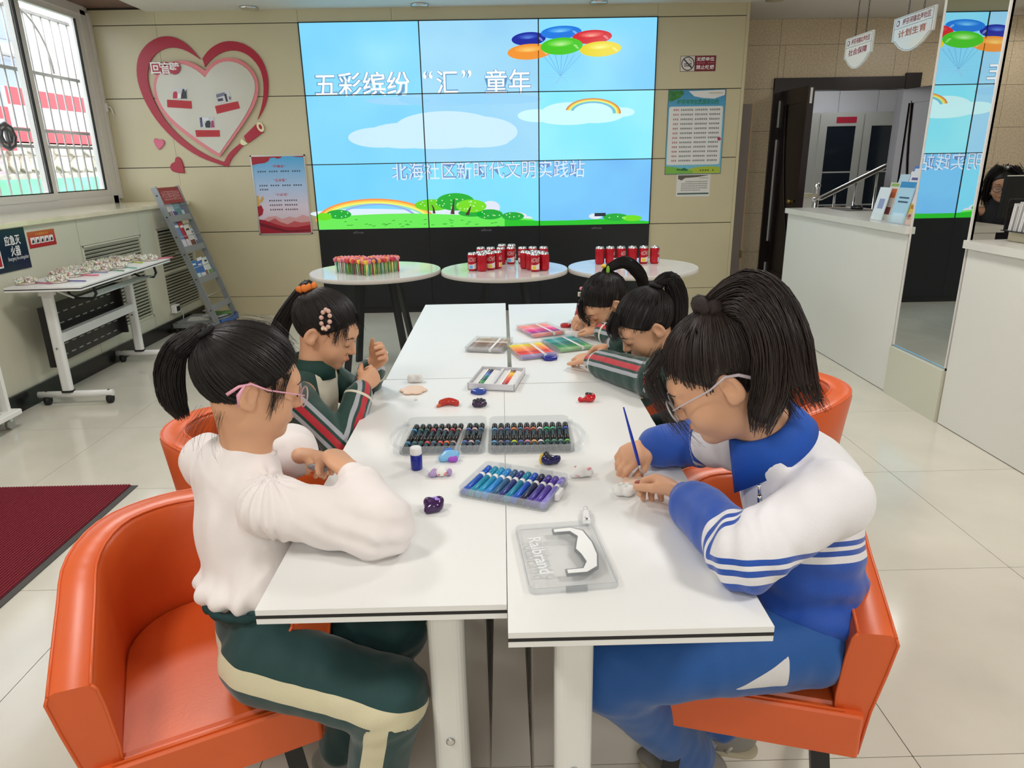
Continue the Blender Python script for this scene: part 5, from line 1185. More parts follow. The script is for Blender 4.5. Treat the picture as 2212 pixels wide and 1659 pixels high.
# ================================================================ things on the work tables
TZ = .7502
m_clear = M('clear_plastic', (240, 244, 246), .08, alpha=.07, spec=.6)
m_clear2 = M('clear_plastic_rim', (214, 220, 224), .1, alpha=.22, spec=.8)
MK = {}
def marker(label, grp, p, d, col, L=.132, r=.0068, kind='plain', tip=None, rot=0):
    """felt pen lying with its tail at p, pointing along d"""
    d = Vector(d).normalized(); key = (col, kind, L, tip)
    if key not in MK:
        X = Matrix.Rotation(PI/2, 4, 'Y')
        if kind == 'plain':
            MK[key] = [('barrel', MB().lathe([(r*.7, 0), (r, .002), (r, L*.64)], 12, X).mesh('barrel', M('pen_%d%d%d' % col, col, .3))),
                       ('white_band', MB().lathe([(r*1.03, L*.64), (r*1.03, L*.72)], 12, X).mesh('white_band', M('pen_white', (240, 240, 240), .35))),
                       ('cap', MB().lathe([(r*1.05, L*.72), (r*1.05, L*.985), (r*.75, L)], 12, X).mesh('cap', M('pen_%d%d%d' % col, col, .3)))]
        else:
            bk = M('pen_black', (18, 18, 20), .3)
            MK[key] = [('barrel', MB().lathe([(r*.98, L*.26), (r*.98, L*.72)], 12, X).mesh('barrel', bk)),
                       ('colour_ring', MB().lathe([(r*1.06, L*.2), (r*1.06, L*.26)], 12, X).mesh('colour_ring', M('ring_%d%d%d' % col, col, .3))),
                       ('colour_ring', MB().lathe([(r*1.06, L*.72), (r*1.06, L*.78)], 12, X).mesh('colour_ring', M('ring_%d%d%d' % (tip or col), tip or col, .3))),
                       ('cap', MB().lathe([(r*.8, 0), (r*1.05, .003), (r*1.05, L*.2)], 12, X).mesh('cap', bk)), ('cap', MB().lathe([(r*1.05, L*.78), (r*1.05, L*.98), (r*.8, L)], 12, X).mesh('cap', bk))]
            b = MB(); rq = random.Random(hash(col) % 97)
            for i in range(7):
                a = -PI/2+rq.uniform(-.5, .5); x = L*(.3+.055*i); q = r*1.0
                b.add([(x+u, -q*math.cos(PI/2+a+v)*1.01, q*math.sin(PI/2+a+v)*1.01) for u, v in ((0, -.3), (.0035, -.1), (.005, .3), (.0015, .2))], [(0, 1, 2, 3)])
            MK[key].append(('lettering', b.mesh('lettering', M('pen_print', (220, 226, 226), .4))))
    t = thing('marker_pen', label, 'marker', p, group=grp)
    t.matrix_world = frame(p, d, Vector((0, 0, 1)).cross(d))
    for n, me in MK[key]:
        o = obj(n, me, t)
        if n == 'lettering': o['kind'] = 'stuff'
    return t
def basis(a, b, c):
    """box frame from three corner points a (origin), b (along length), c (along width)"""
    a, b, c = Vector(a), Vector(b), Vector(c); e1 = b-a; e2 = c-a; return a, e1, e2
def hull_tray(t, L1, L2, h, wall=.0018, r=.012, seg=4):
    """open clear tray: floor and thin walls, local x 0..L1, y 0..L2"""
    obj('tray_floor', MB().rbox(0, L1, 0, L2, 0, .0015, r, seg), t, m_clear)
    b = MB(); pts = []
    for cx, cy, a0 in ((L1-r, L2-r, 0), (r, L2-r, 90), (r, r, 180), (L1-r, r, 270)):
        for i in range(seg+1):
            a = math.radians(a0+90*i/seg); pts.append((cx+r*math.cos(a), cy+r*math.sin(a), math.cos(a), math.sin(a)))
    n = len(pts); vs = []
    for x, y, nx, ny in pts: vs += [(x, y, .0015), (x, y, h), (x-nx*wall, y-ny*wall, h), (x-nx*wall, y-ny*wall, .0015)]
    fs = []
    for i in range(n):
        j = (i+1) % n
        for k in range(4): fs.append((4*i+k, 4*j+k, 4*j+(k+1) % 4, 4*i+(k+1) % 4))
    b.add(vs, fs); obj('tray_wall', b, t, m_clear2)
    return t
CN = {}
def box_thing(name, label, a, e1, e2, grp=None, cat='box', z=TZ):
    t = thing(name, label, cat, (a.x, a.y, z), math.atan2(e1.y, e1.x), grp); return t, e1.length, e2.length
# --- open tray of twelve blue and violet pens
a, b, c = Vector((-.107, 1.325, 0)), Vector((.076, 1.245, 0)), Vector((-.075, 1.462, 0))
e1, e2 = b-a, c-a; e2 = Vector((-e1.y, e1.x, 0)).normalized()*.148
t, L1, L2 = box_thing('pen_tray', 'open clear tray holding twelve blue and violet marker pens', a, e1, e2, cat='tray')
hull_tray(t, L1, L2, .022)
obj('hinge_tab', MB().box(.03, .06, L2, L2+.006, .006, .02).box(.13, .16, L2, L2+.006, .006, .02), t, m_clear2); obj('catch', MB().box(L1, L1+.008, .05, .085, .004, .018), t, M('catch_white', (236, 236, 236), .3))
for k in range(13): obj('rib', MB().box(.003+k*(L1-.006)/12-.0006, .003+k*(L1-.006)/12+.0006, .002, .03, .0015, .012), t, m_clear2)
blues = [((28, 84, 190), 'royal blue'), ((24, 140, 176), 'peacock blue'), ((26, 150, 196), 'turquoise blue'), ((42, 136, 214), 'sky blue'), ((46, 92, 134), 'slate blue'), ((40, 52, 126), 'dark indigo'), ((22, 134, 166), 'petrol blue'), ((22, 84, 196), 'cobalt blue'), ((30, 32, 72), 'midnight navy'), ((74, 56, 150), 'deep violet'), ((92, 64, 168), 'purple'), ((136, 124, 210), 'lavender')]
u1, u2 = e1.normalized(), e2.normalized()
for k, (col, nm) in enumerate(blues):
    p = a+u1*(.0035+(L1-.007)*(k+.5)/12)+u2*.006; p.z = TZ+.0018+.0072
    marker('%s marker pen in the open clear tray' % nm, 'pens in the open blue tray', p, u2, col, .134, .007)
# --- closed boxes with twelve pens each
def pen_box(label, pa, pb, pc, cols, names, L=.15, W_=.175):
    A, B, C = at(*pa, z=.752), at(*pb, z=.752), at(*pc, z=.752)
    e1 = (B-A); e1.z = 0; u1 = e1.normalized(); u2 = Vector((-u1.y, u1.x, 0))
    t = thing('marker_box', label, 'marker box', (A.x, A.y, TZ), math.atan2(u1.y, u1.x), 'clear boxes of marker pens')
    hull_tray(t, L, W_, .021, r=.008); obj('lid', MB().rbox(0, L, 0, W_, .021, .0225, .008, 3), t, M('clear_film', (245, 247, 248), .1, alpha=.03, spec=.3)); obj('catch', MB().box(L*.4, L*.6, W_, W_+.006, .006, .016), t, m_clear2)
    n = len(cols)
    for k in range(n):
        p = A+u1*.008+u2*(W_*(k+.5)/n); p.z = TZ+.0018+.007
        marker('%s marker pen in the %s' % (names[k], label.split(' holding')[0]), 'pens in closed boxes', p, u1, cols[k], .132, .0068)
def ramp(c0, c1, n): return [tuple(int(c0[i]+(c1[i]-c0[i])*k/(n-1)) for i in range(3)) for k in range(n)]
order = ['first', 'second', 'third', 'fourth', 'fifth', 'sixth', 'seventh', 'eighth', 'ninth', 'tenth', 'eleventh', 'twelfth']
pen_box('clear pink marker box holding salmon and magenta pens', (1150, 731), (1226, 722), (1120, 706), [(246, 120, 110), (250, 140, 120), (140, 40, 150), (166, 50, 160), (224, 30, 140), (240, 40, 150), (246, 90, 170), (250, 150, 180), (248, 160, 170), (250, 130, 130), (250, 170, 160), (252, 150, 140)], ['%s (salmon to magenta)' % o for o in order])
pen_box('clear brown marker box holding beige and grey pens', (1003, 760), (1078, 763), (1036, 731), ramp((176, 168, 170), (120, 104, 92), 5)+[(150, 110, 84), (110, 80, 64), (214, 202, 190), (196, 182, 166), (160, 146, 128), (170, 158, 140), (186, 174, 156)], ['%s (brown to grey)' % o for o in order])
pen_box('clear orange marker box holding yellow to red pens', (1123, 779), (1204, 771), (1101, 744), [(150, 120, 190), (160, 130, 200), (236, 70, 56), (240, 60, 50), (200, 40, 50), (246, 110, 60), (252, 130, 50), (250, 150, 70), (250, 170, 90), (252, 190, 70), (250, 210, 40), (240, 226, 20)], ['%s (red to yellow)' % o for o in order])
pen_box('clear teal marker box holding green and teal pens', (1208, 763), (1290, 753), (1184, 733), [(130, 200, 110), (110, 190, 90), (40, 150, 80), (30, 140, 70), (20, 130, 96), (16, 120, 110), (10, 110, 110), (20, 140, 130), (60, 170, 160), (20, 150, 160), (16, 140, 150), (90, 180, 180)], ['%s (green to teal)' % o for o in order])
# --- double case of black double-ended pens
def case(label, x0, x1, y0, y1, side):
    t = thing('pen_case', label, 'pen case', (x0, y0, TZ), 0, 'clear carry case halves'); L1, L2 = x1-x0, y1-y0
    hull_tray(t, L1, L2, .024, r=.02)
    for k in range(13): obj('rib', MB().box(.012+k*(L1-.024)/12-.0006, .012+k*(L1-.024)/12+.0006, .004, .024, .0015, .014), t, m_clear2)
    cx = 0 if side < 0 else L1
    obj('handle', MB().tube([(cx, L2*.12, .012), (cx+side*.022, L2*.25, .012), (cx+side*.03, L2*.5, .012), (cx+side*.022, L2*.75, .012), (cx, L2*.88, .012)], .005, 8), t, m_clear2)
    obj('clasp', MB().box(cx+side*.005-.008, cx+side*.005+.008, L2*.02, L2*.08, .004, .012).box(cx+side*.005-.008, cx+side*.005+.008, L2*.92, L2*.99, .004, .012), t, m_clear2)
case('clear half of the pen case holding eleven black pens', -.262, -.052, 1.545, 1.752, -1)
case('clear half of the pen case holding twelve black pens', -.046, .165, 1.54, 1.745, 1)
rc = [((70, 140, 190), None, 'blue'), ((70, 110, 110), None, 'teal'), ((60, 100, 90), None, 'dark green'), ((200, 70, 90), (226, 80, 80), 'crimson'), ((90, 110, 130), None, 'steel'), ((226, 200, 200), (230, 90, 90), 'pale pink'), ((190, 70, 70), (236, 120, 70), 'brick red'), ((180, 150, 140), None, 'taupe')]
for k, (c1, c2, nm) in enumerate(rc):
    marker('black double-ended pen with %s rings in the eleven-pen half' % nm, 'black double-ended pens', Vector((-.248+.0158*k, 1.556, TZ+.0018+.0074)), Vector((.012+.001*k, .175, 0)), c2 or c1, .165, .0072, 'duo', c1)
for k, (c1, nm) in enumerate((((100, 110, 190), 'lilac'), ((226, 190, 196), 'rose'), ((90, 120, 150), 'grey-blue'))):
    marker('black double-ended pen with %s rings beside the empty slots' % nm, 'black double-ended pens', Vector((-.107+.0158*k, 1.556, TZ+.0018+.0074)), Vector((.012, .175, 0)), c1, .165, .0072, 'duo', c1)
rc2 = [((110, 170, 220), None, 'light blue'), ((150, 120, 130), None, 'mauve'), ((90, 110, 180), None, 'periwinkle'), ((240, 140, 70), (210, 226, 40), 'orange and lime'), ((100, 130, 160), (100, 100, 190), 'blue-grey'), ((200, 90, 100), (224, 150, 170), 'red and pink'), ((226, 110, 70), (240, 170, 80), 'orange'), ((232, 226, 236), None, 'white'), ((60, 190, 120), (50, 140, 90), 'emerald'), ((100, 190, 150), (80, 150, 120), 'mint'), ((40, 80, 80), (110, 150, 140), 'sea green'), ((60, 90, 200), (110, 190, 80), 'blue and green')]
for k, (c1, c2, nm) in enumerate(rc2):
    marker('black double-ended pen with %s rings in the twelve-pen half' % nm, 'black double-ended pens', Vector((-.031+.0163*k, 1.551, TZ+.0018+.0074)), Vector((.0+.0006*k, .175, 0)), c2 or c1, .165, .0072, 'duo', c1)
# --- carton of paint tubes
A, B, D = Vector((-.118, 2.05, 0)), Vector((.024, 2.02, 0)), Vector((-.07, 2.235, 0))
u1 = (B-A).normalized(); u2 = Vector((-u1.y, u1.x, 0)); 
t = thing('paint_carton', 'flat white carton packed with two rows of small paint tubes', 'paint box', (A.x, A.y, TZ), math.atan2(u1.y, u1.x)); CL, CW = .148, .19
m_cart = M('carton_grey', (222, 222, 226), .5)
obj('floor', MB().box(0, CL, 0, CW, 0, .004), t, m_cart)
for q in ((0, CL, 0, .003), (0, CL, CW-.003, CW), (0, .003, 0, CW), (CL-.003, CL, 0, CW)): obj('wall', MB().box(*q, .0, .022), t, m_cart)
obj('divider', MB().box(CL/2-.004, CL/2+.004, .003, CW-.003, .004, .018), t, m_cart)
tc1 = [(20, 30, 30), (40, 130, 60), (60, 160, 80), (20, 100, 80), (10, 90, 80), (20, 110, 100), (16, 120, 120), (70, 130, 190), (60, 110, 190), (40, 60, 150), (16, 30, 70), (10, 16, 40)]
tc2 = [(110, 20, 30), (150, 24, 30), (190, 30, 40), (214, 50, 40), (226, 70, 40), (236, 90, 50), (240, 120, 50), (244, 150, 60), (250, 190, 40), (250, 214, 50), (190, 130, 60), (100, 60, 40)]
tn1 = ['black', 'leaf green', 'grass green', 'bottle green', 'pine green', 'viridian', 'sea green', 'pale blue', 'blue', 'ultramarine', 'navy', 'blue-black']; tn2 = ['wine red', 'dark red', 'crimson', 'scarlet', 'vermilion', 'red orange', 'orange', 'light orange', 'golden yellow', 'yellow', 'ochre', 'brown']
PT = {}
def paint_tube(label, grp, p, d, col, L=.058, r=.0062):
    d = Vector(d).normalized()
    if col not in PT:
        X = Matrix.Rotation(PI/2, 4, 'Y'); n = 10
        vs = []; prof = [(0, .0012, r*1.15), (L*.15, r*.5, r*1.1), (L*.55, r, r), (L*.72, r, r), (L*.76, r*.6, r*.6)]
        for x, a_, b_ in prof:
            for k in range(n): q = 2*PI*k/n; vs.append((x, b_*math.cos(q), a_*math.sin(q)))
        fs = [(i*n+k, i*n+(k+1) % n, (i+1)*n+(k+1) % n, (i+1)*n+k) for i in range(len(prof)-1) for k in range(n)]
        body = MB().add(vs, fs, True); body.add(vs[:n], [tuple(range(n))])
        capm = MB().lathe([(r*.55, L*.76), (r*.62, L*.78), (r*.62, L)], 10, X)
        bnd = MB(); vs = []
        for x in (L*.34, L*.62):
            f = (x-L*.15)/(L*.4) if x < L*.55 else 1
            for k in range(n): q = 2*PI*k/n; vs.append((x, (r*1.1+(r-r*1.1)*f+.0003)*math.cos(q), (r*.5+r*.5*f+.0003)*math.sin(q)))
        bnd.add(vs, [(k, (k+1) % n, n+(k+1) % n, n+k) for k in range(n)], True)
        PT[col] = [('body', body.mesh('body', M('tube_white', (238, 238, 238), .3))), ('colour_band', bnd.mesh('colour_band', M('tube_%d%d%d' % col, col, .35))), ('cap', capm.mesh('cap', M('tube_cap', (240, 240, 240), .4)))]
    t = thing('paint_tube', label, 'paint tube', p, group=grp); t.matrix_world = frame(p, d, Vector((0, 0, 1)).cross(d))
    for n_, me in PT[col]: obj(n_, me, t)
    return t
for k in range(12):
    for q, (cc, nn) in enumerate(((tc1, tn1), (tc2, tn2))):
        p = A+u1*(.0655 if q == 0 else .141)+u2*(.01+(CW-.02)*(k+.5)/12); p.z = TZ+.0045+.0066
        paint_tube('%s paint tube in the white carton' % nn[k], 'paint tubes in the carton', p, -u1, cc[k], .06)
p = at(1268, 1129, z=.76); q = at(1264, 1089, z=.76); d = q-p; d.z = 0; p.z = TZ+.0085
pt_ = paint_tube('loose white paint tube lying beside the clear lid', None, p, d, (236, 236, 240), .062, .008)
text('Blue', .008, .004, m_ink, pt_, frame((.012, 0, .0067), (0, -1, 0), (1, 0, 0))); obj('black_mark', MB().box(.004, .008, -.002, .002, .0062, .0066), pt_, m_rubber)
# --- clear lid with handle
a = Vector((.0315, .967, 0)); u1 = (Vector((.182, .977, 0))-Vector((.036, .963, 0))).normalized(); u2 = Vector((-u1.y, u1.x, 0))
t = thing('clear_lid', 'clear plastic box lid with moulded handle and raised lettering', 'lid', (a.x, a.y, TZ), math.atan2(u1.y, u1.x)); L1, L2 = .15, .212
hull_tray(t, L1, L2, .012, r=.012)
obj('top_sheet', MB().rbox(.001, L1-.001, .001, L2-.001, .012, .0132, .012, 4), t, m_clear)
obj('front_catch', MB().box(.06, .095, -.004, .002, .002, .012), t, m_clear2)
hp = [(.062, .17), (.1, .172), (.118, .158), (.124, .12), (.124, .085), (.118, .05), (.1, .034), (.066, .034)]
obj('handle_slot', MB().prism([(.066, .178), (.102, .18), (.124, .165), (.132, .12), (.132, .08), (.124, .042), (.102, .026), (.066, .026), (.066, .042), (.096, .043), (.104, .06), (.1, .085), (.094, .103), (.1, .125), (.106, .145), (.096, .162), (.066, .162)][::-1], .0133, .018), t, m_clear2)
obj('handle_face', MB().prism([(.069, .175), (.101, .177), (.121, .163), (.129, .12), (.129, .08), (.121, .044), (.101, .029), (.069, .029), (.069, .039), (.097, .04), (.107, .06), (.103, .085), (.097, .103), (.103, .125), (.109, .145), (.098, .165), (.069, .165)][::-1], .018, .0184), t, M('frosted_white', (246, 247, 247), .3))
text('Raibrand', .118, .024, M('emboss_white', (240, 242, 244), .3), t, frame((.032, .098, .0138), (0.05, -1, 0), (1, .05, 0)), depth=.03)
# --- paint bottle
p = at(900, 1013, z=.752)
t = thing('paint_bottle', 'small blue paint bottle with white screw cap', 'bottle', (p.x, p.y+.005, TZ)); obj('glass', MB().lathe([(.012, 0), (.0135, .002), (.0135, .034), (.0095, .038)], 24), t, M('paint_blue', (16, 36, 150), .12)); obj('cap', MB().lathe([(.0125, .037), (.0135, .039), (.0135, .052), (.011, .0545)], 24), t, M('cap_white', (240, 240, 240), .35))
# --- plaster and painted figures
def fig(name, label, px, py, parts, res=.0016, rz=0, cat='figurine', sc=1.0, parent_mat=None):
    p = at(px, py, z=.755); t = thing(name, label, cat, (p.x, p.y, TZ), rz)
    for nm, mat, fn in parts:
        o = Org(); fn(o); o.cut((0, 0, 0.0002), (0, 0, 1), .001); obj(nm, o.mesh(nm, mat, res), t)
    return t
gl = lambda n, c, r=.22: M('paint_'+n, c, r, coat=.2)
fig('palette', 'peach flower-shaped palette beside the white mould', 893, 842, [('dish', M('peach', (236, 206, 184), .4), lambda o: [o.ell((.026*math.cos(a), .026*math.sin(a), .004), (.017, .017, .005), None, .006) for a in [i*PI/3 for i in range(6)]]+[o.ell((0, 0, .003), (.02, .02, .005), None, .005)])])
fig('plaster_mould', 'white plaster mould standing behind the peach palette', 897, 822, [('block', M('plaster', (240, 240, 238), .55), lambda o: [o.ell((x, y, .012), (.012, .013, .015), None, .004) for x, y in ((-.014, 0), (.014, 0), (-.005, .008), (.008, .004))]+[o.cap((-.016, -.004, .008), (.016, -.004, .008), .009, .009, .003)])])
tag(fig('plaster_chip', 'tiny white plaster chip on the table', 898, 861, [('chip', MATS['plaster'], lambda o: o.ell((0, 0, .003), (.005, .004, .004)))], .001), None)
fig('prawn_figure', 'glossy orange-red prawn figurine', 968, 872, [('body', gl('prawn', (190, 44, 30), .18), lambda o: [o.ell((-.02+.0075*i, -.012+.016*math.sin(.5+i*.34), .008+.003*math.sin(i*.6)), (.008, .011, .011), None, .003) for i in range(7)]), ('tail', gl('prawn_tail', (214, 96, 50), .2), lambda o: [o.cap((-.022, -.012, .006), (-.03, -.022+.006*i, .004), .004, .003, .002) for i in range(3)])])
def disc(o, r=.019, h=.012): o.cap((0, 0, .003), (0, 0, h-.003), r, r, .003, flat=((0, 0, 1), .3)); o.ell((0, 0, h/2), (r, r*.9, h*.62))
fig('round_figure', 'blue round figurine with white top, beside the paint carton', 1036, 846, [('body', gl('blue1', (36, 70, 160)), lambda o: (disc(o), o.ell((-.021, -.002, .005), (.007, .005, .005)))), ('white_top', gl('white1', (238, 238, 238)), lambda o: o.ell((.002, 0, .0115), (.015, .012, .0042)))])
fig('round_figure', 'deep blue round figurine with white top, beside the orange marker box', 1186, 774, [('body', gl('blue2', (22, 32, 140)), lambda o: (disc(o, .021), o.ell((.023, -.003, .006), (.007, .005, .006)))), ('white_top', gl('white1', (238, 238, 238)), lambda o: o.ell((-.004, .002, .0115), (.016, .013, .004)))])
fig('round_figure', 'red round figurine on the table beyond the pink marker box', 1222, 704, [('body', gl('red1', (180, 24, 34)), lambda o: disc(o, .021, .014)), ('mark', gl('red2', (150, 16, 26)), lambda o: o.ell((0, .002, .0135), (.012, .009, .003)))])
fig('paw_figure', 'dark purple paw figurine with black toe bumps', 1035, 874, [('body', gl('purple', (52, 30, 66)), lambda o: [o.ell((.012*math.cos(a), .009*math.sin(a), .008), (.011, .01, .009), None, .004) for a in [i*PI/2.5 for i in range(5)]]), ('toes', gl('black1', (38, 36, 42)), lambda o: [o.ell((x, y, .016), (.006, .006, .005), None, .001) for x, y in ((-.013, .003), (-.004, .012), (.006, .012), (.014, .003), (0, -.002))])])
fig('frog_figure', 'red figurine with two black eye bumps and a curled arm', 1270, 864, [('body', gl('red3', (198, 20, 34), .15), lambda o: (o.ell((.004, 0, .01), (.016, .014, .012)), o.ell((.012, .004, .015), (.009, .009, .009)), o.cap((-.012, -.002, .006), (-.022, -.004, .006), .006, .005, .003), o.ell((-.024, -.002, .009), (.004, .004, .006)))), ('eyes', gl('black2', (46, 40, 42)), lambda o: (o.ell((-.002, .008, .021), (.006, .006, .005)), o.ell((.008, .0, .022), (.006, .006, .005))))])
fig('bow_figure', 'light blue figurine with a purple bow', 970, 990, [('body', gl('sky', (126, 190, 236), .4), lambda o: (o.ell((0, 0, .009), (.02, .014, .011), None, .004), o.ell((.0, .008, .015), (.013, .01, .008)), o.ell((.018, .006, .012), (.006, .007, .008)), o.ell((-.016, -.006, .006), (.009, .008, .006)))), ('bow', gl('violet', (166, 80, 200), .4), lambda o: (o.ell((.004, -.012, .007), (.006, .006, .007)), o.ell((.016, -.012, .008), (.006, .006, .008)))), ('knot', gl('blue3', (60, 110, 220), .4), lambda o: (o.ell((-.006, .01, .022), (.006, .004, .003)), o.ell((.004, .012, .022), (.004, .004, .003))))])
fig('winged_figure', 'white figurine with lilac wings and pink collar', 950, 1024, [('body', MATS['plaster'], lambda o: (o.ell((.004, 0, .009), (.013, .012, .009)), o.ell((.006, .008, .014), (.008, .007, .006)))), ('wings', gl('lilac', (176, 148, 200), .5), lambda o: (o.ell((-.016, -.004, .006), (.01, .008, .006)), o.ell((-.012, .008, .009), (.007, .006, .006)), o.ell((.022, .002, .008), (.006, .009, .009)))), ('collar', gl('coral', (230, 130, 130), .5), lambda o: (o.cap((-.006, .003, .012), (.0, -.01, .008), .003), o.cap((.014, .003, .012), (.013, -.01, .008), .003)))])
fig('navy_figure', 'navy blue figurine with a black knob and yellow stripe', 1184, 998, [('body', gl('navy1', (22, 22, 90), .2), lambda o: (o.ell((0, 0, .011), (.017, .014, .013)), o.ell((.02, 0, .01), (.006, .006, .009)), o.ell((.025, .004, .012), (.004, .004, .006)))), ('knob', gl('black3', (26, 26, 30)), lambda o: (o.ell((-.004, .004, .024), (.007, .007, .006)), o.ell((.003, -.008, .02), (.006, .004, .005)))), ('stripe', gl('yellow1', (226, 190, 80)), lambda o: o.chain([(-.008, .01, .022), (-.014, .006, .018), (-.017, 0, .01), (-.017, -.004, .003)], [.0022]*4))])
fig('rabbit_figure', 'white rabbit figurine with pink markings', 1254, 1025, [('body', MATS['plaster'], lambda o: (o.ell((0, 0, .01), (.016, .014, .011)), o.ell((.002, .006, .016), (.011, .01, .008)), o.ell((.021, -.001, .01), (.008, .009, .009)), o.ell((-.018, -.003, .005), (.008, .008, .006)))), ('markings', gl('pink1', (236, 150, 170), .5), lambda o: (o.ell((.021, .002, .0185), (.004, .004, .002)), o.ell((.016, -.004, .018), (.003, .003, .002)), o.ell((-.01, .008, .02), (.004, .002, .003)), o.cap((-.012, -.011, .008), (-.004, -.0135, .007), .0016)))])
fig('paw_mould', 'unpainted white paw figurine beside the painted palette', 1349, 1062, [('body', MATS['plaster'], lambda o: [o.ell((.014*math.cos(a), .011*math.sin(a), .009), (.013, .012, .0095), None, .004) for a in [i*PI/2.5 for i in range(5)]]+[o.ell((x, y, .0185), (.005, .0045, .003), None, .002) for x, y in ((-.014, .004), (-.004, .011), (.008, .01), (.0, -.002))])])
fig('palette', 'peach palette smeared with reddish paint under the brush', 1374, 1043, [('dish', M('peach', (236, 206, 184), .4), lambda o: [o.ell((.022*math.cos(a), .022*math.sin(a), .003), (.015, .015, .004), None, .005) for a in [i*PI/3 for i in range(6)]]+[o.ell((0, 0, .003), (.016, .016, .004), None, .004)]), ('paint', M('paint_smear', (176, 96, 84), .3), lambda o: (o.cap((0, -.006, .0065), (.014, .002, .0066), .003, .002), o.ell((.004, -.002, .006), (.007, .005, .0028))))])
fig('bear_figure', 'dark purple bear figurine with lilac inner ears', 938, 1098, [('body', gl('plum', (58, 22, 78), .15), lambda o: (o.ell((0, 0, .011), (.019, .017, .014)), o.ell((-.013, .009, .016), (.009, .008, .009)), o.ell((.01, .011, .018), (.009, .007, .008)), o.ell((-.012, -.012, .006), (.007, .006, .006)))), ('inner_ears', gl('lilac2', (170, 130, 230), .3), lambda o: (o.ell((.001, .008, .0245), (.007, .003, .002)), o.ell((.008, -.002, .0255), (.006, .0035, .002))))])
# ================================================================ people
m_skin = M('skin', (224, 170, 134), .5, noise=(14, .05)); m_skin2 = M('skin_far', (214, 162, 130), .5)
m_lip = M('lip', (196, 116, 104), .45); m_hairk = M('hair_black', (30, 25, 25), .42, spec=.5); m_hairb = M('hair_brown_black', (50, 39, 36), .42, spec=.5)
def R3(f, up=(0, 0, 1), roll=0):
    y = Vector(f).normalized(); x = y.cross(Vector(up)).normalized(); z = x.cross(y)
    m = Matrix(((x.x, y.x, z.x), (x.y, y.y, z.y), (x.z, y.z, z.z)))
    return m @ Matrix.Rotation(roll, 3, 'Y') if roll else m
class Head:
    def __init__(s, o, f, sc=1.0, roll=0): s.o = Vector(o); s.R = R3(f, roll=roll); s.s = sc
    def w(s, p): return s.o+s.R @ (Vector(p)*s.s)
    def wa(s, P): return np.array(s.o)+(P*s.s) @ np.array(s.R).T
    def dirw(s, d): return (s.R @ Vector(d)).normalized()
HC0, HR0 = (0, -.012, .03), (.0790, .0965, .0855)
def head_org(o, h, neck):
    S = h.s; R = h.R; W_ = h.w
    def e(c, r, k=.012, sub=False): o.ell(W_(c), tuple(v*S for v in r), R, k*S, sub)
    e((0, -.012, .03), (.072, .089, .078)); e((0, .022, -.02), (.057, .064, .078), .03); e((0, .034, -.066), (.043, .045, .037), .03)
    e((0, .068, -.087), (.017, .016, .014), .02)
    for x in (-1, 1):
        e((.034*x, .052, -.036), (.027, .026, .03), .02)
        e((.028*x, .089, .0), (.015, .009, .009), .012, True); e((.028*x, .077, -.001), (.016, .011, .011), .004)
    e((0, .074, .022), (.046, .016, .016), .02)
    o.cap(W_((0, .083, .004)), W_((0, .1, -.027)), .0065*S, .0095*S, .01*S)
    for x in (-1, 1): e((.0085*x, .092, -.031), (.0065, .008, .006), .006)
    e((0, .086, -.0545), (.019, .008, .0055), .006); e((0, .084, -.0625), (.017, .0085, .006), .006); e((0, .096, -.0585), (.02, .004, .0018), .002, True)
    for x in (-1, 1):
        rr = R @ Matrix.Rotation(.35*x, 3, 'Z') @ Matrix.Rotation(-.2, 3, 'X')
        o.ell(W_((.0765*x, -.012, -.01)), (.0065*S, .018*S, .028*S), rr, .006*S); o.ell(W_((.0735*x, -.004, -.028)), (.006*S, .010*S, .012*S), rr, .006*S)
        o.ell(W_((.082*x, -.007, -.006)), (.007*S, .011*S, .017*S), rr, .002*S, True)
    o.cap(W_((0, -.018, -.05)), neck, .039*S, .043*S, .03)
def face_parts(h, body, brow=True):
    S = h.s
    for x in (-1, 1):
        arc = [h.w((.028*x+.0145*math.cos(a), .0885-.004*abs(math.cos(a)), -.004-.005*math.sin(a))) for a in [PI*i/8 for i in range(9)]]
        body_part('eyelash', MB().tube(arc, .0011*S, 5), body, m_hairk)
        if brow: body_part('eyebrow', MB().tube([h.w((.014*x, .092, .017)), h.w((.028*x, .0905, .0225)), h.w((.045*x, .08, .017))], [.0012*S, .002*S, .0008*S], 6), body, m_hairk)
    body_part('lips', MB().tube([h.w((-.017, .086, -.058)), h.w((-.007, .0935, -.0555)), h.w((0, .0945, -.057)), h.w((.007, .0935, -.0555)), h.w((.017, .086, -.058))], [.001, .0026, .0028, .0026, .001], 6), body, m_lip)
def body_part(name, mb, body, mat, kind=None):
    o = obj(name, mb, body, mat); o.matrix_parent_inverse = Matrix.Translation(body.location).inverted()
    if kind: o['kind'] = kind
    return o
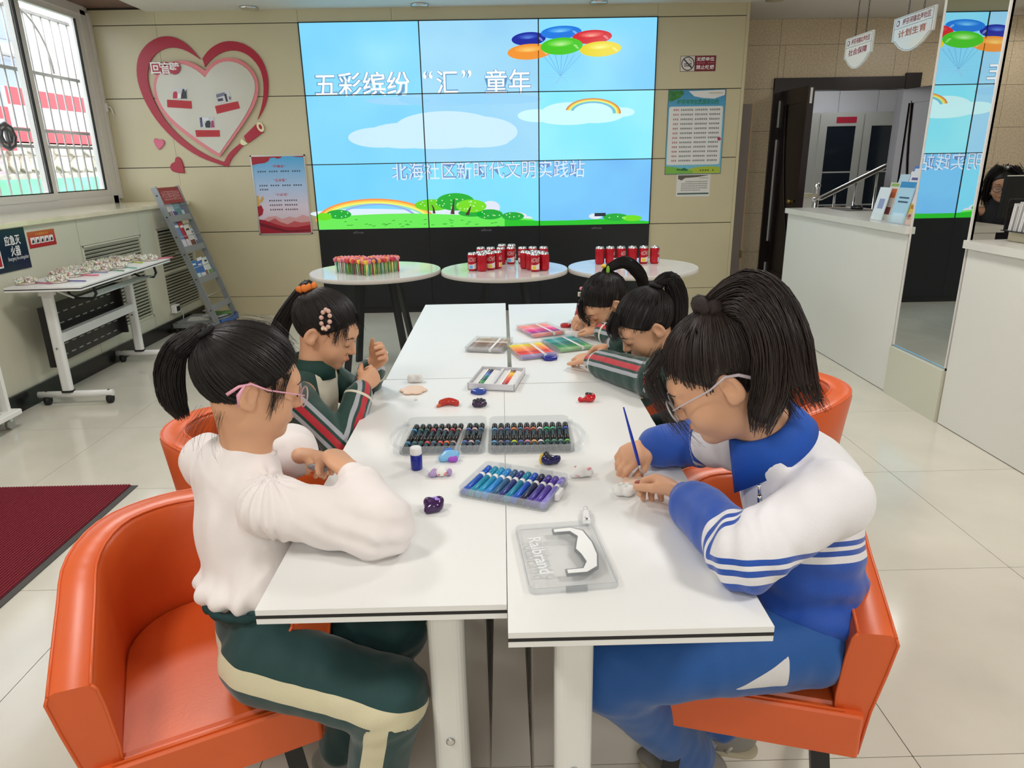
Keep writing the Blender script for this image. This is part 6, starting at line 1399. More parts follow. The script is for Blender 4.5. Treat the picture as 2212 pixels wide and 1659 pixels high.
def hand(o, W_, d, n, th, sc=.92, curl=((.5, .6, .4),)*4, thumb=(.6, .7, .35), tcurl=.4):
    d = Vector(d).normalized(); n = Vector(n); n = (n-d*n.dot(d)).normalized(); s = d.cross(n)*th; W_ = Vector(W_); k = sc
    offs = (.0235, .0085, -.0075, -.022); plen = (.066, .07, .066, .06); L = (.058, .066, .06, .047)
    o.ell(W_+d*.04*k, (.033*k, .04*k, .0145*k), R3(d, -n), .01)
    tips = []
    for i in range(4):
        b = W_+d*plen[i]*k+s*offs[i]*k; o.cap(W_+d*.01*k+s*offs[i]*k*.55, b, .0125*k, .0098*k, .008)
        a = 0; p = b; r = (.0092, .0082, .0074, .0062); c = curl[i] if i < len(curl) else curl[-1]; sp = (offs[i]*.9)
        for j, f in enumerate((.44, .31, .25)):
            a += c[j]; dd = (d*math.cos(a)+n*math.sin(a)+s*sp*.8).normalized(); q = p+dd*L[i]*f*k; o.cap(p, q, r[j]*k, r[j+1]*k, .002); p = q
        tips.append(p)
    tb = W_+d*.018*k+s*.02*k; td = (d*thumb[0]+s*thumb[1]+n*thumb[2]).normalized(); q = tb+td*.034*k
    o.cap(tb, q, .0135*k, .0105*k, .008); t2 = (td*math.cos(tcurl)+(d*.7-s*.6+n*.2).normalized()*math.sin(tcurl)).normalized(); q2 = q+t2*.024*k; o.cap(q, q2, .0102*k, .0088*k, .003); q3 = q2+t2*.018*k; o.cap(q2, q3, .0088*k, .007*k, .003)
    return tips, q3
def strand_mesh(name, P, r0, r1, mat, ref=(.3, .5, .8)):
    """many fine tapered hairs: P is (strands, points, 3)"""
    N, n, _ = P.shape; T = np.gradient(P, axis=1); T /= np.linalg.norm(T, axis=2, keepdims=True)+1e-9
    A = np.cross(T, np.array(ref)); A /= np.linalg.norm(A, axis=2, keepdims=True)+1e-9; B = np.cross(T, A)
    r = (r0+(r1-r0)*np.linspace(0, 1, n)**1.5)[None, :, None]
    vs = np.stack([P+r*(A*math.cos(q)+B*math.sin(q)) for q in (0, 2*PI/3, 4*PI/3)], 2).reshape(-1, 3)
    i = np.arange(N)[:, None, None]*n*3; j = np.arange(n-1)[None, :, None]*3; k = np.arange(3)[None, None, :]
    a = (i+j+k).ravel(); b = (i+j+(k+1) % 3).ravel(); F = np.stack([a, b, b+3, a+3], 1)
    me = bpy.data.meshes.new(name); m = len(F)
    me.vertices.add(len(vs)); me.vertices.foreach_set('co', vs.astype(np.float32).ravel()); me.loops.add(m*4); me.loops.foreach_set('vertex_index', F.astype(np.int32).ravel())
    me.polygons.add(m); me.polygons.foreach_set('loop_start', (np.arange(m)*4).astype(np.int32)); me.polygons.foreach_set('use_smooth', np.ones(m, bool)); me.materials.append(mat); me.update(calc_edges=True); return me
def catmull(pts, n):
    P = [np.array(p, float) for p in pts]; P = [2*P[0]-P[1]]+P+[2*P[-1]-P[-2]]; out = []
    m = len(P)-3
    for i in range(n):
        t = i/(n-1)*m; k = min(int(t), m-1); u = t-k; a, b, c, d = P[k:k+4]
        out.append(.5*((2*b)+(-a+c)*u+(2*a-5*b+4*c-d)*u*u+(-a+3*b-3*c+d)*u**3))
    return np.array(out)
def hairline_ok(q, lo=0): return q[:, 2] > .96*q[:, 1]-.022+lo
def cap_hair(h, body, mat, cutn=(0, -.96, 1), cuto=(0, 0, -.016), grow=1.0, ears=True, bun=None):
    o = Org(); S = h.s
    o.ell(h.w(HC0), tuple(v*S*grow for v in HR0), h.R, .01)
    if bun: o.ell(h.w(bun[0]), tuple(v*S for v in bun[1]), h.R, .03)
    if ears:
        for x in (-1, 1): o.ell(h.w((.08*x, -.004, -.018)), (.02*S, .026*S, .034*S), h.R, .01, True)
    o.cut(h.w(cuto), h.dirw(cutn), .012)
    return body_part('hair', o.mesh('hair', mat, .0035, None, 2), body, mat_none)
mat_none = None
def sleek(h, body, mat, tie, n=1500, seed=0, r0=.0009, lift=.03, lo=.002, wild=.0, cutn=None, part=None):
    """hair combed flat from the hairline to the tie"""
    g = np.random.RandomState(seed); U = g.normal(size=(n*3, 3)); U /= np.linalg.norm(U, axis=1, keepdims=True)
    q = np.array(HC0)+np.array(HR0)*U; ok = hairline_ok(q, lo-np.abs(g.normal(size=len(q)))*.006); ex = (np.abs(q[:, 0]) > .06) & (((q[:, 1]+.004)/.024)**2+((q[:, 2]+.018)/.032)**2 < 1); U = U[ok & ~ex][:n]
    t_ = np.array(tie, float); t_ = (t_-np.array(HC0))/np.array(HR0); t_ /= np.linalg.norm(t_)
    dt = np.clip(U@t_, -1, 1); om = np.arccos(dt)[:, None]; so = np.sin(om)+1e-6; k = 11; P = []
    off = g.uniform(.0, 1, (len(U), 1))
    for i in range(k):
        t = i/(k-1)*.97; u = (np.sin((1-t)*om)*U+np.sin(t*om)*t_)/so; u /= np.linalg.norm(u, axis=1, keepdims=True)
        rr = 1.006+lift*off*math.sin(PI*min(1, t*1.05))**.7+.012*t
        P.append(np.array(HC0)+np.array(HR0)*u*rr+g.normal(size=u.shape)*wild*math.sin(PI*t))
    P = h.wa(np.stack(P, 1).reshape(-1, 3)).reshape(len(U), k, 3)
    return body_part('hair_strands', strand_mesh('hair_strands', P, r0*h.s, r0*.8*h.s, mat), body, None, 'stuff')
def tail(body, mat, ctrl, radii, n=450, seed=1, r0=.0011, name='ponytail', jit=.16, flare=0, core=True, pts=16):
    C = catmull(ctrl, 40); Rr = np.interp(np.linspace(0, 1, 40), np.linspace(0, 1, len(radii)), radii)
    g = np.random.RandomState(seed); T = np.gradient(C, axis=0); T /= np.linalg.norm(T, axis=1, keepdims=True)
    X = np.zeros_like(C); x = np.cross(T[0], [.3, .2, .9])
    for i in range(40): x = x-T[i]*(x@T[i]); x /= np.linalg.norm(x); X[i] = x
    Y = np.cross(T, X)
    ph = g.uniform(0, 2*PI, n); rd = np.sqrt(g.uniform(0.05, 1, n)); a, b = rd*np.cos(ph), rd*np.sin(ph); ln = 1-g.uniform(0, jit, n); w1, w2 = g.uniform(0, 6, n), g.uniform(.5, 1.6, n)
    P = np.zeros((n, pts, 3))
    for j in range(pts):
        t = ln*j/(pts-1)*39; i0 = np.clip(t.astype(int), 0, 38); f = (t-i0)[:, None]
        L = lambda Q: Q[i0]*(1-f)+Q[i0+1]*f
        rr = (Rr[i0]*(1-f[:, 0])+Rr[i0+1]*f[:, 0])
        wv = .06*rr*np.sin(w1+w2*j*.7)
        P[:, j] = L(C)+L(X)*(a*rr+wv)[:, None]+L(Y)*(b*rr-wv)[:, None]
    if core: body_part(name+'_core', MB().tube([tuple(c) for c in C[:34:3]], [float(v)*.8 for v in Rr[:34:3]], 10), body, mat)
    return body_part(name, strand_mesh(name, P, r0, r0*.35, mat), body, None, 'stuff')
def locks(h, body, mat, paths, n=60, spread=.012, seed=3, r0=.0008, name='fringe', jit=.25):
    """loose locks along local head-space paths"""
    g = np.random.RandomState(seed); allP = []
    for path in paths:
        C = catmull(path, 12)
        for i in range(n):
            o = g.normal(size=3)*spread; e = g.normal(size=3)*spread*.9; ln = 1-g.uniform(0, jit); t = np.linspace(0, ln, 12)
            q = np.stack([np.interp(t, np.linspace(0, 1, 12), C[:, k]) for k in range(3)], 1)+o*.55+e*(t[:, None]**1.5)*.8
            allP.append(h.wa(q))
    return body_part(name, strand_mesh(name, np.array(allP), r0*h.s, r0*.5*h.s, mat), body, None, 'stuff')
def tie_ring(body, p, d, r, th, mat, name='hair_tie', n=18, wob=0.0):
    d = Vector(d).normalized(); x = d.orthogonal().normalized(); y = d.cross(x); p = Vector(p)
    pts = [p+(x*math.cos(a)+y*math.sin(a))*(r+wob*math.sin(5*a))+d*wob*math.cos(7*a) for a in [2*PI*i/n for i in range(n+1)]]
    return body_part(name, MB().tube(pts, [th*(1+.25*math.sin(4*i)) if wob else th for i in range(n+1)], 8, False), body, mat)
def glasses(h, body, rim, temple, lens=True, tip=None):
    S = h.s; g = MB()
    for x in (-1, 1):
        g.tube([h.w((.031*x+.025*math.cos(a), .101-.10*abs(.031*x+.025*math.cos(a))**1.6, -.006+.0205*math.sin(a)*(1 if math.sin(a) < 0 else .92))) for a in [2*PI*i/22 for i in range(23)]], .0016*S, 6, False)
    g.tube([h.w((-.007, .1, .0)), h.w((0, .104, .003)), h.w((.007, .1, .0))], .0015*S, 6)
    fr = body_part('glasses_frame', g, body, rim)
    for x in (-1, 1):
        body_part('glasses_temple', MB().tube([h.w((.056*x, .094, .0)), h.w((.068*x, .07, .003)), h.w((.08*x, .02, .006)), h.w((.083*x, -.012, .014)), h.w((.081*x, -.032, .006)), h.w((.079*x, -.05, -.012))], [.0014*S, .0015*S, .0017*S, .0024*S, .003*S, .0032*S], 6), body, temple)
        if tip: body_part('temple_grip', MB().tube([h.w((.084*x, -.022, .012)), h.w((.082*x, -.03, -.01)), h.w((.08*x, -.026, -.032))], [.002*S, .0045*S, .0018*S], 6), body, temple)
        if lens: body_part('lens', MB().poly([h.w((.031*x+.0245*math.cos(a), .1005-.10*abs(.031*x+.0245*math.cos(a))**1.6, -.006+.0195*math.sin(a))) for a in [2*PI*i/20 for i in range(20)]]), body, M('lens_clear', (240, 240, 245), .02, alpha=.12, spec=.8))
def attr_mat(name, base, attr, bands, rough=.6, bump=(260, .25), base2=None):
    """cloth whose woven bands follow a measured coordinate along the garment"""
    m = M(name, base, rough, bump=(bump[0], bump[1], .002), sheen=.25); nt = m.node_tree; L = nt.links.new; b = nt.nodes['Principled BSDF']; prev = None
    cache = {}
    for an, lo, hi, col in bands:
        if an not in cache:
            a = nt.nodes.new('ShaderNodeAttribute'); a.attribute_name = an; cache[an] = a.outputs['Fac']
        g1 = nt.nodes.new('ShaderNodeMath'); g1.operation = 'GREATER_THAN'; g1.inputs[1].default_value = lo; L(cache[an], g1.inputs[0])
        g2 = nt.nodes.new('ShaderNodeMath'); g2.operation = 'LESS_THAN'; g2.inputs[1].default_value = hi; L(cache[an], g2.inputs[0])
        mu = nt.nodes.new('ShaderNodeMath'); mu.operation = 'MULTIPLY'; L(g1.outputs[0], mu.inputs[0]); L(g2.outputs[0], mu.inputs[1])
        mx = nt.nodes.new('ShaderNodeMix'); mx.data_type = 'RGBA'; L(mu.outputs[0], mx.inputs[0]); mx.inputs[7].default_value = (*lin(col), 1)
        if prev is None: mx.inputs[6].default_value = (*lin(base), 1)
        else: L(prev, mx.inputs[6])
        prev = mx.outputs[2]
    L(prev, b.inputs['Base Color']); return m
def limb(v, pts, outs):
    """signed distance across a limb's outer line (9 where the vertex faces away), and position along it"""
    best = np.full(len(v), 1e9); lat = np.full(len(v), 9.0); along = np.zeros(len(v)); base = 0
    for i in range(len(pts)-1):
        a, b = np.array(pts[i]), np.array(pts[i+1]); ba = b-a; l = np.linalg.norm(ba); ax = ba/l
        t = np.clip((v-a)@ax/l, 0, 1); pv = v-a-np.outer(t, ba); d = np.linalg.norm(pv, axis=1)
        o = np.array(outs[i], float); o = o-ax*(o@ax); o /= np.linalg.norm(o); s = np.cross(ax, o)
        m = d < best; best = np.where(m, d, best); q = np.where(pv@o > -.01, pv@s, 9.0)
        lat = np.where(m, q, lat); along = np.where(m, base+t*l, along); base += l
    return lat, along, best
def wrinkle(amp=.0035, sc=16, amp2=.0015, sc2=42): return lambda P: (amp*vnoise(P, sc)+amp2*vnoise(P, sc2)).astype(np.float32)
def creases(P, a=.003, b=.003):
    """soft drapes that run down the cloth"""
    Q = P*np.array([1., 1., .42])+.012*np.stack([vnoise(P+3.1, 7), vnoise(P+7.7, 7), vnoise(P+1.3, 7)], 1)
    return a*vnoise(P, 11)+b*vnoise(Q, 27)+.4*b*vnoise(Q+5, 52)
def fold_noise(arms, amp=.004):
    """cloth wrinkles plus ring folds gathering round each elbow"""
    def f(P):
        o = creases(P)
        for sh, el, wr in arms:
            e = np.array(el); d = np.linalg.norm(P-e, axis=1); ax = np.array(wr)-np.array(sh); ax = ax/np.linalg.norm(ax)
            o = o+amp*np.exp(-(d/.075)**2)*np.sin((P@ax)*150+5*vnoise(P, 9))
        return o.astype(np.float32)
    return f
m_sole = M('shoe_sole', (206, 196, 170), .6)
def shoe(body, an, d, mats, sc=1.0, name='shoe', up=(0, 0, 1), socks=None):
    an = Vector(an); d = Vector(d).normalized(); up = Vector(up).normalized(); S = sc; R = R3(d, up)
    base = an-up*.055*S
    o = Org(); o.ell(base+d*.045*S+up*.022*S, (.037*S, .1*S, .03*S), R, .01); o.ell(base-d*.015*S+up*.045*S, (.034*S, .05*S, .042*S), R, .02); o.cap(an-up*.01*S, an+up*.02*S, .034*S, .034*S, .01); o.cut(base+up*.004*S, up, .003)
    sh = body_part(name, o.mesh(name, mats[0], .003), body, None)
    o = Org(); o.cap(base+d*.1*S, base-d*.035*S, .036*S, .034*S, .004, False, (up, .42)); o.cut(base-up*.014*S, up, .002)
    body_part('sole', o.mesh('sole', m_sole, .003), body, None)
    for q, (y, wd) in enumerate(((.085, .03), (.05, .034), (.015, .036))):
        for sgn in (-1, 1):
            body_part('shoe_panel', MB().tube([base+d*y*S+R.col[0]*sgn*wd*S+up*.012*S, base+d*(y-.012)*S+R.col[0]*sgn*wd*.95*S+up*.026*S, base+d*(y-.03)*S+R.col[0]*sgn*wd*.7*S+up*.045*S], [.006*S, .005*S, .003*S], 6), body, mats[1])
    for q in range(4): body_part('lace', MB().tube([base+d*(.055-.014*q)*S+R.col[0]*x*.018*S+up*(.047+.008*q)*S for x in (-1, 0, 1)], .0025*S, 5), body, mats[2])
    if socks: body_part('sock', MB().tube([an+up*.0*S, an+up*.05*S], .033*S, 14), body, socks)
def seated_legs(hipR, hipL, fwd, lat, thigh=.36, shin=.36, kz=.47, spread=.02, back=.02):
    f = Vector(fwd); l = Vector(lat); out = {}
    for k, hp, s in (('R', hipR, 1), ('L', hipL, -1)):
        hp = Vector(hp); kn = hp+f*thigh*.93+l*spread*s; kn.z = kz; an = kn-f*back; an.z = kz-shin; an.z = max(an.z, .075)
        out[k] = (hp, kn, an, f)
    return out
def person(label, S, skin=None):
    skin = skin or m_skin; base = Vector(S['pelvis']); base.z = S.get('seat', .455)
    o = Org(); h = S['head']; nk = Vector(S['neck']); ch = Vector(S['chest']); pv = Vector(S['pelvis']); fw = Vector(S['fwd']).normalized()
    head_org(o, h, nk)
    o.cap(nk, ch, .05, .085, .04, False, (fw, .7)); o.cap(ch, pv, .09, .092, .04, False, (fw, .75)); o.cap(S['arm']['R'][0], S['arm']['L'][0], .04, .04, .04)
    S['tips'] = {}
    for k in 'RL':
        sh, el, wr = S['arm'][k]; o.chain([sh, el, wr], [.034, .029, .0215], .012)
        if k in S['hand']: S['tips'][k] = hand(o, wr, **S['hand'][k])
    for k in 'RL':
        hp, kn, an, fd = S['leg'][k]; o.chain([pv, hp, kn, an], [.08, .058, .042, .03], .03)
    me = o.mesh('person', skin, S.get('res', .0032), None, 1, None, base)
    b = obj('person', me, None, loc=base); tag(b, label, 'person')
    return b
def trousers(b, S, mat_fn, name='trousers', rt=.078, rk=.062, ra=.05, waist=.115, top=None, res=.005, cuff=.045):
    pv = Vector(S['pelvis']); fw = Vector(S['fwd']); o = Org()
    o.cap(pv+Vector((0, 0, .05)), pv-Vector((0, 0, .005)), waist, waist*1.02, .03, False, (fw, .85))
    for k in 'RL':
        hp, kn, an, fd = S['leg'][k]; an = Vector(an); kn = Vector(kn); e = an+(kn-an).normalized()*cuff
        o.cap(hp, kn, rt, rk, .02); o.cap(kn, e, rk, ra, .025)
    for k in 'RL':
        hp, kn, an, fd = S['leg'][k]; an = Vector(an); kn = Vector(kn); 
    if top is not None: o.cut((0, 0, top), (0, 0, -1), .006)
    att = {}
    for k in 'RL':
        hp, kn, an, fd = S['leg'][k]; outs = S['legout'][k]
        att['lat'+k] = (lambda v, p=[hp, kn, an], q=outs, kk=k: limb(v, p, q)[0])
    def other(v):
        dR = limb(v, list(S['leg']['R'][:3]), S['legout']['R'])[2]; dL = limb(v, list(S['leg']['L'][:3]), S['legout']['L'])[2]; return dR-dL
    A = {'latR': lambda v: np.where(other(v) < .0, att['latR'](v), 9), 'latL': lambda v: np.where(other(v) > 0, att['latL'](v), 9), 'panel': lambda v: np.where(v[:, 1] < 1.09, np.minimum(np.minimum(v[:, 0]-.40, .50-v[:, 0]), np.minimum(v[:, 2]-.505, .505+(v[:, 0]-.40)*.6-v[:, 2])), -1)}
    legs = [(S['leg'][k][0], S['leg'][k][1], S['leg'][k][2]) for k in 'RL']
    return body_part(name, o.mesh(name, mat_fn, res, fold_noise(legs, .003), 1, A), b, None)
# ------------------------------------------------ girl in the white blouse
hA = Head((-.481, 1.25, 1.035), (.84, .44, -.30), .97, roll=-.04)
A_ = dict(head=hA, neck=(-.505, 1.25, .885), chest=(-.515, 1.235, .79), pelvis=(-.485, 1.175, .555), fwd=(.70, .71, 0), seat=.453,
          arm=dict(R=((-.43, 1.15, .825), (-.232, 1.118, .80), (-.305, 1.235, .852)), L=((-.625, 1.345, .83), (-.50, 1.50, .79), (-.455, 1.415, .815))),
          hand=dict(R=dict(d=(-.62, .62, .32), n=(-.35, -.15, -.92), th=-1, sc=.95, curl=((.9, .9, .5), (.95, .9, .5), (1.0, .9, .5), (1.05, .9, .5)), thumb=(.8, .35, .5), tcurl=.3), L=dict(d=(.75, -.62, .18), n=(-.1, -.2, -.97), th=1, sc=.86, curl=((.5, .8, .6), (.6, .9, .6), (.7, .9, .6), (.8, .9, .6)), thumb=(.75, .5, .4))),
          leg=dict(R=((-.465, 1.10, .535), (-.222, 1.04, .49), (-.305, 1.075, .13), Vector((.9, .1, 0))), L=((-.47, 1.245, .54), (-.235, 1.20, .53), (-.41, 1.27, .13), Vector((.9, .2, 0)))),
          legout=dict(R=[(.1, -1, .12), (-.2, -1, 0)], L=[(0, 1, .2), (0, 1, 0)]), res=.0028)
pA = person('girl in a white blouse and pink glasses with a high ponytail', A_)
face_parts(hA, pA); glasses(hA, pA, M('pink_clear_frame', (236, 206, 212), .1, alpha=.5), M('pink_temple', (236, 170, 190), .3), tip=True)
m_blouse = M('white_blouse', (244, 236, 234), .75, bump=(90, .15, .003), sheen=.2)
o = Org(); sR, eR, wR = A_['arm']['R']; sL, eL, wL = A_['arm']['L']
fA = (.70, .71, 0)
o.cap((-.53, 1.25, .835), (-.52, 1.225, .74), .1, .108, .03, False, (fA, .74)); o.cap((-.52, 1.225, .74), (-.495, 1.185, .65), .104, .1, .03, False, (fA, .84)); o.ell((-.505, 1.185, .66), (.104, .104, .04), None, .02)
o.cap((-.505, 1.25, .875), (-.52, 1.25, .85), .05, .075, .03)
o.cap((-.43, 1.155, .83), (-.625, 1.34, .835), .05, .05, .03)
for s_, e_, w_ in ((sR, eR, wR), (sL, eL, wL)):
    o.ell(Vector(s_)+Vector((0, 0, .002)), (.058, .056, .05), None, .015); o.cap(s_, e_, .05, .058, .02); o.cap(e_, Vector(e_).lerp(Vector(w_), .62), .057, .048, .02); o.cap(Vector(e_).lerp(Vector(w_), .6), Vector(w_)-(Vector(w_)-Vector(e_)).normalized()*.012, .036, .028, .01)
o.cut((0, 0, .628), (0, 0, 1), .012)
def blouse_disp(P):
    b_ = creases(P, .0035, .0038)+.0018*vnoise(P*np.array([1, 1, .4]), 40)
    d = np.linalg.norm(P-np.array(sR), axis=1); ang = np.arctan2(P[:, 1]-sR[1], P[:, 0]-sR[0]); b_ += .004*np.exp(-((d-.055)/.02)**2)*np.sin(ang*14)
    e = np.exp(-((P[:, 2]-.65)/.03)**2)*(P[:, 0] < -.38); b_ += .005*e*np.sin(np.arctan2(P[:, 1]-1.18, P[:, 0]+.495)*13)
    ax = (np.array(eR)-np.array(sR)); ax /= np.linalg.norm(ax); b_ += .0035*np.exp(-(np.linalg.norm(P-np.array(eR), axis=1)/.1)**2)*np.sin(P[:, 2]*170+P[:, 0]*60+4*vnoise(P, 10))
    return b_.astype(np.float32)
body_part('blouse', o.mesh('blouse', m_blouse, .004, blouse_disp, 1), pA, None)
body_part('neckline', MB().tube([Vector((-.507, 1.25, .884))+Vector((.054*math.cos(a), .054*math.sin(a), .008*math.sin(a+2))) for a in [2*PI*i/24 for i in range(25)]], .006, 8, False), pA, m_blouse)
m_trA = attr_mat('green_trousers', (16, 62, 62), 'latR', [('latR', -.021, .021, (222, 214, 180)), ('latL', -.021, .021, (222, 214, 180))], .7)
trousers(pA, A_, m_trA, rt=.082, rk=.066, ra=.05, waist=.104, top=.648)
body_part('waistband', MB().tube([Vector((-.487, 1.178, .638))+Vector((.1*math.cos(a), .1*math.sin(a), .0)) for a in [2*PI*i/60 for i in range(61)]], [.008+.002*math.sin(i*2.1) for i in range(61)], 8, False), pA, M('waist_green', (14, 54, 54), .8))
for k, z in enumerate((.15, .175)):
    q0, q1 = Vector(A_['leg']['R'][1]), Vector(A_['leg']['R'][2]); dd = (q1-q0).normalized(); c = q1-dd*(.05+.028*k)
    x_ = dd.orthogonal().normalized(); y_ = dd.cross(x_); body_part('cuff_band', MB().tube([c+(x_*math.cos(a)+y_*math.sin(a))*.0535 for a in [2*PI*i/20 for i in range(21)]], .0045, 6, False), pA, M('band_red', (190, 30, 44), .6) if k == 0 else M('band_red', (190, 30, 44), .6))
m_shg = [M('shoe_grey', (150, 146, 140), .5), M('shoe_silver', (206, 204, 196), .35, .3), M('shoe_lace', (214, 212, 206), .7)]
for k in 'RL': shoe(pA, A_['leg'][k][2], A_['leg'][k][3], m_shg, .82, socks=M('sock_lilac', (176, 160, 196), .8))
cap_hair(hA, pA, m_hairk); tieA = (0, -.088, .075)
sleek(hA, pA, m_hairk, tieA, 2600, 11, .0008, .035)
tw = hA.w((0, -.1, .088)); yA = tw.y
tail(pA, m_hairk, [hA.w((0, -.085, .072)), tw, at(408, 733, y=yA-.01), at(380, 757, y=yA-.02), at(366, 805, y=yA-.02), at(374, 860, y=yA-.02), at(398, 905, y=yA-.015)], [.016, .011, .017, .022, .026, .024, .012], 620, 2)
tie_ring(pA, hA.w((0, -.096, .084)), tw-hA.w((0, -.085, .072)), .0135, .0065, M('tie_black', (16, 15, 17), .7), wob=.0015)
locks(hA, pA, m_hairk, [[(.07, .028, .03), (.072, .034, .0), (.068, .036, -.03), (.064, .034, -.055)], [(.06, .055, .04), (.066, .05, .01), (.063, .047, -.02)]], 26, .006, 5, .0005, 'side_wisps')
locks(hA, pA, m_hairk, [[(.03, -.07, -.06), (.03, -.08, -.09), (.04, -.082, -.12), (.05, -.075, -.14)], [(.0, -.075, -.065), (.0, -.09, -.1), (.01, -.1, -.13), (.03, -.1, -.15)], [(.05, -.05, -.055), (.052, -.052, -.09), (.05, -.044, -.13), (.046, -.03, -.15)]], 18, .012, 6, .0002, 'nape_wisps', .7)
locks(hA, pA, m_hairk, [[(.0, .07, .085), (.0, .02, .118), (.0, -.05, .112)], [(.04, .06, .08), (.04, .01, .108), (.03, -.05, .105)], [(-.04, .06, .08), (-.04, .01, .108), (-.03, -.05, .105)]], 22, .011, 7, .0004, 'fly_away', .4)
# ------------------------------------------------ girl in the blue and white jacket
hE = Head((.392, 1.2, 1.045), (-.80, .20, -.56), 1.04, roll=.05)
E_ = dict(head=hE, neck=(.478, 1.195, .945), chest=(.555, 1.20, .80), pelvis=(.585, 1.195, .535), fwd=(-.97, .22, 0), seat=.453,
          arm=dict(L=((.56, 1.075, .855), (.385, .985, .805), (.345, 1.235, .788)), R=((.50, 1.33, .86), (.44, 1.475, .80), (.318, 1.452, .80))),
          hand=dict(L=dict(d=(-.5, .85, .12), n=(-.35, -.3, -.88), th=1, sc=.95, curl=((.7, .9, .5), (.8, .9, .5), (.9, .9, .5), (1.0, .9, .5)), thumb=(.75, .55, .45)), R=dict(d=(-.72, -.5, -.12), n=(-.3, .25, -.92), th=1, sc=.95, curl=((.65, .9, .4), (.75, .95, .45), (.85, 1.0, .5), (.95, 1.0, .5)), thumb=(.75, .5, .6), tcurl=.5)),
          leg=dict(L=((.57, 1.115, .53), (.175, 1.07, .515), (.42, 1.235, .12), Vector((-.75, .35, .0))), R=((.575, 1.27, .53), (.17, 1.24, .515), (.51, 1.30, .15), Vector((-.8, .1, .1)))),
          legout=dict(L=[(0, -1, .2), (0, -1, 0)], R=[(0, 1, .2), (0, 1, 0)]), res=.0028)
pE = person('girl in a blue and white tracksuit jacket painting with a fine brush', E_)
face_parts(hE, pE); glasses(hE, pE, M('clear_frame', (225, 228, 232), .08, alpha=.45), M('clear_temple', (226, 214, 222), .2, alpha=.7))
def sE(v):
    x, y, z = v[:, 0], v[:, 1], v[:, 2]
    s1 = z-(.742+.40*(1.15-np.minimum(y, 1.2)))
    aL = limb(v, E_['arm']['L'], [(0, -1, 0), (0, -1, 0)]); aR = limb(v, E_['arm']['R'], [(0, 1, 0), (0, 1, 0)])
    uL = (Vector(E_['arm']['L'][1])-Vector(E_['arm']['L'][0])).length
    q = np.where((aL[2] < .078) & (aL[1] > .06), np.minimum(s1, uL+.012-aL[1]), s1)
    return np.where((aR[2] < .078) & (aR[1] > .03), np.minimum(s1, .115-aR[1]), q)
mEj = attr_mat('jacket_blue_white', (20, 78, 178), 'se', [('se', 0, 99, (238, 236, 240)), ('se', -.019, -.0105, (238, 236, 240)), ('se', -.045, -.030, (238, 236, 240))], .65)
o = Org(); fE = (-.97, .22, 0)
o.cap((.50, 1.2, .885), (.565, 1.2, .80), .082, .125, .03, False, (fE, .82)); o.cap((.565, 1.2, .80), (.60, 1.2, .60), .127, .128, .03, False, (fE, .82)); o.ell((.60, 1.19, .58), (.125, .135, .06), None, .03)
for k in 'LR':
    s_, e_, w_ = [Vector(q) for q in E_['arm'][k]]
    o.ell(s_, .062, None, .03); o.cap(s_, e_, .062, .055, .025); o.cap(e_, e_.lerp(w_, .75), .056, .05, .02); o.cap(e_.lerp(w_, .75), w_-(w_-e_).normalized()*.015, .046, .033, .012)
o.cut((0, 0, .535), (0, 0, 1), .012)
fnE = fold_noise([E_['arm']['L'], E_['arm']['R']], .005)
def dispE(P):
    q = fnE(P); e = np.exp(-((P[:, 2]-.62)/.09)**2)*(P[:, 0] > .45); return (q+.004*e*np.sin(P[:, 2]*95+P[:, 0]*40+4*vnoise(P, 8))).astype(np.float32)
body_part('jacket', o.mesh('jacket', mEj, .004, dispE, 1, {'se': sE}), pE, None)
def collar(b, c, ax, fwd, mat, prof, a0=-2.75, a1=2.75, n=40, point=0.0, name='collar', thick=.004):
    """collar swept round the neck axis; prof = (radius, height) rows from inside over the fold to the outer edge"""
    ax = Vector(ax).normalized(); f = Vector(fwd); f = (f-ax*f.dot(ax)).normalized(); s = ax.cross(f); c = Vector(c); vs = []; k = len(prof)
    for i in range(n+1):
        a = a0+(a1-a0)*i/n; e = abs(a)/max(abs(a0), abs(a1)); ang = PI+a     # 0 at the nape
        d = f*math.cos(ang)+s*math.sin(ang)
        for j, (r, hh) in enumerate(prof):
            ex = point*(e**4) if j >= k-2 else 0; ex *= (1 if j == k-1 else .5)
            vs.append(c+d*(r+ex*.55)+ax*(hh-ex))
    fs = [(i*k+j, (i+1)*k+j, (i+1)*k+j+1, i*k+j+1) for i in range(n) for j in range(k-1)]
    ob = body_part(name, MB().add(vs, fs, True), b, mat); md = ob.modifiers.new('thickness', 'SOLIDIFY'); md.thickness = thick; md.offset = 0; return ob
axE = Vector(hE.w((0, -.018, -.05)))-Vector(E_['neck'])
collar(pE, E_['neck'], axE, fE, M('collar_blue', (22, 84, 186), .7, bump=(260, .25, .002)), [(.054, -.03), (.055, .0), (.058, .016), (.066, .014), (.074, -.01), (.082, -.04)], point=.05)
body_part('zip_pull', MB().tube([(.444, 1.108, .87), (.446, 1.106, .85)], .003, 6).tube([(.446, 1.106, .85), (.447, 1.105, .838)], .0045, 6), pE, m_chrome)
m_trE = attr_mat('blue_trousers', (22, 86, 160), 'panel', [('panel', 0, 9, (226, 224, 226))], .7)
trousers(pE, E_, m_trE, rt=.083, rk=.068, ra=.052, waist=.125, top=.60)
for k in 'LR': shoe(pE, E_['leg'][k][2], E_['leg'][k][3]+Vector((0, 0, 0)), m_shg, .98, socks=M('sock_white', (228, 224, 216), .8))
cap_hair(hE, pE, m_hairb)
sleek(hE, pE, m_hairb, (0, -.045, .108), 2600, 21, .0009, .05)
tE = hE.w((0, -.055, .118))
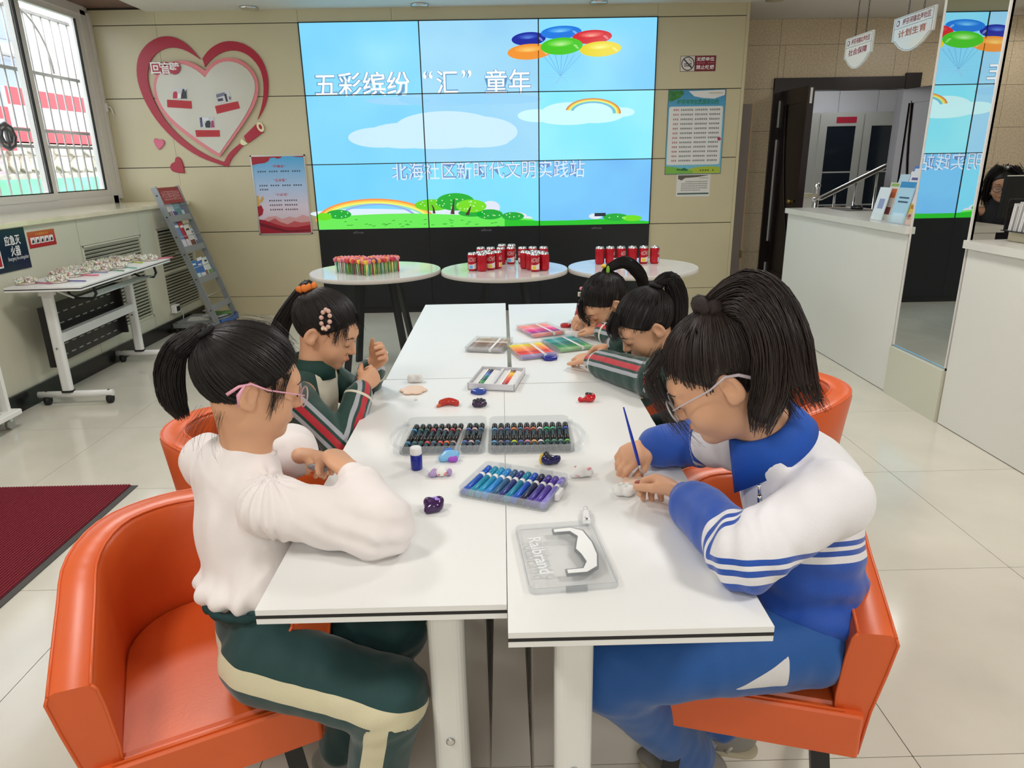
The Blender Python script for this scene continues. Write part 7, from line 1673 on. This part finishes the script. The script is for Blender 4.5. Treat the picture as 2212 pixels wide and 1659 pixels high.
tail(pE, m_hairb, [hE.w((0, -.045, .105)), tE, at(1612, 618, y=1.17), at(1662, 655, y=1.14), at(1695, 740, y=1.11), at(1712, 820, y=1.10), at(1745, 890, y=1.10)], [.02, .017, .03, .04, .045, .042, .03], 900, 22, .0011, jit=.38)
tail(pE, m_hairb, [hE.w((0, -.05, .11)), at(1640, 640, y=1.15), at(1700, 720, y=1.13), at(1735, 800, y=1.12), at(1790, 890, y=1.115)], [.02, .022, .024, .018, .01], 160, 26, .001, 'outer_lock', .4, core=False)
tail(pE, m_hairb, [hE.w((.02, -.05, .1)), at(1625, 665, y=1.13), at(1665, 735, y=1.10), at(1668, 820, y=1.095), at(1650, 890, y=1.10), at(1640, 940, y=1.11)], [.02, .028, .034, .034, .028, .016], 560, 23, .0011, 'loose_hair', .35)
tie_ring(pE, hE.w((0, -.05, .113)), tE-hE.w((0, -.045, .105)), .024, .0145, M('scrunchie_brown', (46, 36, 35), .85, bump=(80, .5, .003)), 'scrunchie', 26, .003)
locks(hE, pE, m_hairb, [[(.03, .065, .085), (.045, .1, .06), (.05, .112, .01), (.046, .115, -.06), (.04, .105, -.1)], [(.0, .07, .09), (.01, .112, .06), (.014, .124, .0), (.01, .12, -.07)], [(-.03, .065, .085), (-.03, .105, .06), (-.034, .112, .0), (-.03, .11, -.06)], [(.05, .055, .075), (.066, .078, .04), (.07, .085, -.01), (.066, .08, -.07)]], 60, .012, 24, .0004, 'fringe', .35)
locks(hE, pE, m_hairb, [[(.066, .03, .04), (.074, .04, 0), (.07, .042, -.05)], [(.068, -.02, .02), (.078, -.035, -.03), (.07, -.05, -.08)]], 40, .008, 25, .0005, 'side_wisps')
# ------------------------------------------------ green tracksuit girls
GREEN, GREY, RED, CREAM = (14, 62, 54), (176, 178, 186), (196, 36, 52), (226, 220, 200)
def green_jacket(b, S, nm, outs, front, rs=(.05, .046, .042), name='jacket'):
    o = Org(); fw = Vector(S['fwd']); nk, ch, pv = Vector(S['neck']), Vector(S['chest']), Vector(S['pelvis'])
    o.cap(nk-Vector((0, 0, .03)), ch, .075, .115, .03, False, (fw, .8)); o.cap(ch, pv+Vector((0, 0, .06)), .117, .118, .03, False, (fw, .82))
    for k in 'LR':
        s_, e_, w_ = [Vector(q) for q in S['arm'][k]]
        o.ell(s_, rs[0]+.006, None, .025); o.cap(s_, e_, rs[0]+.004, rs[1], .02); o.cap(e_, e_.lerp(w_, .8), rs[1], rs[2], .02); o.cap(e_.lerp(w_, .8), w_-(w_-e_).normalized()*.012, rs[2]*.9, .03, .01)
    o.cut((0, 0, pv.z+.01), (0, 0, 1), .01)
    P = {k: [Vector(q) for q in S['arm'][k]] for k in 'LR'}
    def arm_lat(v):
        L = limb(v, P['L'], outs['L']); R_ = limb(v, P['R'], outs['R']); use = L[2] < R_[2]; d = np.minimum(L[2], R_[2]); q = np.where(use, L[0], R_[0])
        return np.where(d < .064, q, 9)
    def cuffd(v):
        best = np.full(len(v), 9.0)
        for k in 'LR':
            l = limb(v, P[k], outs[k]); T = (P[k][1]-P[k][0]).length+(P[k][2]-P[k][1]).length; best = np.where(l[2] < .06, np.minimum(best, T-l[1]), best)
        return best
    def fr(v):
        l = np.array(S['lat']); f = np.array(S['fwd']); q = v-np.array(ch); dA = np.minimum(limb(v, P['L'], outs['L'])[2], limb(v, P['R'], outs['R'])[2])
        return np.where(dA > .06, q@f-1.1*np.maximum(0, np.abs(q@l)-.03), -1)
    m = attr_mat('jacket_green_'+nm, GREEN, 'al', [('fr', front, 9, CREAM), ('al', -.009, .009, RED), ('al', .017, .028, GREY), ('al', -.028, -.017, GREY), ('cf', .034, .042, CREAM)], .6)
    j = body_part(name, o.mesh(name, m, .0045, fold_noise([S['arm']['L'], S['arm']['R']], .004), 1, {'al': arm_lat, 'cf': cuffd, 'fr': fr}), b, None)
    ax = Vector(S['head'].w((0, -.018, -.05)))-nk
    collar(b, nk, ax, S['fwd'], M('collar_green', (14, 60, 52), .7), [(.052, -.02), (.056, .005), (.06, .03), (.063, .03), (.066, .0), (.068, -.025)], -2.9, 2.9)
    return j
m_trG = attr_mat('green_trousers_b', (16, 60, 58), 'latR', [('latR', -.018, .018, CREAM), ('latL', -.018, .018, CREAM)], .7)
# girl with the orange hair tie
hB = Head((-.512, 1.95, .975), (.88, -.12, -.44), .97)
B_ = dict(head=hB, neck=(-.555, 1.955, .865), chest=(-.60, 1.955, .755), pelvis=(-.66, 1.955, .53), fwd=(.99, -.1, 0), lat=(.1, .99, 0), seat=.453,
          arm=dict(R=((-.575, 1.815, .80), (-.452, 1.775, .685), (-.412, 1.905, .815)), L=((-.575, 2.085, .80), (-.46, 2.13, .70), (-.40, 2.03, .845))),
          hand=dict(R=dict(d=(.35, .45, .25), n=(-.35, .75, -.1), th=1, sc=.84, curl=((.9, 1.0, .6),)*4, thumb=(.6, .5, .6)), L=dict(d=(.55, -.25, .6), n=(-.5, -.75, .1), th=-1, sc=.84, curl=((.5, .8, .4), (.7, .8, .4), (.8, .8, .4), (.9, .8, .4)), thumb=(.7, .6, .3))),
          res=.0036)
B_['leg'] = seated_legs((-.63, 1.88, .53), (-.63, 2.03, .53), (.99, -.1, 0), (.1, -.99, 0)); B_['legout'] = dict(R=[(0, -1, .2), (0, -1, 0)], L=[(0, 1, .2), (0, 1, 0)])
pB = person('girl with an orange hair tie and hair slide holding a paintbrush', B_)
face_parts(hB, pB); green_jacket(pB, B_, 'b', dict(R=[(.1, -.9, .35), (.5, -.8, 0)], L=[(.2, .9, .3), (.5, .8, 0)]), .035)
trousers(pB, B_, m_trG, res=.006, top=.6)
for k in 'RL': shoe(pB, B_['leg'][k][2], B_['leg'][k][3], m_shg, .82)
cap_hair(hB, pB, m_hairk); sleek(hB, pB, m_hairk, (0, -.085, .08), 1500, 31, .0009, .03)
tB = hB.w((0, -.098, .096))
tail(pB, m_hairk, [hB.w((0, -.085, .078)), tB, at(612, 690, y=tB.y), at(602, 735, y=tB.y), at(606, 790, y=tB.y)], [.017, .014, .026, .028, .016], 420, 32)
tie_ring(pB, hB.w((0, -.094, .09)), tB-hB.w((0, -.085, .078)), .018, .0095, M('scrunchie_orange', (236, 132, 54), .8, bump=(90, .5, .003)), 'scrunchie', 22, .003)
locks(hB, pB, m_hairk, [[(.06, .05, .05), (.066, .055, .02), (.062, .056, -.01)], [(.05, .066, .06), (.055, .072, .035), (.05, .076, .015)], [(.0, .07, .085), (0, .085, .065), (0, .09, .05)]], 30, .009, 33, .0006, 'side_wisps')
cl = MB()
for i in range(10):
    a = 2*PI*i/10; cl.ball(hB.w((.0785+.004*abs(math.cos(a)), .012+.013*math.cos(a)-.006*math.sin(a), .058+.027*math.sin(a))), .0065, 8, 6)
body_part('hair_slide', cl, pB, M('slide_pink', (226, 186, 172), .4)); body_part('slide_pearls', MB().ball(hB.w((.084, .022, .034)), .005, 8, 6).ball(hB.w((.084, .014, .03)), .005, 8, 6), pB, M('pearl', (250, 220, 190), .2))
# girl with bangs
hC = Head((.448, 2.14, .925), (-.80, -.10, -.58), .98)
C_ = dict(head=hC, neck=(.525, 2.15, .845), chest=(.59, 2.16, .74), pelvis=(.68, 2.18, .53), fwd=(-.98, -.1, 0), lat=(-.1, .98, 0), seat=.453,
          arm=dict(L=((.565, 2.03, .80), (.445, 1.955, .80), (.285, 2.215, .79)), R=((.55, 2.29, .80), (.50, 2.40, .785), (.375, 2.375, .79))),
          hand=dict(L=dict(d=(-.5, .85, .0), n=(.1, .1, -1), th=1, sc=.84, curl=((.5, .6, .4),)*4, thumb=(.7, .6, .2)), R=dict(d=(-.75, .1, -.05), n=(-.1, -.3, -.95), th=1, sc=.84, curl=((.6, .9, .4), (.7, .9, .4), (.8, 1.0, .5), (.9, 1.0, .5)), thumb=(.75, .5, .5))), res=.0036)
C_['leg'] = seated_legs((.66, 2.26, .53), (.66, 2.10, .53), (-.98, -.1, 0), (-.1, .98, 0)); C_['legout'] = dict(R=[(0, 1, .2), (0, 1, 0)], L=[(0, -1, .2), (0, -1, 0)])
pC = person('girl with bangs and black ponytail drawing with a grey pen', C_, m_skin)
face_parts(hC, pC); green_jacket(pC, C_, 'c', dict(L=[(.0, -.8, .6), (-.6, -.5, .62)], R=[(0, .9, .4), (0, .6, .8)]), .05, (.058, .058, .048))
trousers(pC, C_, m_trG, res=.006, top=.6)
for k in 'RL': shoe(pC, C_['leg'][k][2], C_['leg'][k][3], m_shg, .82)
cap_hair(hC, pC, m_hairk); sleek(hC, pC, m_hairk, (0, -.088, .08), 1500, 41, .0009, .035)
tC = hC.w((0, -.102, .09))
tail(pC, m_hairk, [hC.w((0, -.086, .078)), tC, at(1447, 604, y=tC.y), at(1463, 640, y=tC.y), at(1462, 700, y=tC.y-.01), at(1448, 770, y=tC.y-.01)], [.018, .014, .028, .034, .032, .014], 480, 42)
tie_ring(pC, hC.w((0, -.096, .086)), tC-hC.w((0, -.086, .078)), .017, .007, M('tie_black', (16, 15, 17), .7))
locks(hC, pC, m_hairk, [[(.03, .06, .088), (.04, .092, .065), (.042, .1, .03), (.04, .102, .0)], [(.0, .065, .092), (.0, .105, .065), (.0, .11, .02)], [(-.03, .06, .088), (-.03, .095, .06), (-.03, .1, .015)], [(.055, .045, .07), (.068, .06, .03), (.068, .065, -.02), (.062, .062, -.06)]], 70, .009, 43, .0007, 'fringe')
# girl with clips
hD = Head((.405, 2.72, .885), (-.72, -.22, -.66), .98)
D_ = dict(head=hD, neck=(.475, 2.74, .815), chest=(.55, 2.76, .72), pelvis=(.63, 2.79, .53), fwd=(-.96, -.2, 0), lat=(-.2, .96, 0), seat=.453,
          arm=dict(L=((.52, 2.62, .79), (.46, 2.535, .775), (.375, 2.655, .785)), R=((.49, 2.87, .80), (.37, 2.98, .80), (.335, 2.865, .80))),
          hand=dict(L=dict(d=(-.75, .5, -.02), n=(0, 0, -1), th=1, sc=.84, curl=((.4, .5, .4),)*4, thumb=(.7, .6, .2)), R=dict(d=(-.45, -.75, -.2), n=(-.4, .2, -.85), th=1, sc=.84, curl=((.8, 1.0, .5),)*4, thumb=(.7, .5, .5))), res=.0038)
D_['leg'] = seated_legs((.61, 2.87, .53), (.61, 2.71, .53), (-.96, -.2, 0), (-.2, .96, 0)); D_['legout'] = dict(R=[(0, 1, .2), (0, 1, 0)], L=[(0, -1, .2), (0, -1, 0)])
pD = person('girl with coloured clips in her hair bending over a pale blue pen', D_, m_skin)
face_parts(hD, pD); green_jacket(pD, D_, 'd', dict(L=[(.0, -.8, .6), (-.3, -.6, .7)], R=[(-.5, .3, .7), (-.85, .2, .4)]), .05)
trousers(pD, D_, m_trG, res=.006, top=.6)
for k in 'RL': shoe(pD, D_['leg'][k][2], D_['leg'][k][3], m_shg, .82)
cap_hair(hD, pD, m_hairk); sleek(hD, pD, m_hairk, (0, -.078, .088), 1300, 51, .001, .045, wild=.0012)
tD = hD.w((0, -.09, .098))
tail(pD, m_hairk, [hD.w((0, -.075, .085)), tD, at(1348, 566, y=tD.y), at(1373, 582, y=tD.y), at(1388, 606, y=tD.y), at(1392, 650, y=tD.y)], [.018, .015, .024, .026, .024, .012], 360, 52)
locks(hD, pD, m_hairk, [[(.06, .04, .06), (.075, .05, .02), (.078, .05, -.03)], [(.03, .07, .07), (.04, .1, .03), (.04, .1, -.03)], [(0, .075, .075), (0, .11, .03), (0, .1, -.03)]], 60, .012, 53, .0008, 'fringe')
for c, rr_, pts in (('clip_cream', (236, 228, 206), [(.07, .045, .075), (.074, .036, .066), (.078, .027, .057)]), ('bead_pink', (240, 150, 160), [(.05, .03, .098)]), ('bead_rose', (240, 170, 190), [(.082, -.008, .06)]), ('bead_violet', (176, 140, 210), [(.066, .066, .055)])):
    q = MB()
    for p_ in pts: w_ = hD.w(p_); q.ball(w_, .0075, 8, 6) if len(pts) == 1 else q.rbox(w_.x-.009, w_.x+.009, w_.y-.007, w_.y+.007, w_.z-.008, w_.z+.008, .004, 2)
    body_part('hair_clip', q, pD, M(c, rr_, .35))
w_ = hD.w((.0, -.085, .1)); body_part('fruit_clip', MB().ball(w_+Vector((-.012, -.01, .016)), (.011, .011, .008), 10, 7), pD, M('clip_yellow', (240, 200, 60), .3)); body_part('clip_leaf', Org().ell(w_+Vector((.004, -.016, .0)), (.007, .005, .018), None).mesh('clip_leaf', M('clip_green', (150, 210, 70), .35), .0015), pD, None)
# ------------------------------------------------ woman at the far desk
wp = at(2168, 398, y=5.15)
hW = Head((wp.x, 5.15, wp.z), (-.55, -.8, -.22), 1.08)
W_s = dict(head=hW, neck=(wp.x+.03, 5.18, wp.z-.13), chest=(wp.x+.05, 5.2, wp.z-.27), pelvis=(wp.x+.06, 5.24, .55), fwd=(-.5, -.86, 0), seat=.46,
           arm=dict(R=((wp.x-.13, 5.27, wp.z-.2), (wp.x-.18, 5.15, .85), (wp.x-.1, 4.98, .79)), L=((wp.x+.2, 5.1, wp.z-.2), (wp.x+.22, 4.98, .85), (wp.x+.1, 4.9, .79))), hand=dict(R=dict(d=(.3, -.9, 0), n=(0, 0, -1), th=-1), L=dict(d=(-.3, -.9, 0), n=(0, 0, -1), th=1)), res=.005)
W_s['leg'] = seated_legs((wp.x-.02, 5.2, .54), (wp.x+.14, 5.2, .54), (-.1, -.99, 0), (-.99, .1, 0)); W_s['legout'] = dict(R=[(-1, 0, 0), (-1, 0, 0)], L=[(1, 0, 0), (1, 0, 0)])
pW = person('woman with long black hair and glasses seated behind the monitor', W_s, m_skin2)
face_parts(hW, pW); glasses(hW, pW, m_ink, m_ink)
o = Org(); o.cap(W_s['neck'], W_s['chest'], .09, .14, .03, False, ((-.5, -.86, 0), .75)); o.cap(W_s['chest'], (wp.x+.06, 5.24, .5), .142, .14, .03, False, ((-.5, -.86, 0), .78))
for k in 'RL':
    s_, e_, w2 = [Vector(q) for q in W_s['arm'][k]]; o.cap(s_, e_, .062, .05, .02); o.cap(e_, w2, .05, .036, .02)
body_part('sweater', o.mesh('sweater', M('sweater_dark', (34, 32, 38), .8), .007, wrinkle()), pW, None)
trousers(pW, W_s, M('trousers_dark', (30, 32, 40), .8), res=.009, rt=.085, waist=.13)
for k in 'RL': shoe(pW, W_s['leg'][k][2], W_s['leg'][k][3], [M('shoe_black', (24, 24, 26), .4)]*3, .95)
cap_hair(hW, pW, m_hairk, ears=False)
locks(hW, pW, m_hairk, [[(s*.03, .04, .11), (s*.08, .03, .06), (s*.09, .02, -.03), (s*.095, .0, -.14)] for s in (-1, 1)]+[[(s*.05, -.03, .1), (s*.09, -.05, .03), (s*.09, -.07, -.06), (s*.08, -.08, -.16)] for s in (-1, 1)]+[[(0, -.06, .1), (0, -.115, .02), (0, -.12, -.08), (0, -.11, -.16)]], 110, .02, 61, .0018, 'long_hair', .12)
chair('black tub chair of the woman behind the monitor', wp.x+.06, 5.3, math.radians(-5), M('office_black', (26, 26, 28), .6))
# ------------------------------------------------ brushes and pens in hands
def brush(label, tip, top, handle, r=.0032, nm='paint_brush', bristle=(150, 96, 80), mid=(214, 214, 214)):
    tip, top = Vector(tip), Vector(top); L = (top-tip).length; t = thing(nm, label, 'brush' if nm == 'paint_brush' else 'pen', tip); z = (top-tip).normalized(); t.rotation_euler = Vector((0, 0, 1)).rotation_difference(z).to_euler()
    if nm == 'paint_brush':
        obj('bristles', MB().lathe([(.0003, 0), (.0022, .006), (.0026, .014)], 8), t, M('bristle_%d' % bristle[0], bristle, .7)); obj('ferrule', MB().lathe([(.0027, .014), (.003, .036)], 10), t, M('ferrule', mid, .25, .8)); obj('handle', MB().lathe([(.003, .036), (r*1.15, .06), (r, L*.6), (.0016, L)], 10), t, handle)
    else:
        obj('nib', MB().lathe([(.0006, 0), (.0022, .006)], 8), t, m_rubber); obj('barrel', MB().lathe([(.003, .006), (.0066, .016), (.007, L*.7)], 12), t, handle); obj('tail', MB().lathe([(.0066, L*.7), (.0064, L*.98), (.004, L)], 12), t, handle)
    return t
m_bh = M('brush_blue', (26, 62, 190), .3)
brush('fine brush with a long blue handle in the hand of the girl in blue', at(1389, 1034, z=.7585), at(1347, 880, y=1.36), m_bh)
brush('short blue brush in the hand of the girl with the orange hair tie', at(765, 812, y=1.97), at(806, 831, y=1.93), m_bh)
brush('white plaster stick pinched by the girl with the orange hair tie', at(819, 778, y=2.0), at(835, 760, y=2.03), M('stick_white', (240, 240, 240), .5), nm='craft_stick')
brush('dark grey felt pen held by the girl with bangs', at(1291, 769, z=.757), at(1337, 722, y=2.36), M('pen_slate', (84, 92, 100), .4), nm='felt_pen')
brush('pale blue felt pen held by the girl with clips', at(1284, 722, z=.757), at(1279, 674, y=2.80), M('pen_paleblue', (136, 172, 200), .4), nm='felt_pen')
brush('black glitter pen between the hands of the girl in the white blouse', at(664, 1006, y=1.37), at(702, 1014, y=1.28), M('pen_glitter', (34, 30, 34), .3, noise=(900, .9, (200, 200, 205))), nm='felt_pen')
fig('plaster_piece', 'white plaster piece under the hand of the girl with clips', 1296, 728, [('body', MATS['plaster'], lambda o: (o.ell((0, 0, .007), (.014, .012, .009)), o.ell((.01, -.006, .005), (.01, .009, .007))))])
